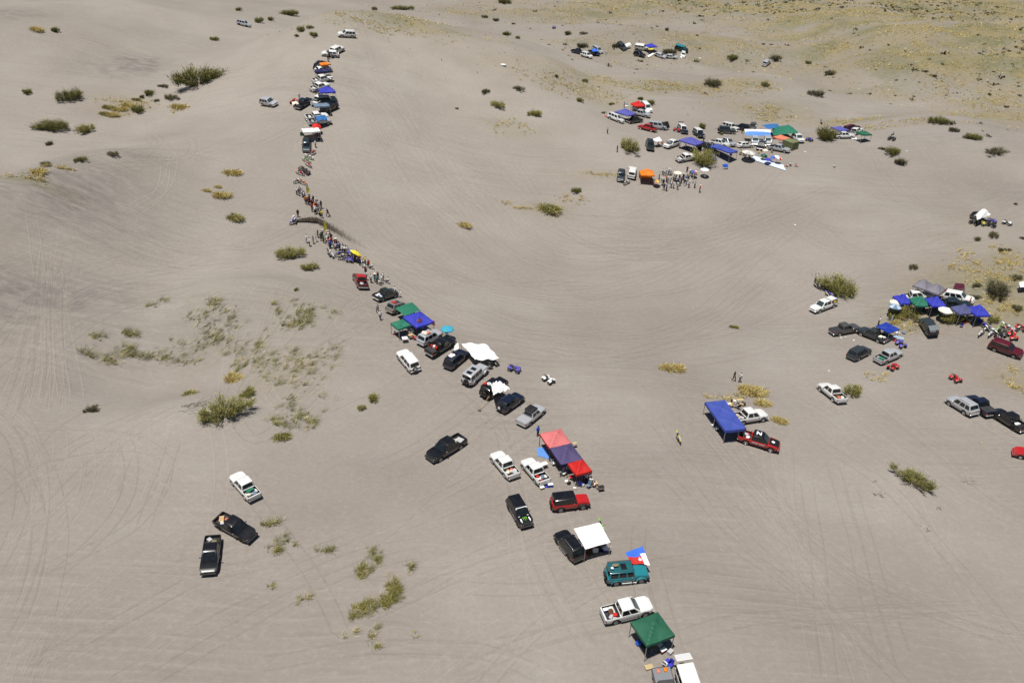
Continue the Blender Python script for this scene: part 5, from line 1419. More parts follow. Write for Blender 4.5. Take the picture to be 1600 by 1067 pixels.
v = vehicle('pickup', 'silver', (814, 659), (846, 632), 'silver pickup with black soft box on its roof', h=.95, extras=('tonneau',))
p, r = put(v, (-.2, 0, 1.82)); small('roof_box', 'black soft cargo box strapped to the silver pickup roof', 'roof box', [('roof_box', MB().rbox((0, 0, .11), (1.35, 1.28, .22), .06).mesh('roof_box', True, 40), fabric('black'))], p, rot=r)
v = vehicle('suv', 'navy', (783, 636), (812, 615), 'dark navy SUV below the black one under a white cloth', h=.95, extras=('spare',))
v = vehicle('boxy', 'black', (756, 613), (787, 591), 'black boxy off-roader half covered by a crumpled white cloth', h=1.0, fit=False)
p, r = put(v, (-1.5, .45, 1.95)); bundle(p, (.45, .4, .3), fabric('red'), 'red bag on the black off-roader roof', seed=12, rot=r)
p, r = put(v, (-1.1, .1, 1.95)); small('cable_coil', 'round white coil on the black off-roader roof', 'coil', [('cable_coil', MB().lathe([(.12, 0), (.28, .0), (.30, .06), (.28, .12), (.12, .12), (.12, 0)], axis='z', n=16).mesh('cable_coil', True), WHITEPL)], p, rot=r)
tarp([(766, 599), (783, 596), (797, 607), (771, 619)], [2.1, 2.05, 1.75, 1.85], 'white', 'crumpled white cloth between the black off-roader and navy SUV', bulge=.15, wrinkle=.55, name='cloth', cat='cloth', seed=2, poles=())
q = pick(749, 641, .1); small('stone_block', 'grey block on the sand at the rope end', 'block', [('stone_block', MB().lump((0, 0, .18), (.5, .45, .4), 4, .3).mesh('stone_block'), plain('stone', (.22, .22, .21), .9, vary=.3))], q)
a = pick(766, 624, .2) + Vector((0, 0, 1.0)); b = q + Vector((0, 0, .3))
o = link('rope', MB().tube([a - q, (a + b) / 2 - q - Vector((0, 0, .08)), b - q], .03, 5).mesh('rope', True), fabric('tan')); o.location = q; tag(o, 'tan guy rope running from the white cloth to a grey block', 'rope')
v = vehicle('boxy', 'silver', (728, 593), (757, 570), 'silver SUV with two sunroofs and white rear spare wheel', h=1.0, extras=('sunroofs',), fit=False, flare=paint('silver'), cat='SUV')
v = vehicle('suv', 'navy', (699, 569), (727, 547), 'navy SUV with white load on its roof beside the big white tarp', h=.95, extras=('rails',))
p, r = put(v, (-1.1, .0, 1.87)); bundle(p, (.9, .9, .28), fabric('white'), 'white bundle on the navy SUV roof', name='cloth_bundle', cat='bundle', seed=6, rot=r)
p, r = put(v, (-.55, .1, 1.87)); bundle(p, (.3, .8, .15), fabric('brown'), 'brown roll lying on the navy SUV roof', name='blanket_roll', cat='roll', seed=7, rot=r)
tarp([(721, 537), (757, 537), (780, 560), (742, 564)], [1.5, 1.9, 1.25, 1.55], 'white', 'big white tarp draped over a parked quad beside the navy SUV', bulge=.35, wrinkle=.5, poles=(0, 1, 2), seed=5)
bike('quad', (768, 568), (6, -3), 'black', 'dark quad bike half hidden under the big white tarp')
tarp([(710, 540), (716, 535), (717, 545), (709, 548)], [.9, 1.2, .7, .5], 'white', 'narrow white cloth hanging between black pickup and big white tarp', bulge=.1, wrinkle=.3, n=8, name='cloth', cat='cloth')
bike('quad', (803, 575), (9, 2), 'violet', 'violet-blue sport quad bike alone on the sand right of the tarp')
bike('quad', (857, 592), (8, 5), 'white', 'white sport quad bike alone on the sand right of the line')
v = vehicle('pickup', 'black', (669, 549), (707, 527), 'black pickup with red bags and a dark bed cover', h=.95, extras=('norollbar',))
link('bed_cover', MB().rbox((-2.1, 0, 1.09), (.9, 1.66, .05), .02).mesh('bed_cover'), fabric('darkgrey'), v)
for k, (x, y, c, s) in enumerate(((-1.3, -.35, 'red', .5), (-1.4, .5, 'red', .36), (-1.25, .15, 'white', .4))):
    p, r = put(v, (x, y, .73)); bundle(p, (s, s, .7), fabric(c), ['large red bag in the black pickup bed below the silver SUV', 'small red bag in the black pickup bed below the silver SUV', 'white bag in the black pickup bed below the silver SUV'][k], seed=k + 20, rot=r)
v = vehicle('suv', 'silver', (656, 533), (686, 515), 'silver SUV with tan and red roof load below the royal blue canopy', h=.95, extras=('rails',))
p, r = put(v, (-1.15, .1, 1.87)); bundle(p, (.9, .9, .2), fabric('cream'), 'cream blanket on the silver SUV roof', name='blanket', cat='blanket', seed=11, rot=r)
p, r = put(v, (-.75, -.25, 1.87)); bundle(p, (.9, .5, .22), fabric('coral'), 'coral red towel on the silver SUV roof', name='towel', cat='towel', seed=13, rot=r)
v = vehicle('suv', 'white', (647, 570), (628, 550), 'small white three-door SUV with dark spare wheel, parked left of the line', h=.95, extras=('spare',), fit=False)
c1 = canopy([(632, 495), (657, 485), (676, 502), (650, 513)], 'royal', 'royal blue canopy tent with a dark emblem and ring', legm=TRIM)
for (nm, x, y, r_, mt) in (('ring_emblem', .35, 1.0, .30, plain('navy_print', (.01, .012, .10), .6)), ('emblem', -.55, -1.1, .42, plain('dark_red_print', (.10, .012, .012), .6))):
    m = MB(); zc = lambda x, y: 2.1 + 1.05 * (1 - max(abs(x) / (c1['_w'] / 2), abs(y) / (c1['_d'] / 2))) + .02
    n = 14
    if nm == 'ring_emblem':
        vs = [(x + q * math.cos(6.283 * k / n), y + q * math.sin(6.283 * k / n), zc(x, y) + .0) for q in (r_ * .6, r_) for k in range(n)]; vs = [(a, b, zc(a, b)) for a, b, _ in vs]
        m.add(vs, [(k, (k + 1) % n, n + (k + 1) % n, n + k) for k in range(n)])
    else:
        vs = [(x + r_ * 1.2 * math.cos(6.283 * k / n), y + r_ * .7 * math.sin(6.283 * k / n), 0) for k in range(n)]; vs = [(a, b, zc(a, b)) for a, b, _ in vs] + [(x, y, zc(x, y))]
        m.add(vs, [(k, (k + 1) % n, n) for k in range(n)])
    link(nm, m.mesh(nm), mt, c1)
tarp([(617, 481), (644, 472), (657, 485), (632, 494)], [1.7, 1.9, 2.1, 1.9], 'teal', 'dark green tarp stretched from the champagne SUV to the blue canopy', bulge=.3, wrinkle=.12, poles=(2, 3), seed=4)
canopy([(612, 505), (628.6, 497.5), (640.4, 507.6), (622.4, 515)], 'teal', 'small green canopy tent left of the royal blue one', ht=2.0, peak=.3)
table(pick(632.5, 528, .7), .3, (.85, .8), WHITEPL, 'white square table below the small green canopy')
table(pick(642, 523, .7), .5, (.8, .6), WOOD, 'tan wooden table right of the white square table')
chair(pick(648, 527, .4), .5, 'red', 'small red and white chair behind the silver SUV')
bundle(pick(677, 505, .3), (.5, .4, .9), fabric('coral'), 'red jacket bundle at the royal blue canopy corner', seed=31)
parasol((699, 512), ('skyblue', 'aqua'), 'sky blue parasol beside the black pickup', R=1.0, ht=1.75)
chair(pick(698, 521, .3), 1.2, 'black', 'dark chair in the shade of the sky blue parasol')
v = vehicle('suv', 'champagne', (606, 487), (637, 470), 'champagne SUV with red cloth on its roof beside the green tarp', h=.95, extras=('rails', 'sunroof'))
p, r = put(v, (-1.3, .0, 1.88)); bundle(p, (.7, .7, .15), fabric('red'), 'bright red cloth on the champagne SUV roof', name='cloth_bundle', cat='bundle', seed=14, rot=r)
v = vehicle('pickup', 'darkgreen', (585, 466), (617, 449), 'dark green pickup with white bags in its bed', h=.95)
bed_load(v, [('bag', -2.0, .2, (.6, .5, .3), 'white', 'white bag near the tailgate of the dark green pickup'), ('bag', -1.6, -.3, (1.0, .35, .3), 'paleblue', 'pale blue bundle in the dark green pickup bed'), ('bag', -1.35, .4, (.5, .4, .3), 'white', 'white bag behind the dark green pickup cab')])
v = vehicle('pickup', 'maroon', (567, 448), (556.5, 425), 'maroon pickup with bright red roof beside the spectators', roof='red', h=.95, fit=False)
bed_load(v, [('bag', -1.6, .1, (.9, .7, .3), 'lightgrey', 'grey bundle in the maroon pickup bed')])
v = vehicle('pickup', 'black', (725, 682), (670, 713), 'black pickup with bright trim and grey sheet in its bed, alone left of the line', h=.9)
bed_load(v, [('box', -2.0, .1, (.8, .9, .12), 'lightgrey', 'flat grey panel in the bed of the lone black pickup'), ('bag', -1.45, -.1, (.6, .6, .3), 'cream', 'cream bag in the bed of the lone black pickup')])
# three pickups at the lower left
v = vehicle('pickup', 'white', (394, 769), (369, 742), 'white pickup with green box in its bed, lower left', h=.95, fit=.94)
bed_load(v, [('box', -1.45, .0, (.4, .9, .4), 'teal', 'green box in the lower left white pickup bed'), ('bag', -1.9, .4, (.5, .4, .3), 'cream', 'cream bag in the lower left white pickup bed'), ('bag', -2.1, -.3, (.6, .5, .3), 'bluegrey', 'blue-grey bag in the lower left white pickup bed')])
v = vehicle('pickup', 'black', (343, 808), (390, 831), 'black pickup facing right, between the white and the upright black pickup', h=.95, fit=.96)
bed_load(v, [('bag', -1.4, .3, (.5, .4, .3), 'coral', 'red bag in the bed of the right-facing black pickup'), ('box', -2.0, .0, (.5, .8, .2), 'tan', 'tan box in the bed of the right-facing black pickup'), ('bag', -1.5, -.4, (.4, .4, .3), 'white', 'white bag in the bed of the right-facing black pickup')])
v = vehicle('pickup', 'black', (332, 838), (324, 887), 'black pickup facing the viewer, lowest of the three at lower left', h=.95, fit=.95)
bed_load(v, [('bag', -1.7, .2, (.6, .6, .25), 'khaki', 'khaki bag in the bed of the viewer-facing black pickup'), ('box', -2.0, -.3, (.5, .4, .3), 'lightgrey', 'grey box in the bed of the viewer-facing black pickup')])

# ------------------------------------------------------------------ the upper line on the dune crest
vehicle('suv', 'silver', (411, 156), (431, 161), 'silver SUV alone left of the upper line', h=.9, fit=False)
vehicle('pickup', 'navy', (462, 164), (487, 155), 'navy pickup beside a quad left of the upper line', h=.9, fit=False)
bike('quad', (459, 158), (5, -2), 'red', 'dark red quad bike behind the navy pickup')
tarp([(456, 160), (466, 159), (467, 163), (457, 164)], [.9, .9, .9, .9], 'cream', 'cream tarp beside the navy pickup tailgate', n=6)
vehicle('suv', 'white', (551, 52), (531, 53), 'white SUV at the very top of the upper line', h=.9, fit=False, extras=('rails',))
vehicle('suv', 'white', (521, 78), (531, 75), 'white SUV second from the top of the upper line', h=.9, fit=False)
vehicle('car', 'white', (519, 82), (512, 82), 'small white car just below the second white SUV', h=.9, fit=False)
bike('quad', (517, 86), (5, 1), 'black', 'black quad bike near the top of the upper line')
canopy([(501, 98), (511, 94), (512, 102), (502, 104)], 'orange', 'small orange canopy near the top of the upper line', ht=1.9, peak=.3, size=(2.4, 2.4))
vehicle('suv', 'black', (496, 103), (505, 99), 'black SUV left of the small orange canopy', h=.9, fit=False)
vehicle('car', 'white', (498, 107), (512, 105), 'white car between orange and navy canopies', h=.9, fit=False)
canopy([(496, 108), (511, 106), (513, 113), (496, 114)], 'navy', 'dark navy canopy tent in the upper line', peak=.4, size=(3.4, 2.6))
vehicle('pickup', 'white', (490, 124), (518, 120), 'white pickup just below the navy canopy', h=.9, fit=False)
bike('moto', (515, 125), (5, 0), 'white', 'white motorcycle at the nose of the upper white pickup', h=.5)
vehicle('pickup', 'white', (485, 137), (514, 131), 'white pickup partly under the bright blue canopy', h=.9, fit=False)
canopy([(502, 137), (519, 134), (520, 147), (502, 149)], 'royal', 'bright blue canopy tent in the upper line', size=(3.4, 3.2))
bike('moto', (496, 144), (5, -2), 'black', 'dark motorcycle left of the bright blue canopy', h=.5)
vehicle('suv', 'darkteal', (499, 156), (522, 155), 'dark teal SUV in the shade below the bright blue canopy', h=.9, fit=False)
canopy([(494, 161), (510, 159), (512, 167), (493, 169)], 'bluegrey', 'pale blue-grey canopy tent in the upper line', peak=.3, size=(3.4, 2.6))
vehicle('pickup', 'white', (493, 157), (503, 152), 'white pickup tail showing above the blue-grey canopy', h=.9, fit=False)
vehicle('suv', 'black', (508, 168), (521, 164), 'black SUV right of the blue-grey canopy', h=.9, fit=False)
vehicle('pickup', 'white', (481, 182), (508, 179), 'white pickup below the blue-grey canopy in the upper line', h=.9, fit=False)
vehicle('pickup', 'silver', (485, 189), (513, 186), 'silver pickup under a blue tarp in the upper line', h=.9, fit=False)
tarp([(493, 182), (508, 180), (512, 187), (495, 190)], [1.95, 1.95, 1.6, 1.9], 'midblue', 'blue tarp over the silver pickup in the upper line', n=10, bulge=.1, wrinkle=.3)
parasol((492, 194), ('red',), 'red parasol above the white box tent', R=1.0, ht=1.6, tilt=(.3, .3))
canopy([(477, 201), (494, 198), (496, 206), (476, 208)], 'white', 'white flat canopy above the dark teal car', peak=.15, size=(3.6, 2.8), ht=2.0)
small('windbreak', 'small green windbreak left of the white flat canopy', 'windbreak', [('windbreak', MB().rbox((0, 0, .4), (.8, .1, .8), .03).mesh('windbreak'), fabric('green'))], pick(472, 211, .2), .4)
vehicle('car', 'darkteal', (479, 217), (477.5, 232), 'dark teal car nose down the slope below the white canopy', h=.8, fit=False)
bikes_upper = [(487, 238, 'red', 6, -2), (483, 245, 'white', 6, 1), (479, 250, 'green', 6, 1), (482, 257, 'red', 6, 2), (473, 264, 'black', 6, 2), (469, 270, 'red', 6, 1), (477, 268, 'black', 6, 1), (464, 282, 'white', 6, -2), (473, 285, 'orange', 6, 1)]
for k, (x, y, c, ax, ay) in enumerate(bikes_upper):
    bike('moto' if k not in (4, 6) else 'quad', (x, y), (ax, ay), c, f"{c} {'motorcycle' if k not in (4, 6) else 'quad bike'} in the row above the upper spectators", h=.5, group='bikes parked on the crest')

# rider at the gap, throwing sand
mb_ = bike('moto', (458, 345), (-7, 3), 'blue', 'blue and white motorcycle being ridden through the gap', h=.6, lean=0.0)
rl = mb_.matrix_world
person(None, 'white', 'jeans', '', pose='ride', hat=('helmet', 'white'), top='jacket', label='rider in white jacket and helmet on the blue motorcycle in the gap', loc=rl @ Vector((-.06, 0, 0)), rot=rl.to_3x3() @ Matrix.Rotation(-math.pi / 2, 3, 'Z'))

def sand_spray():
    rg = np.random.default_rng(77); n = 10000
    A = rl @ Vector((-.9, 0, .15))
    C_ = np.array([(A.x, A.y)] + [tuple(pick(x, y)[:2]) for x, y in ((482, 347), (496, 348), (512, 356), (530, 366), (548, 376), (572, 388))])
    t = rg.beta(.9, 1.9, n); w = .18 + 1.25 * t
    q = t * (len(C_) - 1); P = np.stack([np.interp(q, np.arange(len(C_)), C_[:, 0]), np.interp(q, np.arange(len(C_)), C_[:, 1]), np.zeros(n)], 1)
    P[:, :2] += rg.normal(0, .40, (n, 2)) * w[:, None]
    gz = Z(P[:, 0], P[:, 1]); arc = .55 * 4 * (t ** .6) * (1 - t ** .6)
    P[:, 2] = np.maximum(gz + arc + .10 + rg.normal(0, .30, n) * w, gz + .01)
    s = rg.uniform(.016, .042, n) * (1.15 - .5 * t)
    T = np.array([[1, 1, 1], [1, -1, -1], [-1, 1, -1], [-1, -1, 1]], float)
    R_ = rg.normal(0, 1, (n, 3, 3)); R_, _ = np.linalg.qr(R_)
    V = (np.einsum('nij,kj->nki', R_, T) * s[:, None, None] + P[:, None]).reshape(-1, 3)
    b = np.arange(n) * 4; Fc = np.stack([b, b + 1, b + 2, b, b + 3, b + 1, b, b + 2, b + 3, b + 1, b + 3, b + 2], 1).reshape(-1, 3)
    me = bpy.data.meshes.new('sand_spray'); me.from_pydata(V.tolist(), [], Fc.tolist())
    o = link('sand_spray', me, plain('damp_sand', (.165, .138, .110), .95, vary=.2, spec=.1)); o['kind'] = 'stuff'; o['label'] = 'dark arc of sand thrown up behind the ridden motorcycle'; o['category'] = 'sand'
sand_spray()

def sail_flag(px, label, h=2.9, yaw=.2):
    g = pick(*px); m = MB(); n = 10; vs = []; fs = []
    for i in range(n + 1):
        q = i / n; z = .75 + (h - .75) * q; w = .55 * math.sin(math.pi * min(1, .12 + q * .86)) ** .8
        vs += [(.02, 0, z), (.02 + w, .06 * math.sin(q * 5), z)]
    for i in range(n): fs.append((2 * i, 2 * i + 1, 2 * i + 3, 2 * i + 2))
    small('sail_banner', label, 'banner', [('banner_cloth', make_mesh('banner_cloth', vs, fs, None, True), fabric('yellow')), ('banner_pole', MB().tube([(0, 0, -.1), (0, 0, h * .8), (.12, 0, h)], .02, 5).mesh('banner_pole'), TRIM)], g, yaw)
sail_flag((507, 368), 'yellow sail banner among the spectators below the gap')
sail_flag((480, 308), 'yellow sail banner among the spectators above the gap', 2.4)
parasol((547, 393), ('yellow',), 'large yellow parasol over the lower spectators', R=1.15, ht=1.9, tilt=(-.35, .5))
parasol((548, 400 - 9), ('violetblue',), 'blue parasol behind the large yellow one', R=.7, ht=1.1)
# ------------------------------------------------------------------ spectators
AB = 'in the upper crowd'; BE = 'in the lower crowd'; RD = 'behind the maroon pickup'
crowd_above = [(464, 305, 'white', 'black', 'stand', None), (469, 303, 'paleblue', 'navy', 'stand', None), (473, 308, 'lightgrey', 'jeans', 'look', None), (476, 312, 'white', 'jeans', 'stand', ('cap', 'black')),
    (478, 319, 'orange', 'black', 'stand', None), (481, 321, 'brown', 'jeans', 'hips', None), (484, 316, 'black', 'jeans', 'look', None), (487, 323, 'burgundy', 'black', 'stand', None), (488, 331, 'red', 'jeans', 'stand', None),
    (490, 318, 'darkgrey', 'black', 'stand', None), (492, 332, 'white', 'jeans', 'look', None), (493, 335, 'white', 'black', 'hips', ('cap', 'white')), (495, 320, 'white', 'jeans', 'stand', None), (495, 328, 'burgundy', 'jeans', 'stand', None),
    (498, 327, 'white', 'burgundy', 'look', None), (500, 337, 'black', 'black', 'stand', None), (502, 326, 'black', 'jeans', 'stand', None), (503, 341, 'yellow', 'black', 'hips', None)]
for k, (x, y, s, l, p, h) in enumerate(crowd_above): person((x, y), s, l, AB, p, hat=h, hgt=random.uniform(.93, 1.05), group='spectators above the gap')
person((513, 339), 'black', 'black', '', 'run', 1.2, label='person in black running with spread arms right of the upper crowd')
person((466, 340), 'black', 'black', '', 'stand', .5, hat=('cap', 'orange'), label='person in black with orange cap standing beside the ridden motorcycle')
crowd_below = [(479, 380, 'white', 'lightgrey', 'hips', None), (484, 385, 'white', 'black', 'stand', None), (490, 381, 'black', 'black', 'stand', None), (494, 378, 'paleblue', 'white', 'look', None), (497, 372, 'brown', 'black', 'look', None),
    (504, 369, 'white', 'black', 'stand', None), (502, 377, 'darkgreen', 'khaki', 'stand', None), (506, 380, 'teal', 'darkgreen', 'stand', None), (510, 379, 'lightgrey', 'black', 'look', None), (512, 371, 'white', 'black', 'stand', None), (516, 373, 'red', 'black', 'hips', None),
    (518, 377, 'navy', 'black', 'stand', None), (513, 385, 'coral', 'white', 'stand', None), (516, 389, 'bright', 'navy', 'stand', None), (519, 383, 'red', 'jeans', 'look', None), (522, 389, 'paleblue', 'black', 'stand', None), (525, 392, 'white', 'jeans', 'stand', None), (527, 388, 'black', 'black', 'look', None),
    (531, 392, 'bright', 'navy', 'stand', None), (536, 393, 'lightgrey', 'black', 'hips', None), (539, 396, 'white', 'black', 'stand', None), (558, 403, 'aqua', 'royal', 'stand', None), (553, 410, 'white', 'black', 'stand', ('hat', 'orange')), (562, 408, 'black', 'black', 'sit', None),
    (571, 414, 'yellow', 'black', 'look', None), (576, 419, 'red', 'black', 'stand', None), (582, 421, 'white', 'jeans', 'sit', ('cap', 'yellow')), (566, 418, 'white', 'lightgrey', 'hips', None), (570, 424, 'white', 'jeans', 'stand', None), (572, 430, 'burgundy', 'black', 'stand', None)]
for k, (x, y, s, l, p, h) in enumerate(crowd_below): person((x, y), s, l, BE, p, hat=h, hgt=random.uniform(.93, 1.05), group='spectators below the gap')
rgp = random.Random(31)
for k in range(20):
    q = k / 19; x = 508 + 62 * q + rgp.uniform(-5, 5); y = 378 + 38 * q + rgp.uniform(-5, 4)
    person((x, y), rgp.choice(['white', 'white', 'lightgrey', 'black', 'bright', 'red', 'navy', 'teal', 'paleblue', 'orange']), rgp.choice(['black', 'jeans', 'navy', 'khaki', 'lightgrey']), BE, rgp.choice(['stand', 'look', 'hips', 'walk', 'sit']), hgt=rgp.uniform(.9, 1.05), yaw=rgp.uniform(0, 6.2), hat=rgp.choice([None, None, ('cap', 'black'), ('hat', 'cream')]), group='spectators below the gap')
for k in range(9):
    q = k / 8; x = 470 + 32 * q + rgp.uniform(-3, 3); y = 306 + 30 * q + rgp.uniform(-4, 3)
    person((x, y), rgp.choice(['white', 'burgundy', 'black', 'lightgrey', 'orange']), rgp.choice(['black', 'jeans', 'navy']), AB, rgp.choice(['stand', 'look', 'hips']), hgt=rgp.uniform(.9, 1.05), yaw=rgp.uniform(0, 6.2), group='spectators above the gap')
crowd_red = [(573, 438, 'white', 'jeans', 'stand', None), (580, 442, 'white', 'black', 'stand', None), (586, 441, 'khaki', 'darkgreen', 'stand', ('hat', 'white')), (589, 444, 'aqua', 'black', 'stand', None), (591, 439, 'navy', 'black', 'look', None),
    (593, 446, 'white', 'black', 'sit', None), (597, 443, 'white', 'lightgrey', 'hips', None), (599, 439, 'white', 'khaki', 'stand', ('cap', 'tan')), (607, 443, 'white', 'navy', 'sit', None), (617, 462, 'white', 'brown', 'stand', None), (625, 464, 'white', 'lightgrey', 'sit', None)]
for k, (x, y, s, l, p, h) in enumerate(crowd_red): person((x, y), s, l, RD, p, hat=h, hgt=random.uniform(.95, 1.05), group='people by the maroon pickup')
person((590, 489), 'lightgrey', 'black', 'left of the champagne SUV', 'walk', 3.6)
person((594.5, 500), 'white', 'navy', 'left of the champagne SUV', 'walk', 3.2)
for k, (x, y, c, ax, ay, kd) in enumerate([(513, 395, 'black', 5, 7, 'moto'), (518, 398, 'white', 5, 6, 'moto'), (527, 397, 'blue', 7, -3, 'moto'), (533, 401, 'white', 8, -5, 'moto'), (541, 402, 'black', 7, -3, 'moto'), (546, 405, 'violet', -2, 8, 'quad')]):
    bike(kd, (x, y), (ax, ay), c, f"{c} {'motorcycle' if kd == 'moto' else 'quad bike'} parked behind the lower spectators", h=.5)
# people beside the lower line
person((840, 681), 'bright', 'black', 'standing at the pink canopy corner', 'stand', 4.0, top='jacket')
for x, y, s, l, p, w in [(916, 755, 'paleblue', 'black', 'stand', 'under the red canopy'), (913, 752, 'white', 'jeans', 'stand', 'under the red canopy'), (923, 757, 'white', 'black', 'sit', 'right of the red canopy'), (928, 760, 'white', 'black', 'ground', 'right of the red canopy'),
                         (920, 754, 'lightgrey', 'black', 'look', 'under the red canopy'), (867, 720, 'white', 'black', 'sit', 'under the purple canopy'), (886, 738, 'lightgrey', 'jeans', 'sit', 'under the purple canopy'), (1146, 595, 'darkgrey', 'black', 'walk', 'walking beside a person in white'), (1155.5, 597, 'white', 'black', 'walk', 'walking past the golden grass')]:
    person((x, y), s, l, w, p)

# ------------------------------------------------------------------ camp with the long blue canopy, right of the line
canopy([(1103, 628), (1133, 674), (1163, 668), (1134.5, 624.5)], 'blue', 'long blue double canopy beside the white and red pickups', nu=2, peak=.22, val=.35)
v = vehicle('pickup', 'white', (1152, 652), (1191, 644), 'white pickup backed against the long blue canopy', h=.95, fit=False)
bed_load(v, [('bag', -1.9, .2, (.7, .5, .3), 'tan', 'tan bag in the bed of the pickup at the long blue canopy'), ('box', -1.5, -.35, (.5, .5, .3), 'lightgrey', 'grey box in the bed of the pickup at the long blue canopy')])
v = vehicle('pickup', 'red', (1162, 679), (1210, 691), 'red pickup with black roof and bonnet and white marks', roof='black', h=.95, fit=False)
hx = np.linspace(1.26, 2.52, 9); hv = [(x, s * (.74 - .05 * max(0, x - 2.0)), hood_z('pickup', x)) for x in hx for s in (1, -1)]
link('hood_panel', make_mesh('hood_panel', hv, [(2 * i, 2 * i + 1, 2 * i + 3, 2 * i + 2) for i in range(8)]), BLACKP, v)
n = 14; m = MB(); m.add([(1.75 + .22 * math.cos(6.283 * k / n), .22 * math.sin(6.283 * k / n), hood_z('pickup', 1.75 + .22 * math.cos(6.283 * k / n)) + .012) for k in range(n)], [tuple(range(n))]); link('round_mark', m.mesh('round_mark'), WHITEP, v)
zr = VT['pickup']['roof'] + .028
m = MB(); m.add([(-.55, -.35, zr), (-.40, -.35, zr), (-.40, .05, zr), (-.05, -.35, zr), (.10, -.35, zr), (.10, .35, zr), (-.05, .35, zr), (-.05, -.05, zr), (-.40, .35, zr), (-.55, .35, zr)], [(0, 1, 2, 8, 9), (2, 3, 4, 7), (2, 7, 8), (4, 5, 6, 7)]); link('roof_mark', m.mesh('roof_mark'), WHITEP, v)
for k in range(9):
    link('side_letter', MB().box((-.75 + k * .19, -.945, .84), (.12, .012, .14 if k != 4 else .04)).mesh('side_letter'), WHITEP, v)
bed_load(v, [('bag', -1.8, .2, (.8, .5, .35), 'lightgrey', 'grey bag in the red pickup bed'), ('bag', -1.4, -.3, (.5, .5, .35), 'white', 'white bag in the red pickup bed'), ('bag', -2.2, -.2, (.4, .4, .3), 'black', 'black bag in the red pickup bed')])
bike('moto', (1061, 684), (3.5, 8), 'yellow', 'yellow motorcycle standing alone left of the long blue canopy', h=.5)
bundle(pick(1113, 665, .15), (.35, .3, .4), fabric('white'), 'white bag outside the long blue canopy', seed=41)
cooler(pick(1140, 632, .2), .3, fabric('white'), WHITEPL, 'white cooler above the long blue canopy', .9)
chair(pick(1150, 633, .4), 1.0, 'white', 'white camp chair above the long blue canopy')
chair(pick(1154, 635, .4), 2.0, 'black', 'black camp chair behind the pickup at the long blue canopy')
bundle(pick(1162, 630, .3), (.6, .6, .5), fabric('darkgrey'), 'dark grey bag beside the golden grass clump', seed=43)
table(pick(1156, 626, .5), .2, (1.0, .5), WOOD, 'low wooden table in front of the golden grass clump')
crate(pick(1144, 627, .1), (.4, .4, .3), fabric('black'), 'black box beside the white cooler above the blue canopy')

# ------------------------------------------------------------------ right-hand camp
v = vehicle('pickup', 'white', (1307, 471), (1270, 480), 'white pickup with bed canopy and yellow side print', h=.95, extras=('canopy',), fit=False)
link('side_print', make_mesh('side_print', [(-1.15, .93, 1.12), (-2.35, .93, 1.14), (-2.25, .80, 1.60), (-1.15, .79, 1.62)], [(0, 1, 2, 3)]), BLACKP, v)
link('side_emblem', make_mesh('side_emblem', [(-1.35, .945, 1.22), (-2.1, .94, 1.26), (-2.0, .87, 1.46), (-1.40, .87, 1.50)], [(0, 1, 2, 3)]), YELP, v)
link('door_mark', make_mesh('door_mark', [(.95, .945, .70), (.60, .945, .70), (.75, .945, 1.0), (.98, .94, 1.0)], [(0, 1, 2, 3)]), fabric('teal'), v)
vehicle('pickup', 'grey', (1300, 515), (1343, 510), 'dark grey pickup with closed bed cover, left end of its row', h=.95, fit=False, extras=('tonneau', 'norollbar'))
v = vehicle('pickup', 'slate', (1382, 529), (1349, 512), 'slate blue pickup with pale load beside the small blue canopy', h=.95, fit=False)
bed_load(v, [('bag', -1.5, .1, (.7, .9, .35), 'cream', 'cream bundle in the slate pickup bed'), ('bag', -2.0, -.2, (.6, .6, .35), 'white', 'white bag in the slate pickup bed')])
canopy([(1370, 510), (1385, 502), (1405, 515), (1390, 520)], 'deepblue', 'small deep blue canopy beside the slate pickup', peak=.25, val=.12)
table(pick(1404, 527, .7), -.5, (1.6, .7), plain('pale_blue_top', (.35, .48, .62), .5), 'pale blue table right of the small deep blue canopy')
cooler(pick(1402, 521, .2), 0, fabric('white'), WHITEPL, 'white cooler beside the pale blue table')
bike('quad', (1409, 537), (-4, -4), 'violet', 'violet quad bike below the pale blue table')
vehicle('suv', 'slate', (1331, 556), (1356, 543), 'slate blue SUV parked left of the silver pickup', h=.95, fit=False)
v = vehicle('pickup', 'silver', (1371, 561), (1408, 547), 'silver pickup with green box in its open bed', h=.95, fit=False, extras=('norollbar',))
bed_load(v, [('box', -1.9, -.1, (.7, .8, .3), 'teal', 'green box in the silver pickup bed')])
bike('quad', (1396, 573), (7, -3), 'red', 'red quad bike just below the silver pickup')
v = vehicle('pickup', 'white', (1313, 623), (1289, 599), 'white pickup with red load beside a round shrub', h=.95, fit=False)
bed_load(v, [('bag', -1.5, .1, (.7, .8, .35), 'brown', 'dark red-brown bag in the white pickup bed by the round shrub'), ('bag', -1.95, .2, (.5, .5, .35), 'coral', 'coral bag in the white pickup bed by the round shrub'), ('bag', -2.1, -.3, (.6, .4, .3), 'cream', 'cream bag in the white pickup bed by the round shrub')])
bike('quad', (1494, 591), (6, 5), 'red', 'red quad bike alone above the silver SUV')
vehicle('suv', 'silver', (1521, 643), (1490, 619), 'silver SUV beside a navy pickup at the right edge', h=.95, fit=False, extras=('rails',))
vehicle('pickup', 'navy', (1549, 646), (1517, 616), 'navy pickup with closed bed beside the silver SUV', h=.95, fit=False, extras=('tonneau', 'norollbar'))
v = vehicle('pickup', 'black', (1597, 667), (1560, 640), 'black pickup with white load cut by the right edge', h=.95, fit=False)
bed_load(v, [('bag', -1.4, .1, (.5, .8, .4), 'white', 'white bag in the black pickup bed at the right edge')])
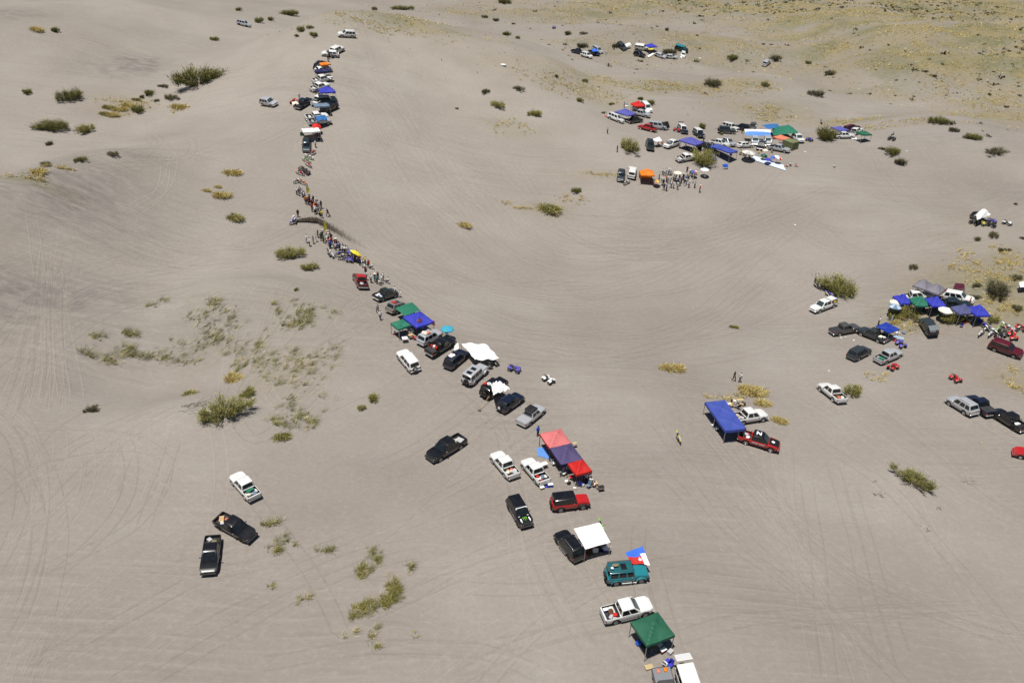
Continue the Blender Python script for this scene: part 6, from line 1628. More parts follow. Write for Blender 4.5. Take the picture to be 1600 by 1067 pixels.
vehicle('car', 'red', (1630, 712), (1600, 704), 'red car cut by the right edge of the picture', h=.8, fit=False)
vehicle('suv', 'maroon', (1555, 536), (1591, 549), 'maroon SUV below the row of motorcycles', h=.9, fit=False)
v = vehicle('suv', 'slate', (1460, 517), (1447, 498), 'slate SUV with raised tailgate and white cargo below the canopies', h=.95, fit=False, extras=('tailopen',))
p, r = put(v, (-2.1, 0, .9)); bundle(p, (.5, 1.2, .5), fabric('white'), 'white bags in the open boot of the slate SUV', seed=47, rot=r)
canopy([(1423, 446), (1469, 459), (1477, 452), (1440, 438)], 'grey', 'long grey double canopy behind the blue ones', nu=2, peak=1.2)
vehicle('pickup', 'white', (1415, 459), (1454, 463), 'white pickup between the grey and blue canopies', h=.95, fit=False)
canopy([(1394, 463), (1409, 474), (1427, 474), (1412, 462)], 'royal', 'blue canopy at the left end of the row behind the bushes', peak=1.2)
canopy([(1421, 466), (1431, 478), (1453, 477.5), (1443, 466)], 'teal', 'green canopy between two blue canopies', peak=1.2)
canopy([(1447, 467), (1456, 479), (1477, 477), (1466, 466)], 'royal', 'blue canopy right of the green one', peak=1.2)
parasol((1401, 471), ('cream',), 'cream parasol behind the pale blue parasol', R=1.1, ht=1.9)
parasol((1399.5, 477), ('paleblue', 'bluegrey'), 'pale blue parasol at the left end of the canopies', R=1.1, ht=1.9)
parasol((1478.5, 483), ('cream', 'white'), 'round cream parasol between blue and grey-blue canopies', R=1.2, ht=1.9)
vehicle('pickup', 'darkteal', (1476, 471), (1505, 477), 'dark pickup behind the cream parasol', h=.9, fit=False)
vehicle('suv', 'maroon', (1500, 451), (1497, 462), 'dark red SUV at the back of the right camp', h=.95, fit=False)
vehicle('suv', 'white', (1491, 461), (1508, 466), 'white and dark SUV below the dark red SUV', h=.95, fit=False)
canopy([(1486, 480), (1500, 491), (1523, 489), (1508, 478)], 'greyblue', 'grey-blue canopy left of the deep blue one', peak=1.2)
canopy([(1512, 480), (1525, 494), (1547, 492), (1531, 479)], 'royal', 'deep blue canopy at the right end of the row', peak=1.25)
for x, y, s, l, p, w in [(1513, 478, 'coral', 'black', 'stand', 'right of the dark pickup'), (1475, 464, 'red', 'black', 'stand', 'at the end of the grey canopy'), (1418, 486, 'white', 'black', 'look', 'among the bushes below the green canopy'), (1372, 508, 'white', 'black', 'stand', 'behind the small deep blue canopy'),
                         (1273, 441, 'white', 'black', 'cheer', 'left of the big right shrub'), (1283, 448, 'lightgrey', 'burgundy', 'sit', 'left of the big right shrub'), (1440, 484, 'darkgrey', 'black', 'sit', 'in the shade of the green canopy'), (1462, 485, 'black', 'jeans', 'sit', 'in the shade of the blue canopy'), (1510, 497, 'white', 'black', 'sit', 'in the shade of the grey-blue canopy')]:
    person((x, y), s, l, w, p)
bike('moto', (1297, 460), (7, 4), 'violet', 'violet and white motorcycle behind the white canopied pickup', h=.5)
bike('moto', (1278, 446), (3, 2), 'black', 'dark motorcycle at the left of the big right shrub', h=.5)
chair(pick(1503, 508, .4), 1.0, 'royal', 'blue camping chair in front of the grey-blue canopy')
bundle(pick(1508, 504, .1), (.6, .4, .3), fabric('red'), 'red bag under the grey-blue canopy', seed=51)
bundle(pick(1467.5, 493.5, .1), (.5, .5, .35), fabric('green'), 'small green bag left of the bush by the canopies', seed=52)
small('flag', 'small white flag above the deep blue canopy', 'flag', [('flag_cloth', make_mesh('flag_cloth', [(0, 0, 1.9), (.5, .1, 2.1), (.45, .05, 3.0), (0, 0, 3.1)], [(0, 1, 2, 3)]), fabric('white')), ('flag_pole', MB().tube([(0, 0, 0), (0, 0, 3.2)], .02, 5).mesh('flag_pole'), STEEL)], pick(1386, 518, 0), .3)
for k, (x, y, c, ax, ay, kd) in enumerate([(1535, 520, 'white', -5, 3, 'moto'), (1540, 510, 'blue', -5, -3, 'moto'), (1549, 515, 'white', 7, 3, 'moto'), (1550, 521, 'white', -6, 4, 'moto'), (1562, 514, 'green', -7, 4, 'moto'), (1564, 523, 'black', -8, 3, 'quad'), (1575, 510, 'white', 6, 3, 'moto'), (1578, 516, 'red', 7, 3, 'moto'), (1586, 516, 'white', -6, 1, 'moto'), (1583, 524, 'red', 4, 5, 'quad'), (1597, 511, 'red', 6, 2, 'quad'), (1598, 450, 'blue', -6, 2, 'moto')]):
    bike(kd, (x, y), (ax, ay), c, f"{c} {'motorcycle' if kd == 'moto' else 'quad bike'} {'in the row above the maroon SUV' if y > 500 else 'under a white cloth beside the dark bush'}", h=.5)
tarp([(1592, 441), (1604, 439), (1606, 448), (1594, 449)], [1.3, 1.3, 1.2, 1.2], 'white', 'white cloth over a motorcycle at the right edge', n=8)
# white tarp camp further up
tarp([(1523, 335), (1540, 327), (1548, 336), (1527, 345)], [1.7, 2.0, 1.5, 1.5], 'white', 'white tarp heaped over vehicles at the far right', bulge=.6, wrinkle=.6, seed=8)
vehicle('car', 'black', (1522, 340), (1534, 334), 'black car mostly hidden under the far right white tarp', h=.6, fit=False)
for x, y, c, lab in ((1522, 347, 'black', 'black quad bike left of the yellow one by the white tarp'), (1533, 348, 'yellow', 'yellow quad bike in front of the far right white tarp'), (1550, 345, 'violet', 'blue quad bike behind the dark one by the white tarp'), (1549, 351, 'black', 'dark quad bike at the right of the white tarp')):
    bike('quad', (x, y), (6, 2), c, lab)
bike('quad', (1574, 348), (6, 2), 'white', 'white quad bike alone right of the far white tarp')

# ------------------------------------------------------------------ middle distance camp
canopy([(990, 162), (994, 167), (1004, 166), (1000, 160)], 'red', 'red canopy tent at the back of the middle camp', size=(3, 3))
vehicle('suv', 'white', (1004, 163), (1016, 170), 'white SUV right of the red canopy', h=.9, fit=False)
vehicle('pickup', 'white', (991, 168), (1012, 173), 'white pickup below the red canopy', h=.9, fit=False)
vehicle('pickup', 'silver', (992, 175), (1011, 178), 'silver pickup below the white one near the red canopy', h=.9, fit=False)
canopy([(961, 175), (983, 181), (992, 178), (972, 171)], 'violetblue', 'wide pale blue canopy left of the silver pickup', peak=1.1, nu=1)
vehicle('suv', 'white', (952, 182), (971, 186), 'white SUV at the left end of the middle camp', h=.9, fit=False)
vehicle('pickup', 'darkgreen', (981, 189), (1002, 184), 'dark green pickup below the wide pale blue canopy', h=.9, fit=False)
bundle(pick(948, 182, .2), (1.2, .6, .5), fabric('coral'), 'orange bundle left of the leftmost white SUV', seed=61)
table(pick(977, 187, .5), 0, (1.2, .6), DKPL, 'dark table between the leftmost white SUV and green pickup')
vehicle('pickup', 'red', (1018, 201), (1006, 198), 'red pickup tail beside a grey van', h=.8, fit=False)
vehicle('van', 'silver', (1020, 196), (1034, 197), 'grey van between the red pickup and a dark tent', h=.9, fit=False)
tarp([(1034, 191), (1044, 190), (1047, 200), (1037, 202)], [2.0, 2.0, .5, .5], 'black', 'dark tent right of the grey van', n=8, bulge=.3, wrinkle=.2, name='tent', cat='tent')
v = vehicle('suv', 'navy', (1062, 197), (1071, 206), 'navy SUV with white windscreen cover and raised tailgate', h=.9, fit=False, roof='white', extras=('tailopen',))
bike('quad', (1057.5, 203), (4, 1), 'red', 'red quad bike left of the navy SUV with raised tailgate')
v = vehicle('boxy', 'navy', (1086, 203), (1098, 212), 'navy off-roader with white roof facing right', roof='white', h=1.0, fit=False)
vehicle('suv', 'darkgreen', (1013, 220), (1017, 232), 'dark green SUV left of a white sheet', h=.9, fit=False)
tarp([(1019, 218), (1030, 214), (1036, 221), (1026, 222)], [1.7, 1.9, 1.4, 1.5], 'white', 'white sheet stretched right of the dark green SUV', n=10, poles=(1, 2))
vehicle('pickup', 'white', (1059, 221), (1041, 227), 'white pickup with raised bonnet left of the violet canopy', h=.9, fit=False, extras=('hoodopen',))
canopy([(1060, 220), (1088, 226), (1098, 224), (1073, 214)], 'violetblue', 'large violet-blue canopy in the middle camp', peak=1.1, val=.3)
vehicle('pickup', 'white', (1058, 247), (1086, 243), 'white pickup parked in front of the violet-blue canopy', h=.9, fit=False)
vehicle('suv', 'navy', (1098, 229), (1110, 232), 'navy SUV behind the yellowish bush', h=.8, fit=False)
bundle(pick(1099, 234, .3), (1.1, .8, 1.0), fabric('white'), 'white sack pile beside the navy SUV and bush', seed=65)
vehicle('boxy', 'slate', (1128, 203), (1144, 204), 'slate off-roader at the back of the middle camp', h=.9, fit=False)
vehicle('boxy', 'white', (1136, 197), (1147, 200), 'white off-roader behind the slate one', h=.9, fit=False)
vehicle('suv', 'black', (1166, 200), (1152, 197), 'black SUV left of the white and blue marquee', h=.9, fit=False)
vehicle('car', 'grey', (1178, 193), (1175, 200), 'grey car behind the white and blue marquee', h=.8, fit=False)
tarp([(1163, 202), (1204, 203), (1204, 213), (1165, 212)], [2.5, 2.5, 1.5, 1.5], 'tarpblue', 'long white and blue tarp marquee in the middle camp', c2='white', bulge=.3, wrinkle=.15, poles=(0, 1, 2, 3), n=16)
tarp([(1190, 196), (1214, 194), (1219, 199), (1200, 202)], [2.2, 2.3, 2.2, 2.0], 'midblue', 'blue tarp between the marquee and the green tarp', bulge=.5, wrinkle=.2, poles=(0, 1), n=12)
tarp([(1206, 202), (1232, 195), (1248, 207), (1208, 212)], [1.6, 2.6, 2.2, 1.0], 'teal', 'large green tarp at the right of the middle camp', bulge=.9, wrinkle=.2, poles=(1, 2), n=14, seed=3)
vehicle('suv', 'white', (1243, 212), (1252, 219), 'white SUV at the right end of the large green tarp', h=.9, fit=False)
bike('quad', (1265, 218), (5, 2), 'blue', 'dark blue quad bike alone right of the large green tarp')
canopy([(1211, 215), (1221, 219), (1232, 215), (1222, 210)], 'coral', 'orange canopy below the large green tarp', peak=.4, size=(3, 3))
canopy([(1226, 219), (1238, 224), (1247, 220), (1235, 216)], 'olive', 'olive canopy with side wall right of the orange one', peak=.25, size=(3, 2.6), sides=('front', 'right'))
vehicle('pickup', 'white', (1112, 220), (1137, 226), 'white pickup behind the navy double canopy', h=.9, fit=False)
vehicle('pickup', 'silver', (1128, 218), (1145, 225), 'silver pickup right behind the white one by the navy canopy', h=.9, fit=False)
canopy([(1114, 228), (1139, 240), (1149, 236), (1122, 224)], 'blue', 'blue double canopy on tall legs below the white pickup', nu=2, peak=.4)
vehicle('car', 'white', (1156, 227), (1173, 225), 'white car with open doors left of the silver SUV', h=.8, fit=False)
vehicle('suv', 'silver', (1180, 215), (1180, 225), 'silver SUV below the marquee facing the viewer', h=.9, fit=False)
vehicle('suv', 'silver', (1200, 215), (1201, 225), 'second silver SUV below the marquee, right of the first', h=.9, fit=False)
vehicle('suv', 'black', (1193, 223), (1187, 232), 'black SUV between the two silver SUVs', h=.9, fit=False)
vehicle('pickup', 'silver', (1205, 228), (1231, 234), 'silver pickup in front of the olive canopy', h=.9, fit=False)
parasol((1169, 237), ('cream', 'lightgrey'), 'wide cream parasol over a seated group', R=1.7, ht=2.1, tilt=(0, .1))
parasol((1196, 234), ('cream',), 'small cream parasol behind the green one', R=.7, ht=1.7)
parasol((1194, 242), ('darkgreen', 'teal'), 'dark green parasol in the middle camp', R=.8, ht=1.3)
parasol((1200.5, 248.5), ('royal',), 'blue parasol at the front of the middle camp', R=.8, ht=1.2)
parasol((1213, 244), ('white', 'white', 'red', 'white'), 'white parasol with red panels in the middle camp', R=1.0, ht=1.7, tilt=(.1, .3))
parasol((1208, 245), ('bright',), 'blue parasol touching the white and red one', R=.6, ht=1.4)
tarp([(1177, 243), (1224, 257.5), (1228, 267), (1174, 249)], [.14, .14, .14, .14], 'iceblue', 'long pale blue plastic slide lying on the slope', bulge=.12, wrinkle=.06, name='plastic_slide', cat='slide', n=16)
tarp([(1110, 243), (1116, 241), (1121, 250), (1117, 251)], [1.5, 1.5, .2, .2], 'bright', 'bright blue sheet leaning at the right of the yellowish bush', n=8)
tarp([(1129, 257), (1137, 256), (1138, 262), (1130, 262)], [1.2, 1.2, .5, .5], 'bright', 'small blue shelter below the navy double canopy', n=8, poles=(0, 1), name='beach_shelter', cat='shelter')
parasol((1101.5, 264), ('white',), 'white parasol at the right of the orange canopy crowd', R=1.05, ht=1.8)
parasol((1085, 267), ('red', 'orange', 'yellow', 'green', 'bright', 'violetblue', 'coral', 'white'), 'rainbow parasol above the orange canopy crowd', R=.75, ht=1.5)
parasol((1059.5, 269), ('cream',), 'cream parasol in the middle of the crowd', R=1.0, ht=2.0)
parasol((1026, 282), ('green', 'coral', 'yellow', 'teal'), 'green and coral parasol right of the orange canopy', R=.85, ht=1.3)
canopy([(1000, 267), (1022, 267), (1022.5, 274), (999.5, 274)], 'orange', 'bright orange canopy beside the middle crowd', peak=1.0, size=(3.1, 2.9), sides=('back',))
vehicle('car', 'slate', (971, 266), (969.5, 278), 'slate car left of the white SUV by the orange canopy', h=.8, fit=False)
vehicle('suv', 'white', (986.5, 272), (988, 263), 'white SUV seen from behind left of the orange canopy', h=.9, fit=False)
bike('moto', (979, 284), (7, -2), 'white', 'white motorcycle below the slate car', h=.5)
OC = 'in the orange canopy crowd'
oc_cols = ['white', 'lightgrey', 'white', 'black', 'paleblue', 'white', 'darkgrey', 'white', 'bright', 'red', 'white', 'black', 'lightgrey']
oc_leg = ['black', 'jeans', 'khaki', 'lightgrey', 'black', 'jeans', 'navy', 'black', 'white', 'burgundy', 'jeans']
oc = [(1035, 274), (1038, 275), (1041, 273), (1044, 274), (1047, 274), (1048, 279), (1029.5, 280), (1041, 285), (1043, 287), (1033, 290), (1036, 291), (1037, 298), (1041, 299), (1047, 288), (1048, 294), (1052, 295), (1053, 284), (1056, 281), (1058, 297), (1057, 288), (1061, 284), (1062, 291), (1064, 287), (1067, 282), (1069, 291), (1068, 286), (1072, 289), (1073, 279), (1076, 294), (1078, 275), (1081, 277), (1082, 286), (1085, 294), (1093, 301), (1071, 283), (1051, 287), (1075, 284), (1073, 271)]
for k, (x, y) in enumerate(oc): person((x, y), oc_cols[(k * 5) % 13], oc_leg[(k * 7) % 11], OC, ['stand', 'hips', 'look', 'stand', 'walk'][k % 5], hat=[None, None, ('cap', 'white'), None, ('hat', 'cream')][(k * 3) % 5], hgt=random.uniform(.92, 1.05), group='crowd by the orange canopy')
for x, y, s, l, p, w in [(992.5, 282, 'black', 'black', 'stand', 'between the motorcycle and orange canopy'), (949, 209, 'lightgrey', 'black', 'stand', 'alone above the left bush'), (964, 238, 'black', 'darkgrey', 'stand', 'at the left of the yellow-green bush'), (1230, 261, 'white', 'coral', 'ground', 'right of the plastic slide'), (1235, 259, 'white', 'black', 'ground', 'right of the plastic slide'),
                         (1243, 261, 'coral', 'white', 'ground', 'right of the plastic slide'), (1303, 262, 'white', 'brown', 'ground', 'alone on the slope'), (1161, 244, 'orange', 'black', 'sit', 'under the wide cream parasol'), (1165, 246, 'white', 'black', 'sit', 'under the wide cream parasol'), (1170, 248, 'darkgrey', 'jeans', 'sit', 'under the wide cream parasol'),
                         (1158, 242, 'coral', 'brown', 'sit', 'under the wide cream parasol'), (1028, 227, 'paleblue', 'jeans', 'stand', 'below the white sheet'), (1034, 230, 'coral', 'lightgrey', 'stand', 'below the white sheet'), (1099, 221, 'lightgrey', 'black', 'stand', 'right of the large violet canopy'), (1071, 233, 'white', 'black', 'sit', 'in the shade of the violet canopy'),
                         (1084, 232, 'black', 'black', 'stand', 'in the shade of the violet canopy'), (1101, 278, 'white', 'black', 'ground', 'under the white parasol'), (1088, 274, 'white', 'black', 'sit', 'under the rainbow parasol'), (1168, 231, 'black', 'brown', 'stand', 'beside the white car with open doors'), (1159, 209, 'darkgrey', 'black', 'stand', 'left of the marquee'),
                         (989, 169, 'red', 'black', 'stand', 'left of the red canopy'), (975, 169, 'bright', 'black', 'stand', 'behind the wide pale blue canopy'), (513, 97, 'black', 'black', 'stand', 'near the small orange canopy'), (515, 93, 'darkgrey', 'black', 'stand', 'near the small orange canopy'), (514, 90, 'black', 'jeans', 'stand', 'near the small orange canopy'), (498, 203 - 4, 'tan', 'black', 'stand', 'beside the red parasol'), (493, 231, 'white', 'black', 'stand', 'right of the dark teal car'), (489, 212, 'red', 'black', 'sit', 'under the white flat canopy'), (496, 213, 'black', 'burgundy', 'stand', 'under the white flat canopy'), (468, 156, 'white', 'lightgrey', 'stand', 'behind the navy pickup')]:
    person((x, y), s, l, w, p)
# camp by the round bush further right
canopy([(1300, 199), (1312, 205), (1325, 203), (1313, 197)], 'violetblue', 'violet-blue canopy right of the tall green bush', peak=.4)
vehicle('pickup', 'white', (1309, 211), (1331, 212), 'white pickup below the violet-blue canopy on the right', h=.9, fit=False)
vehicle('suv', 'maroon', (1327, 201), (1336, 200), 'dark red SUV behind the right green canopy', h=.8, fit=False)
vehicle('pickup', 'white', (1331, 208), (1345, 203), 'white pickup between the dark red SUV and green canopy', h=.8, fit=False)
canopy([(1341, 206), (1347, 211), (1360, 210), (1353, 205)], 'green', 'green canopy at the right end of the far camp', size=(2.8, 2.8), peak=.5)
tarp([(1330, 216), (1338, 215), (1339, 218), (1331, 218)], [.1, .1, .1, .1], 'white', 'white sheet on the sand below the right white pickup', n=6, bulge=.05, wrinkle=.04)
bike('quad', (1394, 216), (4, 1), 'black', 'dark quad bike with riders on the bare slope')
q = pick(1394, 216)
person(None, 'aqua', 'black', '', 'sit', 0.5, label='person in turquoise shirt on the lone dark quad bike', loc=q + Vector((0, 0, .35)))
bike('moto', (1284, 191), (2, 3), 'black', 'dark motorcycle on the slope above the tall green bush', h=.5)
# ------------------------------------------------------------------ farthest camp and single cars
vehicle('pickup', 'navy', (898, 79), (909, 81), 'navy pickup at the left of the farthest camp', h=.9, fit=False)
vehicle('suv', 'white', (909, 84), (924, 88), 'white SUV in front of the navy pickup, farthest camp', h=.9, fit=False)
vehicle('pickup', 'navy', (924, 80), (933, 83), 'blue-black pickup right of the far white SUV', h=.9, fit=False)
vehicle('suv', 'silver', (928, 76), (939, 79), 'silver SUV behind the blue-black pickup', h=.9, fit=False)
tarp([(924, 77), (933, 77), (935, 81), (926, 81)], [1.8, 1.8, 1.7, 1.7], 'bright', 'blue tarp over the blue-black pickup', n=6)
vehicle('suv', 'slate', (968, 70), (976, 73), 'slate SUV left of the white domed tent', h=.9, fit=False)
tarp([(976, 70), (984, 67), (987, 71), (979, 74)], [1.4, 1.8, 1.2, 1.0], 'white', 'white domed tent in the farthest camp', n=10, bulge=.5, name='tent', cat='tent')
vehicle('van', 'white', (999, 73), (1007, 74), 'white van left of the far blue canopy', h=.9, fit=False)
canopy([(1011, 71), (1016, 74), (1024, 73), (1019, 70)], 'royal', 'blue canopy in the farthest camp', size=(3.2, 3.2), peak=.9)
parasol((1017, 76), ('yellow',), 'yellow parasol in front of the far blue canopy', R=1.0, ht=1.6)
vehicle('suv', 'black', (994, 83), (1005, 86), 'black SUV below the far white van', h=.9, fit=False)
tarp([(1011, 88), (1020, 83), (1023, 84), (1014, 90)], [.3, .3, .3, .3], 'white', 'white board lying below the far blue canopy', n=6, bulge=.0, wrinkle=.02, name='board', cat='board')
vehicle('car', 'silver', (1027, 85), (1037, 87), 'silver car right of the white board', h=.8, fit=False)
vehicle('car', 'silver', (1042, 87), (1057, 89), 'long grey car right of the silver one in the farthest camp', h=.8, fit=False)
vehicle('van', 'darkteal', (1060, 75), (1069, 76), 'teal van at the right end of the farthest camp', h=.9, fit=False, roof='teal')
vehicle('car', 'white', (1067, 81), (1067, 88), 'white car below the teal van', h=.8, fit=False)
bike('quad', (866, 43), (4, 3), 'blue', 'dark blue quad bike alone on the far slope')
vehicle('suv', 'silver', (1194, 99), (1201, 95), 'silver SUV alone on the far right slope', h=.9, fit=False)
vehicle('suv', 'silver', (375, 36), (386, 37), 'silver SUV alone near the top left shrubs', h=.9, fit=False)
person((946.5, 87), 'white', 'lightgrey', 'alone right of the farthest pickups', 'stand')

# ------------------------------------------------------------------ camp clutter
rgc = random.Random(17)
for where, spots_ in (('near the red canopy', [(902, 757), (911, 759), (931, 757), (934, 763), (889, 756), (919, 762), (879, 742)]), ('near the long blue canopy', [(1142, 636), (1158, 634), (1148, 629), (1120, 672), (1139, 640)]),
                      ('beside the slate and silver pickups', [(1398, 533), (1392, 530), (1362, 524), (1412, 521)]), ('in front of the right camp canopies', [(1440, 486), (1450, 488), (1470, 487), (1496, 503), (1515, 503), (1530, 503), (1405, 489)]),
                      ('around the middle camp vehicles', [(1046, 231), (1062, 232), (1090, 234), (1108, 238), (1142, 243), (1150, 239), (1176, 244), (1185, 240), (1206, 239), (1222, 226), (1150, 207), (1056, 206), (1003, 190)]), ('below the champagne SUV and green tarp', [(616, 522), (646, 521), (637, 517), (660, 515)]),
                      ('behind the white awning', [(930, 862), (937, 860), (949, 862)]), ('under the dark green canopy', [(1008, 1010), (1020, 1015), (1030, 1008), (1047, 1020)]), ('beside the crest line vehicles', [(521, 146), (507, 172), (516, 190), (499, 218)])):
    for x, y in spots_:
        k = rgc.random(); g = pick(x, y); c = rgc.choice(['white', 'royal', 'red', 'black', 'lightgrey', 'tan', 'khaki', 'bluegrey'])
        cw = CWORD.get(c, c)
        if k < .35: chair(g, rgc.uniform(0, 6.2), c, f"{cw} folding chair {where}")
        elif k < .6: cooler(g, rgc.uniform(0, 3), fabric(c), WHITEPL, f"{cw} cooler with white lid {where}", rgc.uniform(.8, 1.1))
        elif k < .8: bundle(g, (rgc.uniform(.4, .8), rgc.uniform(.35, .5), rgc.uniform(.25, .4)), fabric(c), f"{cw} soft bag on the sand {where}", seed=rgc.randrange(99), yaw=rgc.uniform(0, 3))
        else: crate(g, (.55, .4, .35), fabric(c), f"{cw} storage box {where}", rgc.uniform(0, 3))
build_tracks()
churn = np.zeros(GX.shape)
for o_ in THINGS:
    if o_['category'] not in ('pickup truck', 'SUV', 'off-roader', 'car', 'van', 'canopy', 'person', 'parasol'): continue
    p_ = o_.matrix_world.translation; r_ = {'canopy': 4.5, 'person': 2.2, 'parasol': 2.5}.get(o_['category'], 4.0); a_ = .55 if o_['category'] == 'person' else .8
    i0, i1 = np.searchsorted(gx, (p_.x - 3 * r_, p_.x + 3 * r_)); j0, j1 = np.searchsorted(gy, (p_.y - 3 * r_, p_.y + 3 * r_))
    d_ = ((GX[j0:j1, i0:i1] - p_.x) ** 2 + (GY[j0:j1, i0:i1] - p_.y) ** 2) / r_ ** 2
    churn[j0:j1, i0:i1] = np.maximum(churn[j0:j1, i0:i1], a_ * np.exp(-d_))
at_ = gm.attributes.new('churn', 'FLOAT', 'POINT'); at_.data.foreach_set('value', churn.ravel().astype(np.float32))
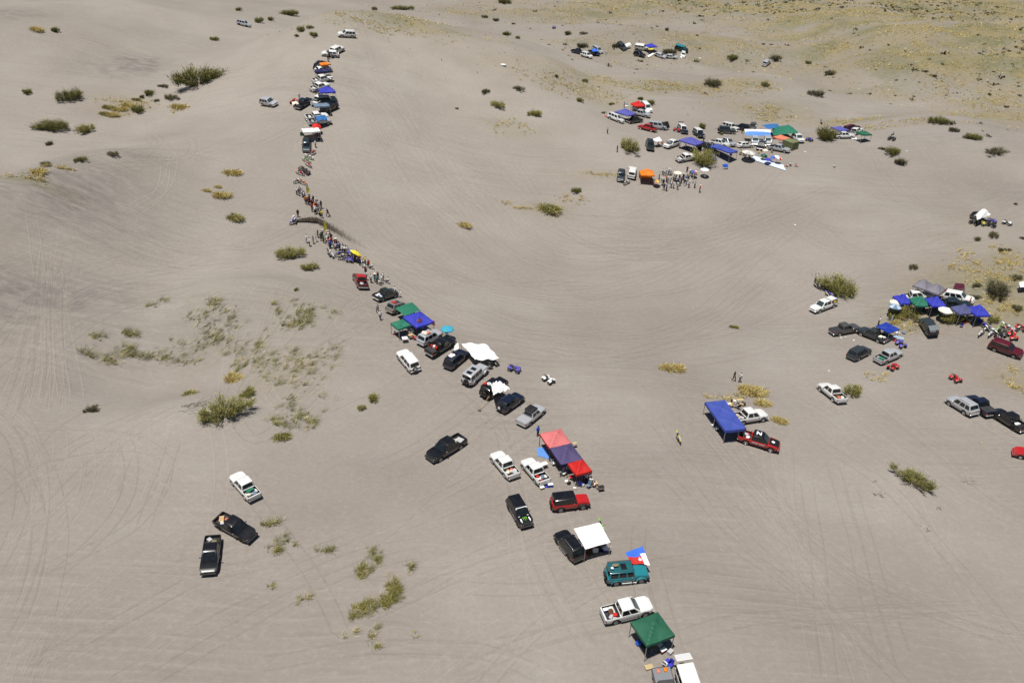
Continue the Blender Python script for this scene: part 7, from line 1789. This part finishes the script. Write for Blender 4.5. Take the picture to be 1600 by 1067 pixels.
# ------------------------------------------------------------------ shrubs and grass
TL = 'at the top left'
S1 = [ # x, y, width px, variant, mats, flatness, depth aspect, label
    (310, 124, 74, 0, None, .7, .8, 'largest dark green shrub on the upper left dune'),
    (111, 152, 37, 1, None, .9, 1, 'round green shrub left of the largest upper left shrub'),
    (80, 199, 50, 2, None, .6, .8, 'wide low green shrub at the left above the dark slope'),
    (133, 203, 30, 3, YGREEN, .8, 1, 'green shrub just right of the wide low left shrub'),
    (216, 173, 22, 4, None, .8, 1, 'dark leaning shrub below the yellow grass strip'),
    (235, 147, 17, 5, None, .8, 1, 'small green shrub left of the largest upper left shrub'),
    (222, 152, 10, 1, None, .8, 1, 'tiny green shrub left of the small one near the grass strip'),
    (255, 135, 14, 2, GREYS, .5, 1, 'grey-green low shrub beside the largest upper left shrub'),
    (269, 153, 26, 3, GREYS, .5, 1, 'sparse grey shrub below the largest upper left shrub'),
    (245, 158, 10, 0, GREYS, .6, 1, 'small grey shrub below the yellow grass strip end'),
    (43, 145, 16, 4, None, .8, 1, 'small dark shrub at the far left'),
    (87, 48, 14, 5, None, .8, 1, 'small shrub beside dry grass in the top left corner'),
    (405, 34, 16, 0, None, .9, 1, 'green shrub right of the lone far silver SUV'),
    (422, 31, 13, 1, None, .7, 1, 'narrow green shrub second right of the lone far SUV'),
    (452, 22, 27, 2, None, .6, .8, 'wide green shrub near the top edge, left half'),
    (373, 16, 11, 3, None, .8, 1, 'small shrub above the lone far silver SUV'),
    (335, 62, 15, 4, None, .6, 1, 'low shrub on the dune below the lone far SUV'),
    (469, 48, 16, 5, None, .8, 1, 'shrub left of the topmost white SUV'),
    (484, 44, 12, 0, None, .7, 1, 'small shrub above others left of the topmost white SUV'),
    (464, 57, 8, 1, None, .9, 1, 'tiny shrub below the shrub left of the topmost SUV'),
    (490, 55, 15, 2, None, .7, 1, 'green shrub nearest the topmost white SUV'),
    (126, 251, 20, 3, None, .7, 1, 'shrub on the crest above the dark left slope'),
    (176, 242, 20, 4, GREYS, .5, 1, 'brown half-dead shrub on the left dune crest'),
    (76, 225, 12, 5, GREYS, .7, 1, 'small grey shrub above the left dune crest'),
    (72, 257, 18, 0, GREYS, .5, 1, 'sparse shrub at the left end of the dune crest'),
    (451, 398, 42, 1, YGREEN, .8, .9, 'bright green shrub left of the lower spectators'),
    (484, 419, 22, 2, YGREEN, .9, 1, 'green shrub left of the maroon pickup'),
    (463, 453, 9, 3, None, .8, 1, 'tiny green shrub above the sparse grass'),
    (352, 643, 74, 0, YGREEN, .8, .9, 'large olive shrub with dead branches, left of centre'),
    (388, 615, 24, 2, YGREEN, .9, 1, 'small upright shrub at the large olive shrub edge'),
    (565, 638, 14, 4, YGREEN, .9, 1, 'small shrub alone below the white three-door SUV'),
    (585, 623, 20, 5, YGREEN, .9, 1, 'green shrub right of the small one below the white SUV'),
    (143, 641, 22, 1, GREYS, .7, 1, 'small yellow-grey shrub alone at the left'),
    (270, 545, 0, 0, None, 1, 1, ''),
    (985, 231, 36, 3, YGREEN, 1.0, 1, 'yellow-green bush at the left of the middle camp'),
    (1100, 251, 46, 4, YGREEN, .9, 1, 'yellowish bush in front of the violet-blue canopy'),
    (1292, 214, 34, 5, None, 1.2, 1, 'tall green bush right of the large green tarp'),
    (1016, 162, 14, 0, None, .9, 1, 'round dark bush behind the red canopy'),
    (1001, 155, 9, 1, None, .9, 1, 'small dark bush left above the red canopy'),
    (1097, 199, 14, 2, None, 1.0, 1, 'small bush behind the navy off-roader'),
    (1127, 210, 8, 3, None, .8, 1, 'tiny bush right of the navy off-roader'),
    (1395, 238, 26, 4, None, .8, 1, 'green bush on the bare right slope'),
    (1407, 254, 18, 5, GREYS, .8, 1, 'grey-green bush just below the one on the right slope'),
    (1379, 233, 12, 1, GREYS, .5, 1, 'low sparse bush left of the right slope bush'),
    (1468, 190, 30, 0, None, .7, 1, 'dark green bush on the right dune crest'),
    (1490, 204, 16, 1, GREYS, .7, 1, 'grey bush right below the crest bush'),
    (1520, 215, 26, 2, None, .6, 1, 'green leaning bush on the right dune'),
    (1557, 238, 34, 3, GREYS, .5, 1, 'grey half-dead bush on the right dune slope'),
    (1332, 613, 30, 4, YGREEN, .9, 1, 'round yellow-green shrub beside the loaded white pickup'),
    (1558, 455, 46, 1, GREYS, .9, 1, 'large grey-green bush at the right edge'),
    (1308, 451, 58, 2, YGREEN, .9, 1, 'big dark green shrub above the white canopied pickup'),
    (1420, 490, 40, 3, YGREEN, .8, 1, 'bush below the green canopy of the right camp'),
    (1397, 494, 24, 4, YGREEN, .7, 1, 'bush below the pale blue parasol'),
    (1485, 498, 34, 5, YGREEN, .7, 1, 'bush below the cream parasol of the right camp'),
    (1552, 501, 20, 0, YGREEN, 1.0, 1, 'bush between the deep blue canopy and motorcycles'),
    (1527, 447, 16, 1, GREYS, .6, 1, 'small bush left of the large grey-green bush'),
    (1525, 465, 14, 2, GREYS, .7, 1, 'small dark bush right of the dark red SUV'),
    (1588, 434, 20, 3, GREYS, .6, 1, 'low bush at the right edge above the motorcycles'),
    (1590, 482, 18, 4, GREYS, .6, 1, 'low bush at the right edge below the large bush'),
    (1526, 374, 12, 5, GREYS, .7, 1, 'dark shrub below the far right white tarp'),
    (1552, 369, 18, 0, GREYS, .8, 1, 'dark shrub right below the far right white tarp'),
    (1564, 392, 12, 1, GREYS, .8, 1, 'small dark shrub at far right, lower one'),
    (1575, 391, 9, 2, GREYS, .8, 1, 'tiny dark shrub right of the lower dark one'),
    (1598, 373, 9, 3, GREYS, .8, 1, 'tiny dark shrub cut by the right edge'),
    (1427, 418, 16, 4, GREYS, .6, 1, 'small leaning dark shrub above the grey canopy'),
    (1587, 319, 6, 5, None, .8, 1, 'tiny green shrub above the far white tarp'),
    (778, 165, 25, 0, YGREEN, .7, 1, 'green shrub on the smooth dune, right of centre top'),
    (836, 179, 22, 1, YGREEN, .7, 1, 'green shrub lower right of the one on the smooth dune'),
    (758, 144, 13, 2, GREYS, .8, 1, 'dark shrub upper left of the smooth dune shrubs'),
    (810, 140, 18, 3, GREYS, .7, 1, 'dark leaning shrub upper right of the smooth dune shrubs'),
    (714, 170, 6, 4, None, .7, 1, 'tiny shrub alone on the smooth dune'),
    (870, 120, 8, 5, GREYS, .8, 1, 'small dark shrub left of the dry grass belt'),
    (914, 127, 12, 0, None, .6, 1, 'small green shrub above the dry grass belt'),
    (905, 157, 16, 1, None, .5, 1, 'green shrub strip left of the red canopy camp'),
    (955, 163, 9, 2, None, .6, 1, 'small shrub left of the wide pale blue canopy'),
    (943, 177, 9, 3, None, .6, 1, 'small shrub behind the orange bundle'),
    (900, 299, 16, 4, None, .8, 1, 'small green shrub above the yellow-green grass'),
    (1113, 131, 32, 5, GREYS, .6, 1, 'grey bush on the far mound'),
    (1195, 134, 13, 0, None, 1.0, 1, 'round green bush on the far mound side'),
    (1276, 147, 26, 1, GREYS, .6, 1, 'large grey dead bush on the far slope'),
    (1145, 91, 20, 2, None, .7, 1, 'green bush left of the lone far right SUV'),
    (1212, 92, 20, 3, GREYS, .8, 1, 'grey bush behind the lone far right SUV'),
    (1263, 99, 12, 4, None, .7, 1, 'small green bush right of the lone far SUV'),
    (1298, 115, 20, 5, GREYS, .6, 1, 'dark grey bush right of the far bare valley'),
    (585, 15, 11, 0, None, .8, 1, 'small dark shrub at the top, left of the grassy mound'),
    (627, 14, 34, 1, None, .4, .7, 'green shrub strip on the grassy mound at the top'),
    (788, 3, 22, 2, None, .7, 1, 'dark shrub cut by the top edge'),
    (866, 34, 0, 0, None, 1, 1, ''),
    (757, 27, 14, 3, GREYS, .6, 1, 'grey-green shrub left at the top middle'),
    (775, 32, 12, 4, GREYS, .6, 1, 'grey-green shrub right beside another at the top middle'),
    (792, 54, 14, 5, None, .7, 1, 'yellow-green shrub at the end of the dune crest'),
    (809, 60, 8, 0, None, .8, 1, 'tiny green shrub at the end of the dune crest'),
    (802, 38, 6, 1, None, .8, 1, 'tiny green shrub above the dune crest end'),
    (910, 73, 14, 2, GREYS, 1.0, 1, 'dark bush behind the farthest navy pickup'),
    (962, 73, 14, 3, GREYS, .8, 1, 'bush left of the slate SUV in the farthest camp'),
    (1046, 82, 22, 4, GREYS, .7, 1, 'bush behind the cars of the farthest camp'),
    (888, 53, 13, 5, GREYS, .7, 1, 'grey bush above the farthest camp, left one'),
    (912, 53, 12, 0, GREYS, .6, 1, 'grey bush above the farthest camp, right one'),
    (1042, 47, 8, 1, GREYS, .9, 1, 'round dark bush on the bare far slope'),
]
for x, y, w, var, mt, fl, asp, lab in S1:
    if w: shrub((x, y), w, lab, var, mt, fl, asp=asp)
shrub((1426, 750), 66, 'yellow-green shrub with bare grey branches alone at the lower right', 3, YGREEN, .75, asp=.5, turn=-.75)
T1 = [(362, 271, 27, None, 'golden grass clump left of the upper line, upper one'), (345, 306, 28, None, 'golden grass clump left of the upper line, lower one'), (322, 297, 13, None, 'small dry grass clump left of the golden ones'), (340, 292, 11, None, 'tiny dry grass clump between the golden ones'),
      (279, 168, 26, None, 'dry grass clump below the largest upper left shrub'), (367, 341, 28, GRASSG, 'pale green grass clump left of the ridden motorcycle'), (725, 352, 22, None, 'golden grass clump alone on the wide sand bowl'), (857, 327, 36, GRASSG, 'yellow-green grass clump below the small green shrub'),
      (1050, 577, 36, None, 'golden grass clump alone above the yellow motorcycle'), (1174, 613, 44, None, 'large golden grass clump behind the pickup at the long blue canopy'), (1190, 630, 26, None, 'golden grass trailing right of the large golden clump'), (1217, 657, 24, None, 'golden grass clump right of the white pickup at the blue canopy'),
      (1147, 511, 14, GRASSG, 'faint grass clump alone on the sand right of centre'), (366, 592, 34, None, 'golden grass clump above the large olive shrub'), (296, 615, 22, GRASSG, 'green grass clump left of the large olive shrub'), (440, 683, 26, GRASSG, 'olive grass clump lower right of the large olive shrub'),
      (1400, 503, 18, None, 'golden grass clump left of the slate pickup canopy'), (57, 47, 22, None, 'dry grass strip in the top left corner'), (60, 238 + 30, 26, None, 'yellow grass along the left dune crest edge')]
for k, (x, y, w, mt, lab) in enumerate(T1): tuft((x, y), w, lab, mt, k)
for k, (x, y, w) in enumerate([(187, 172, 22), (200, 165, 20), (175, 180, 20), (162, 178, 16), (212, 156, 14), (168, 168, 18)]):
    tuft((x, y), w, ['yellow grass clump in the strip below the largest left shrub'][0], None if k < 3 else GRASSG, k)
dead_branches((302, 637), 60, 'pile of pale dead branches left of the large olive shrub', 3, 34, spread=.5)
dead_branches((1424, 752), 46, 'grey dead branches in the middle of the right shrub', 5, 16)
dead_branches((1372, 772), 26, 'small pale dead bush left of the right shrub', 6, 12)
dead_branches((1367, 752), 12, 'tiny dead twig left of the right shrub', 7, 6)
dead_branches((1513, 752), 28, 'small pale dead bush right of the right shrub', 8, 12)
dead_branches((1467, 793), 14, 'little dead bush below the right shrub', 9, 8)
dead_branches((1447, 826), 22, 'thin pale dead twigs lowest on the right sand', 10, 4, spread=1.9)
dead_branches((335, 655), 24, 'grey dead twigs at the foot of the large olive shrub', 11, 12)

patch('sparse_grass', [(325, 490, 30, 22, .8), (345, 515, 25, 25, .9), (150, 545, 40, 18, 1.0), (195, 527, 16, 10, .4), (208, 552, 18, 6, .5), (240, 552, 30, 15, .5), (300, 550, 60, 22, 1.1), (455, 490, 22, 20, .7), (468, 505, 14, 18, .6), (500, 495, 28, 16, .5),
      (380, 560, 24, 22, .6), (420, 560, 36, 28, .7), (490, 560, 40, 34, .8), (440, 600, 70, 40, 1.0), (370, 570, 12, 22, .5), (470, 640, 50, 26, .5), (430, 665, 30, 14, .4), (470, 665, 20, 14, .4), (430, 480, 10, 8, .2), (245, 475, 16, 8, .2)],
      GRASSW, 1200, .45, 1.1, 71, 'sparse grass growing in the hollow left of the line', lean=(.7, .55), wid=(.014, .030), clump=8)
patch('sparse_grass', [(577, 880, 14, 22, .9), (565, 895, 18, 12, .4), (618, 915, 12, 16, .9), (608, 938, 18, 10, 1.0), (585, 942, 22, 10, 1.0), (560, 955, 22, 10, .8), (420, 815, 14, 8, .4), (440, 850, 22, 16, .5), (505, 855, 14, 8, .2), (580, 1000, 14, 20, .3), (548, 990, 10, 10, .15), (425, 918, 10, 6, .12), (475, 940, 14, 8, .1), (645, 995, 8, 8, .06), (635, 890, 10, 12, .15)],
      GRASSG, 1300, .30, .75, 72, 'sparse grass on the low sand at the bottom', lean=(.35, .35), wid=(.012, .026), clump=10)
patch('dry_grass', [(190, 165, 40, 16, 1.0), (280, 168, 16, 12, .3), (40, 275, 45, 5, .6), (90, 262, 25, 4, .3), (860, 130, 40, 14, .7), (985, 130, 60, 9, 1.2), (1050, 138, 60, 8, 1.2), (900, 140, 50, 10, .8), (800, 200, 24, 16, .5), (855, 328, 30, 9, .4), (810, 322, 20, 4, .2), (940, 272, 26, 4, .3), (895, 310, 22, 12, .3), (640, 25, 60, 10, 1.2), (560, 27, 40, 6, .5), (620, 50, 40, 4, .5), (590, 48, 30, 3, .3),
      (880, 38, 50, 14, .8), (930, 62, 40, 8, .5), (1190, 170, 30, 12, .6), (1160, 138, 50, 8, .8), (1215, 188, 36, 5, .5), (1400, 193, 70, 6, 1.0), (1335, 190, 30, 5, .5), (1490, 145, 70, 18, 1.4), (1560, 165, 50, 20, 1.2), (1540, 430, 50, 26, 1.4), (1585, 410, 20, 30, .8), (1560, 480, 40, 16, .9), (1430, 505, 40, 16, .6), (1410, 480, 26, 8, .4), (1580, 590, 20, 22, .3), (1540, 400, 40, 16, .5), (1380, 590, 20, 8, .12), (1130, 620, 26, 8, .25), (1520, 500, 30, 10, .3)],
      GRASSY, 1500, .25, .65, 73, 'thin dry yellow grass over the dunes', lean=(.35, 0), wid=(.03, .07), clump=6)

def scrub():
    """the far scrubland: thousands of low bushes that read as one mass"""
    rg = np.random.default_rng(88)
    N_ = 95000
    xs = rg.uniform(-110, 480, N_); ys = rg.uniform(205, 720, N_)
    w = sstep((ys - 372 - .15 * (150 - xs)) / 120) * sstep((xs - 10) / 140) * (.35 + .65 * sstep((620 - ys) / 100))
    cl = pnoise(xs / 34, ys / 28, 91) + .6 * pnoise(xs / 11, ys / 9, 92)
    keep = rg.uniform(0, 1, N_) < w * np.clip(.22 + .7 * cl, .02, .5)
    belts = np.zeros(N_)
    for px, py, a, ra, rb in [(985, 108, .03, 40, 14), (1120, 100, .07, 40, 14), (1180, 150, .03, 24, 8), (1300, 118, .05, 30, 14), (1480, 150, .16, 26, 10), (1570, 150, .18, 26, 14), (1420, 165, .10, 24, 7), (900, 60, .05, 40, 14), (960, 40, .05, 40, 20), (1555, 430, .05, 16, 12), (1560, 205, .05, 20, 6), (640, 25, .05, 20, 10), (1100, 60, .07, 40, 20),
                              (1250, 15, .30, 60, 30), (1400, 12, .34, 60, 40), (1540, 20, .30, 60, 50), (1360, 97, .26, 18, 8), (1420, 106, .20, 16, 8), (1540, 112, .26, 36, 12), (1590, 90, .24, 26, 14), (1130, 12, .16, 50, 30), (1010, 20, .06, 50, 30), (1470, 60, .08, 40, 20), (1590, 60, .12, 30, 20), (1590, 135, .2, 20, 10), (1080, 78, .10, 24, 8), (1150, 75, .08, 20, 8)]:
        p = pick(px, py); belts = np.maximum(belts, a * np.exp(-((xs - p.x) / ra) ** 2 - ((ys - p.y) / rb) ** 2) * np.clip(.55 + 1.2 * cl, .08, 1.3))
    keep |= rg.uniform(0, 1, N_) < belts
    z = np.zeros(N_); z[keep] = Z(xs[keep], ys[keep])
    xs, ys, z = xs[keep], ys[keep], z[keep]
    n = len(xs); R = rg.gamma(2.2, .20, n) + .20
    K = 12
    b = np.repeat(np.stack([xs, ys, z], 1), K, 0); RR = np.repeat(R, K)
    d = rg.normal(0, .75, (n * K, 3)) * np.array([1, 1, .3]) + np.array([0, 0, .75])
    b = b + rg.normal(0, .38, (n * K, 3)) * RR[:, None] * np.array([1, 1, 0])
    tone = np.repeat(rg.integers(0, 3, n), K)
    o = link('scrub', blade_mesh('scrub', *blades(rg, b, d, RR * rg.uniform(.4, .95, n * K), RR * rg.uniform(.25, .5, n * K), rg.uniform(0, .2, n * K), tone)), [GREYS[0], GREYS[1], GREYS[2], GRASSY[0]])
    o['kind'] = 'stuff'; o['label'] = 'low dark scrub scattered over the far plain'; o['category'] = 'scrub'
    return n
print('scrub bushes', scrub())

def plain_grass():
    rg = np.random.default_rng(89); N_ = 150000
    xs = rg.uniform(-80, 300, N_); ys = rg.uniform(215, 480, N_)
    v = spots(VEG, xs, ys); v = np.maximum(v, .5 * sstep((ys - 375 - .15 * (150 - xs)) / 110) * sstep((xs - 20) / 120))
    cl = pnoise(xs / 13, ys / 9, 95) + .6 * pnoise(xs / 5, ys / 4, 96)
    k = rg.uniform(0, 1, N_) < np.clip(v, 0, 1) ** 1.3 * np.clip(.28 + 1.1 * cl, 0, .8)
    xs, ys = xs[k], ys[k]; n = len(xs); K = 5
    b = np.repeat(np.stack([xs, ys, Z(xs, ys)], 1), K, 0) + rg.normal(0, .14, (n * K, 3)) * np.array([1, 1, 0])
    d = rg.normal(0, .5, (n * K, 3)) * np.array([1, 1, .2]) + np.array([.3, .05, .9])
    o = link('dry_grass', blade_mesh('dry_grass', *blades(rg, b, d, rg.uniform(.3, .8, n * K), rg.uniform(.05, .12, n * K), rg.uniform(.1, .5, n * K), np.repeat(rg.choice([0, 1, 2, 3], n, p=[.3, .25, .25, .2]), K))), GRASSY)
    o['kind'] = 'stuff'; o['label'] = 'yellow dry grass covering the far scrub plain'; o['category'] = 'grass'
    return n
print('plain grass tufts', plain_grass())

# litter: single pale pieces lying on the sand
LIT = [(1321, 527, .45, 'lightgrey'), (1314, 528, .4, 'cream'), (1334, 532, .35, 'white'), (1295, 580, .4, 'cream'), (1242, 352, .5, 'white'), (1258, 238, .5, 'white'), (1417, 237, .5, 'white'), (786, 103, 1.6, 'white'), (1534, 692, .35, 'tan'), (1230, 256 - 24, .4, 'white'), (558, 54, .5, 'white'), (1094, 92, .9, 'white'), (979, 167, 1.0, 'white')]
for k, (x, y, s, c) in enumerate(LIT):
    bundle(pick(x, y), (s, s * .7, s * .3), fabric(c), f"{CWORD.get(c, c)} scrap of litter lying on the open sand", name='litter', cat='litter', seed=70 + k)

# ------------------------------------------------------------------ labels: what still reads alike is told apart by its order in the picture
ORD = ['leftmost', 'second from left', 'third from left', 'fourth from left', 'fifth from left', 'sixth from left', 'seventh from left', 'eighth from left', 'ninth from left', 'tenth from left', 'eleventh from left', 'twelfth from left', 'thirteenth from left', 'fourteenth from left', 'fifteenth from left', 'sixteenth from left', 'seventeenth from left', 'eighteenth from left', 'nineteenth from left', 'twentieth from left']
bpy.context.view_layer.update()
by = {}
for o in THINGS: by.setdefault(o['label'].strip(), []).append(o)
for lab, L_ in by.items():
    if len(L_) > 1:
        L_.sort(key=lambda o: proj(o.matrix_world.translation)[0])
        for k, o in enumerate(L_): o['label'] = f"{lab}, {ORD[min(k, 19)]}"
    else: L_[0]['label'] = lab
long_ = [o['label'] for o in THINGS if len(o['label'].replace(',', ' ').split()) > 16]
for o in THINGS:
    for k in ('_w', '_d'):
        if k in o: del o[k]
print('things', len(THINGS), 'too long', long_[:5])
